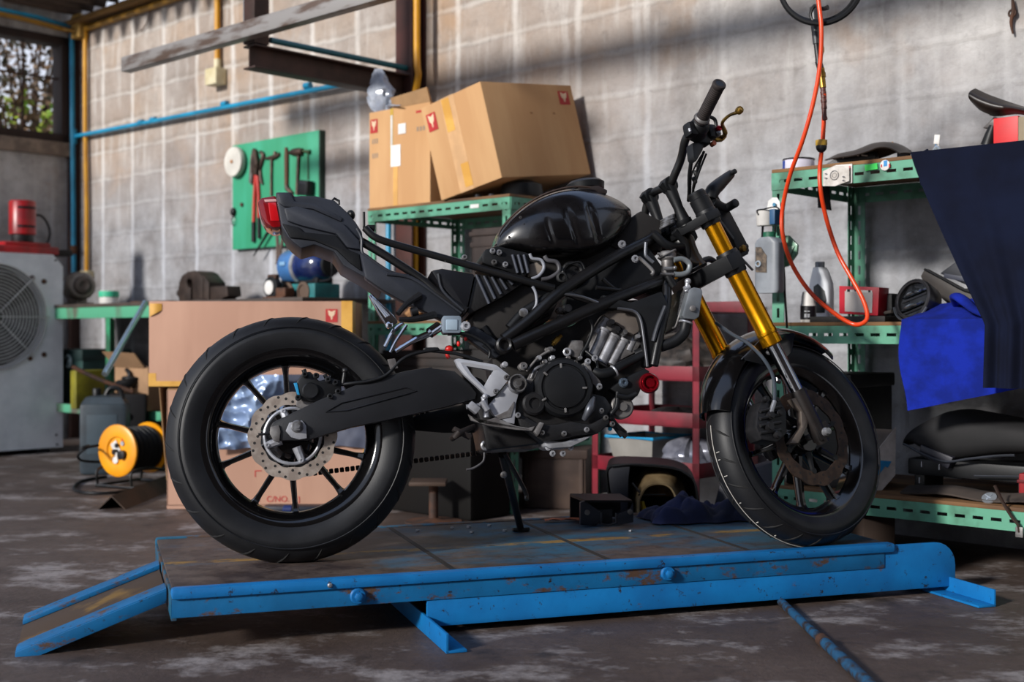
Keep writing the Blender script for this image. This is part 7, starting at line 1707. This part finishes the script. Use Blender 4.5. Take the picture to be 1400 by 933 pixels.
fold = MB().tube([(.13, .10, .05), (.16, .03, .075), (.20, -.005, .06), (.24, -.012, .03), (.30, -.012, .012), (.40, -.008, .015), (.5, 0, .02)], [.012, .02, .02, .015, .012, .010, .008], 10, 6, flat=.6)
fold.tube([(.14, .08, .06), (.22, .04, .055), (.32, .02, .045), (.42, .02, .03)], [.012, .02, .018, .01], 10, 6, flat=.6)
fold.build('gathered_fold', BLUEC, t_, 60)
# navy cloth draped over the top rail
DN = .655
a0 = R3(1247, 210, DN)[0]; a1 = R3(1440, 200, DN)[0]
t_ = wthing('cloth', 'long navy blue cloth hanging from the top shelf at the right edge', 'cloth', a0, .62, SH)
zb2 = R3(1370, 530, DN)[1] - SH
def navy(u, v):
    if v < .15:
        w_ = v / .15; return ((a1 - a0) * u + .0, .30 * (1 - w_) - .005, .006 + .004 * math.sin(9 * u) * (1 - w_))
    w_ = (v - .15) / .85
    xl = R3(1247 + 110 * min(1, w_ * 1.35) ** 1.15, 300, DN)[0] - a0          # the free edge runs in towards the right
    x = xl + ((a1 - a0) - xl) * u
    y = -.045 - .03 * w_ - .022 * w_ * (math.sin(7 + 15 * u + 1.5 * w_) * .5 + .5) - .014 * w_ * (math.sin(31 * u) * .5 + .5)
    return (x, y, zb2 * w_)
NV = mat('navy_thin', '#0e1428', .95, hx2='#0b0f1f', scale=5, bump=.15, bscale=120, spec=.15)
MB().sheet(navy, 70, 60, .002).build('cloth_panel', NV, t_, 70)
MB().tube([(R3(1262, 206, .63)[0] - a0, .02, .012), (R3(1256, 215, .66)[0] - a0, -.022, -.01), (R3(1254, 235, .66)[0] - a0, -.024, -.05), (R3(1256, 260, .66)[0] - a0, -.02, -.1)], [.004, .006, .006, .003], 8, 5).build('hem', NV, t_)
# ---- bottom shelf: seat, pads, emblem, red case, strap, board
u, z = R3(1305, 640, .42); t = wthing('saddle', 'black motorcycle seat lying on the bottom shelf under the blue cloth', 'saddle', u, .40, SL)
def L(px, py, d=.40): a, b = R3(px, py, d); return Vector((a - u, .40 - d, b - SL))
ts = spline([L(1232, 606), L(1245, 588), L(1270, 572), L(1300, 561), L(1340, 566), L(1375, 573), L(1420, 580), L(1470, 586)], 6)
bs = spline([L(1234, 610), L(1248, 606), L(1275, 620), L(1305, 630), L(1340, 626), L(1380, 622), L(1420, 622), L(1470, 626)], 6)
rings = []
for i in range(len(ts)):
    A, Bb = ts[i], bs[i]; ring = []
    w_ = .13 * math.sin(PI * min(.96, max(.05, .05 + .8 * i / len(ts)))) ** .5
    for j in range(28):
        a = 2 * PI * j / 28; cz = math.sin(a); cy = math.cos(a)
        ring.append((A.x * .5 + Bb.x * .5, .06 + w_ * math.copysign(abs(cy) ** .6, cy), (A.z + Bb.z) / 2 + math.copysign(abs(cz) ** .7, cz) * (A.z - Bb.z) / 2))
    rings.append(ring)
MB().loft(rings).build('cushion', mat('seat_vinyl', '#121214', .8, hx2='#1b1a1c', bump=.06, bscale=300), t, 60)
MB().tube([q + Vector((0, -.07, .002)) for q in bs[6:34]], .004, 6).build('piping', GRYP, t)
MB().prism([L(1258, 608, .46), L(1303, 626, .46), L(1296, 642, .46), L(1256, 622, .46)], (0, .06, 0), .006).build('seat_nose', mat('nose_slate', '#2a2a34', .5), t, 30)
MB().rbox((L(1246, 640).x, -.03, 0.05), (L(1440, 640).x, .14, L(1300, 618).z * .8), .01).build('seat_base', BLKP, t, 30)
for x in (L(1246, 640).x + .02, .2): MB().rbox((x, -.02, 0), (x + .035, .12, .055), .004).build('seat_post', BLKP, t, 30)
for px, py in ((1261, 635), (1285, 639), (1258, 657)): MB().rbox(L(px - 2, py + 4, .47), L(px + 1.5, py - 4, .46), .001).build('clip', ALU, t, 0)
MB().tube([L(1332, 651, .46), L(1400, 652, .46)], .003, 6).build('trim_line', GRYP, t)
tag(MB().sheet(lambda u_, v_: (-.14 + .52 * u_, -.07 + .14 * v_, .006 + .016 * math.sin(PI * v_) + .010 * math.sin(6 * u_) ** 2), 40, 8, .006).build('rubber_mat', mat('mat_grey', '#2e2927', .6, hx2='#48403b'), None, 60, wp(u + .03, .50, SL), WR), 'wavy grey rubber mat in front of the seat on the bottom shelf', 'mat')
ue, ze = R3(1353, 683, .555)
t = wthing('badge', 'small round pale badge on the bottom shelf at the right', 'badge', ue, .555, SL)
MB().lathe([(.022, 0), (.023, .003), (.022, .006), (.017, .0065)], (0, 0, 0.012), (0, -.6, .8), 28).build('rim', mat('badge_silver', '#a8b0b8', .3, .6), t)
MB().box((0, -.004, .018), (.028, .004, .004), (R(50), .5, 0), .001).build('bar_mark', mat('badge_silver', '#a8b0b8'), t); MB().box((0, -.004, .018), (.004, .004, .024), (R(-40), .6, 0), .001).build('bar_mark', mat('badge_silver', '#a8b0b8'), t)
ur = R3(1392, 680, .5)[0]
t = wthing('red_case', 'dark red case at the right end of the bottom shelf', 'case', ur, .5, SL)
MB().rbox((0, 0, 0), (.2, .2, .09), .008).build('body', mat('case_red', '#8a0f16', .5), t, 30); MB().rbox((-.003, -.003, .06), (.203, .203, .07), .002).build('lid_seam', mat('case_red_dark', '#5e0a10', .5), t, 30)
pts = [(1360, 664), (1370, 685), (1384, 708), (1392, 718), (1394, 728)]
P = [wp(R3(x, y, .63)[0], .63, max(R3(x, y, .63)[1], .1)) for x, y in pts]
t = thing('webbing_strap', 'brown strap with a metal end hanging over the bottom rail at the right edge', 'strap', P[0])
MB().tube([q - P[0] for q in P], .009, 8, 4, flat=.4).build('webbing', mat('strap_dark_brown', '#3a2a22', .7), t); MB().box(P[-1] - P[0], (.022, .01, .03), WR, .002).build('buckle', ALUD, t)
MB_ = wthing('storage_box', 'black plastic box at the left end of the bottom shelf behind the front wheel', 'box', .03, .57, SL)
MB().rbox((0, 0, 0), (.24, .3, .36), .012).build('body', BLKP, MB_, 30); MB().rbox((-.006, -.006, .33), (.246, .306, .375), .008).build('lid', BLKP, MB_, 30)
# folded white board with a blue arrow, standing behind the front wheel
p = on_z(1202, 706, 0)
t = thing('cardboard_sheet', 'folded white cardboard with a blue arrow standing beside the bottom shelf', 'cardboard', Vector((0, 0, 0)))
Zs = 4.02
A3 = lambda x, y, z_=Zs: at(x, y, z_)
o3 = Vector((A3(1205, 680).x, Zs, 0)); t.location = o3
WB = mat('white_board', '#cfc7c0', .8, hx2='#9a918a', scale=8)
P = lambda x, y, dz=0: A3(x, y, Zs + dz) - o3
zf = lambda q: Vector((q.x, q.y, max(q.z, .0)))
MB().prism([P(1199, 617), P(1225, 584), P(1224, 650), P(1196, 682)], (.0, .006, 0)).prism([P(1176, 660), P(1199, 617), P(1196, 682), P(1180, 690)], (0, .006, 0)).build('panel', WB, t, 0)
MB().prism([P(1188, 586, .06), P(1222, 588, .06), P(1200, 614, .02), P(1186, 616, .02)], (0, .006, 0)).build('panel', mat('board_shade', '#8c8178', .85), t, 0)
MB().prism([P(1198, 652, -.002), P(1199, 638, -.002), P(1204, 634, -.002), P(1203, 630, -.002), P(1219, 631, -.002), P(1214, 640, -.002), P(1210, 638, -.002), P(1203, 648, -.002)], (0, .0012, 0)).build('blue_arrow', mat('arrow_blue', '#1f86bd', .7), t, 0)
MB().rbox((P(1180, 690).x, -.0, 0), (P(1224, 690).x, .2, .19), .004).build('carton_base', mat('carton_brown', '#3a2c24', .85), t, 30)
# ---- orange air hose with its blow gun, black cable ring at the ceiling
HD = .95
ORG = mat('hose_orange', '#e2481c', .3, hx2='#d03c14', scale=6)
def H3(px, py, d): u, z = R3(px, py, d); return wp(u, d, z)
pts = [(1112, -60, .95), (1119, 0, .95), (1123, 40, .95), (1121, 90, .95), (1112, 140, .95), (1098, 190, .95), (1080, 240, .92), (1070, 285, .9), (1070, 320, .9), (1082, 360, .88), (1108, 400, .85), (1140, 428, .82), (1165, 443, .80), (1180, 442, .8), (1186, 432, .8), (1180, 410, .8), (1164, 380, .8), (1145, 345, .8), (1130, 300, .82), (1122, 260, .85), (1121, 230, .85), (1125, 190, .86), (1127, 150, .87), (1127, 128, .88)]
P = [H3(*q) for q in pts]; o = P[0]
t = thing('air_hose', 'orange coiled air hose with brass couplings hanging in front of the right shelf', 'air hose', o)
MB().tube([q - o for q in P], .0068, 10, 8).build('hose', ORG, t)
g = lambda x, y, dd=.88: H3(x, y, dd) - o
MB().tube([g(1112, 10), g(1114, 30), g(1116, 60)], [.012, .013, .010], 12).build('blow_gun', mat('gun_grey', '#4f5052', .4, .4), t)
MB().tube([g(1116, 60), g(1119, 84)], [.008, .009], 10).tube([g(1119, 84), g(1122, 94)], .011, 8).build('gun_body', IRON, t)
MB().tube([g(1113, 62), g(1124, 62), g(1126, 70), g(1122, 78)], .002, 6, 4).build('trigger', BRASS, t)
mb = MB()
for y0, y1, r in ((94, 100, .011), (100, 106, .0125), (106, 113, .010), (113, 120, .0095)): mb.cyl(g(1122 + (y0 - 94) * .12, y0), g(1122 + (y1 - 94) * .12, y1), r * 1.05, n=14)
mb.build('brass_coupling', BRASS, t)
mb = MB().tube([g(1125, 119), g(1127.4, 164)], .0072, 10)
for y0, r in ((120, .008), (125, .009), (130, .008), (136, .009), (145, .0085), (160, .0078)): mb.cyl(g(1125 + (y0 - 120) * .06, y0), g(1125.3 + (y0 - 116) * .06, y0 + 4), r, n=12)
mb.build('hose_sleeve', mat('sleeve_dark', '#5a3028', .5), t)
c_ = g(1123, 200, .86); 
MB().lathe([(.015, 0), (.0175, .004), (.0175, .018), (.012, .02)], c_ + Vector((0, 0, -.0)), (0, 0, 1), 24).build('stop_collar', mat('yellow_collar', '#c09a3a', .5), t)
MB().ball(c_ + Vector((0, 0, -.002)), (.0172, .0172, .018)).build('stop_ball', BLKP, t)
cc = H3(1122, -22, .93)
t = thing('cable_ring', 'black cable ring hanging at the top edge above the air hose', 'cable', cc)
rr = (H3(1172, -22, .93) - cc).length * .98
MB().torus((0, 0, 0), (.2, 1, .0), rr, .0085, 48, 8).torus((0, .02, .01), (.2, 1, .05), rr * .97, .006, 48, 8).build('loop', BLKP, t)
MB().tube([H3(1112, 30, .93) - cc, H3(1108, 20, .93) - cc, H3(1114, 8, .93) - cc, H3(1124, 12, .93) - cc, H3(1132, 10, .93) - cc], [.004, .005, .006, .006, .008], 8, 4).build('hook', IRON, t)
u, z = R3(1384, 22, .02)
tag(MB().tube([(0, 0, .06), (.004, 0, .02), (-.004, 0, -.02), (.002, 0, -.06)], [.004, .008, .006, .003], 8, 4).torus((0, 0, .01), (0, 1, 0), .012, .004, 14, 6).build('wall_hook', RUST, None, 60, wp(u, .02, z), WR), 'small rusty iron hook on the wall in the upper right corner', 'hook')
# ============================================================= light, sky, camera
w = bpy.data.worlds.new('World'); SC.world = w; w.use_nodes = True
wn = w.node_tree.nodes; wl = w.node_tree.links
bg = wn['Background']
tc = wn.new('ShaderNodeTexCoord'); sx = wn.new('ShaderNodeSeparateXYZ'); wl.new(tc.outputs['Generated'], sx.inputs[0])
mr = wn.new('ShaderNodeMapRange'); mr.inputs[1].default_value = -.05; mr.inputs[2].default_value = .9; wl.new(sx.outputs[2], mr.inputs[0])
mx = wn.new('ShaderNodeMix'); mx.data_type = 'RGBA'; wl.new(mr.outputs[0], mx.inputs[0])
mx.inputs[6].default_value = (.93, .95, 1, 1); mx.inputs[7].default_value = (.45, .6, .95, 1)
wl.new(mx.outputs[2], bg.inputs[0]); bg.inputs[1].default_value = .95
sun = bpy.data.lights.new('sun', 'SUN'); so = bpy.data.objects.new('sun', sun); COL.objects.link(so)
sun.energy = 4.3; sun.angle = R(6); sun.color = (1, .96, .91)
sd = Vector((.63, .61, -.35))       # direction the light travels
so.rotation_euler = sd.to_track_quat('-Z', 'Y').to_euler(); so['kind'] = 'helper'
cam = bpy.data.cameras.new('camera'); co = bpy.data.objects.new('camera', cam); COL.objects.link(co)
cam.sensor_fit = 'HORIZONTAL'; cam.sensor_width = 36; cam.lens = F / 1400 * 36
cam.shift_y = -(933 / 2 - HY) / 1400
co.location = EYE; co.rotation_euler = (PI / 2, 0, 0)
cam.dof.use_dof = True; cam.dof.focus_distance = 3.25; cam.dof.aperture_fstop = 3.0
SC.camera = co
vs = SC.view_settings; SC.display_settings.display_device = 'sRGB'
vs.view_transform = 'Standard'; vs.look = 'None'; vs.exposure = 0; vs.gamma = 1; vs.use_curve_mapping = False
SC.cycles.use_denoising = True
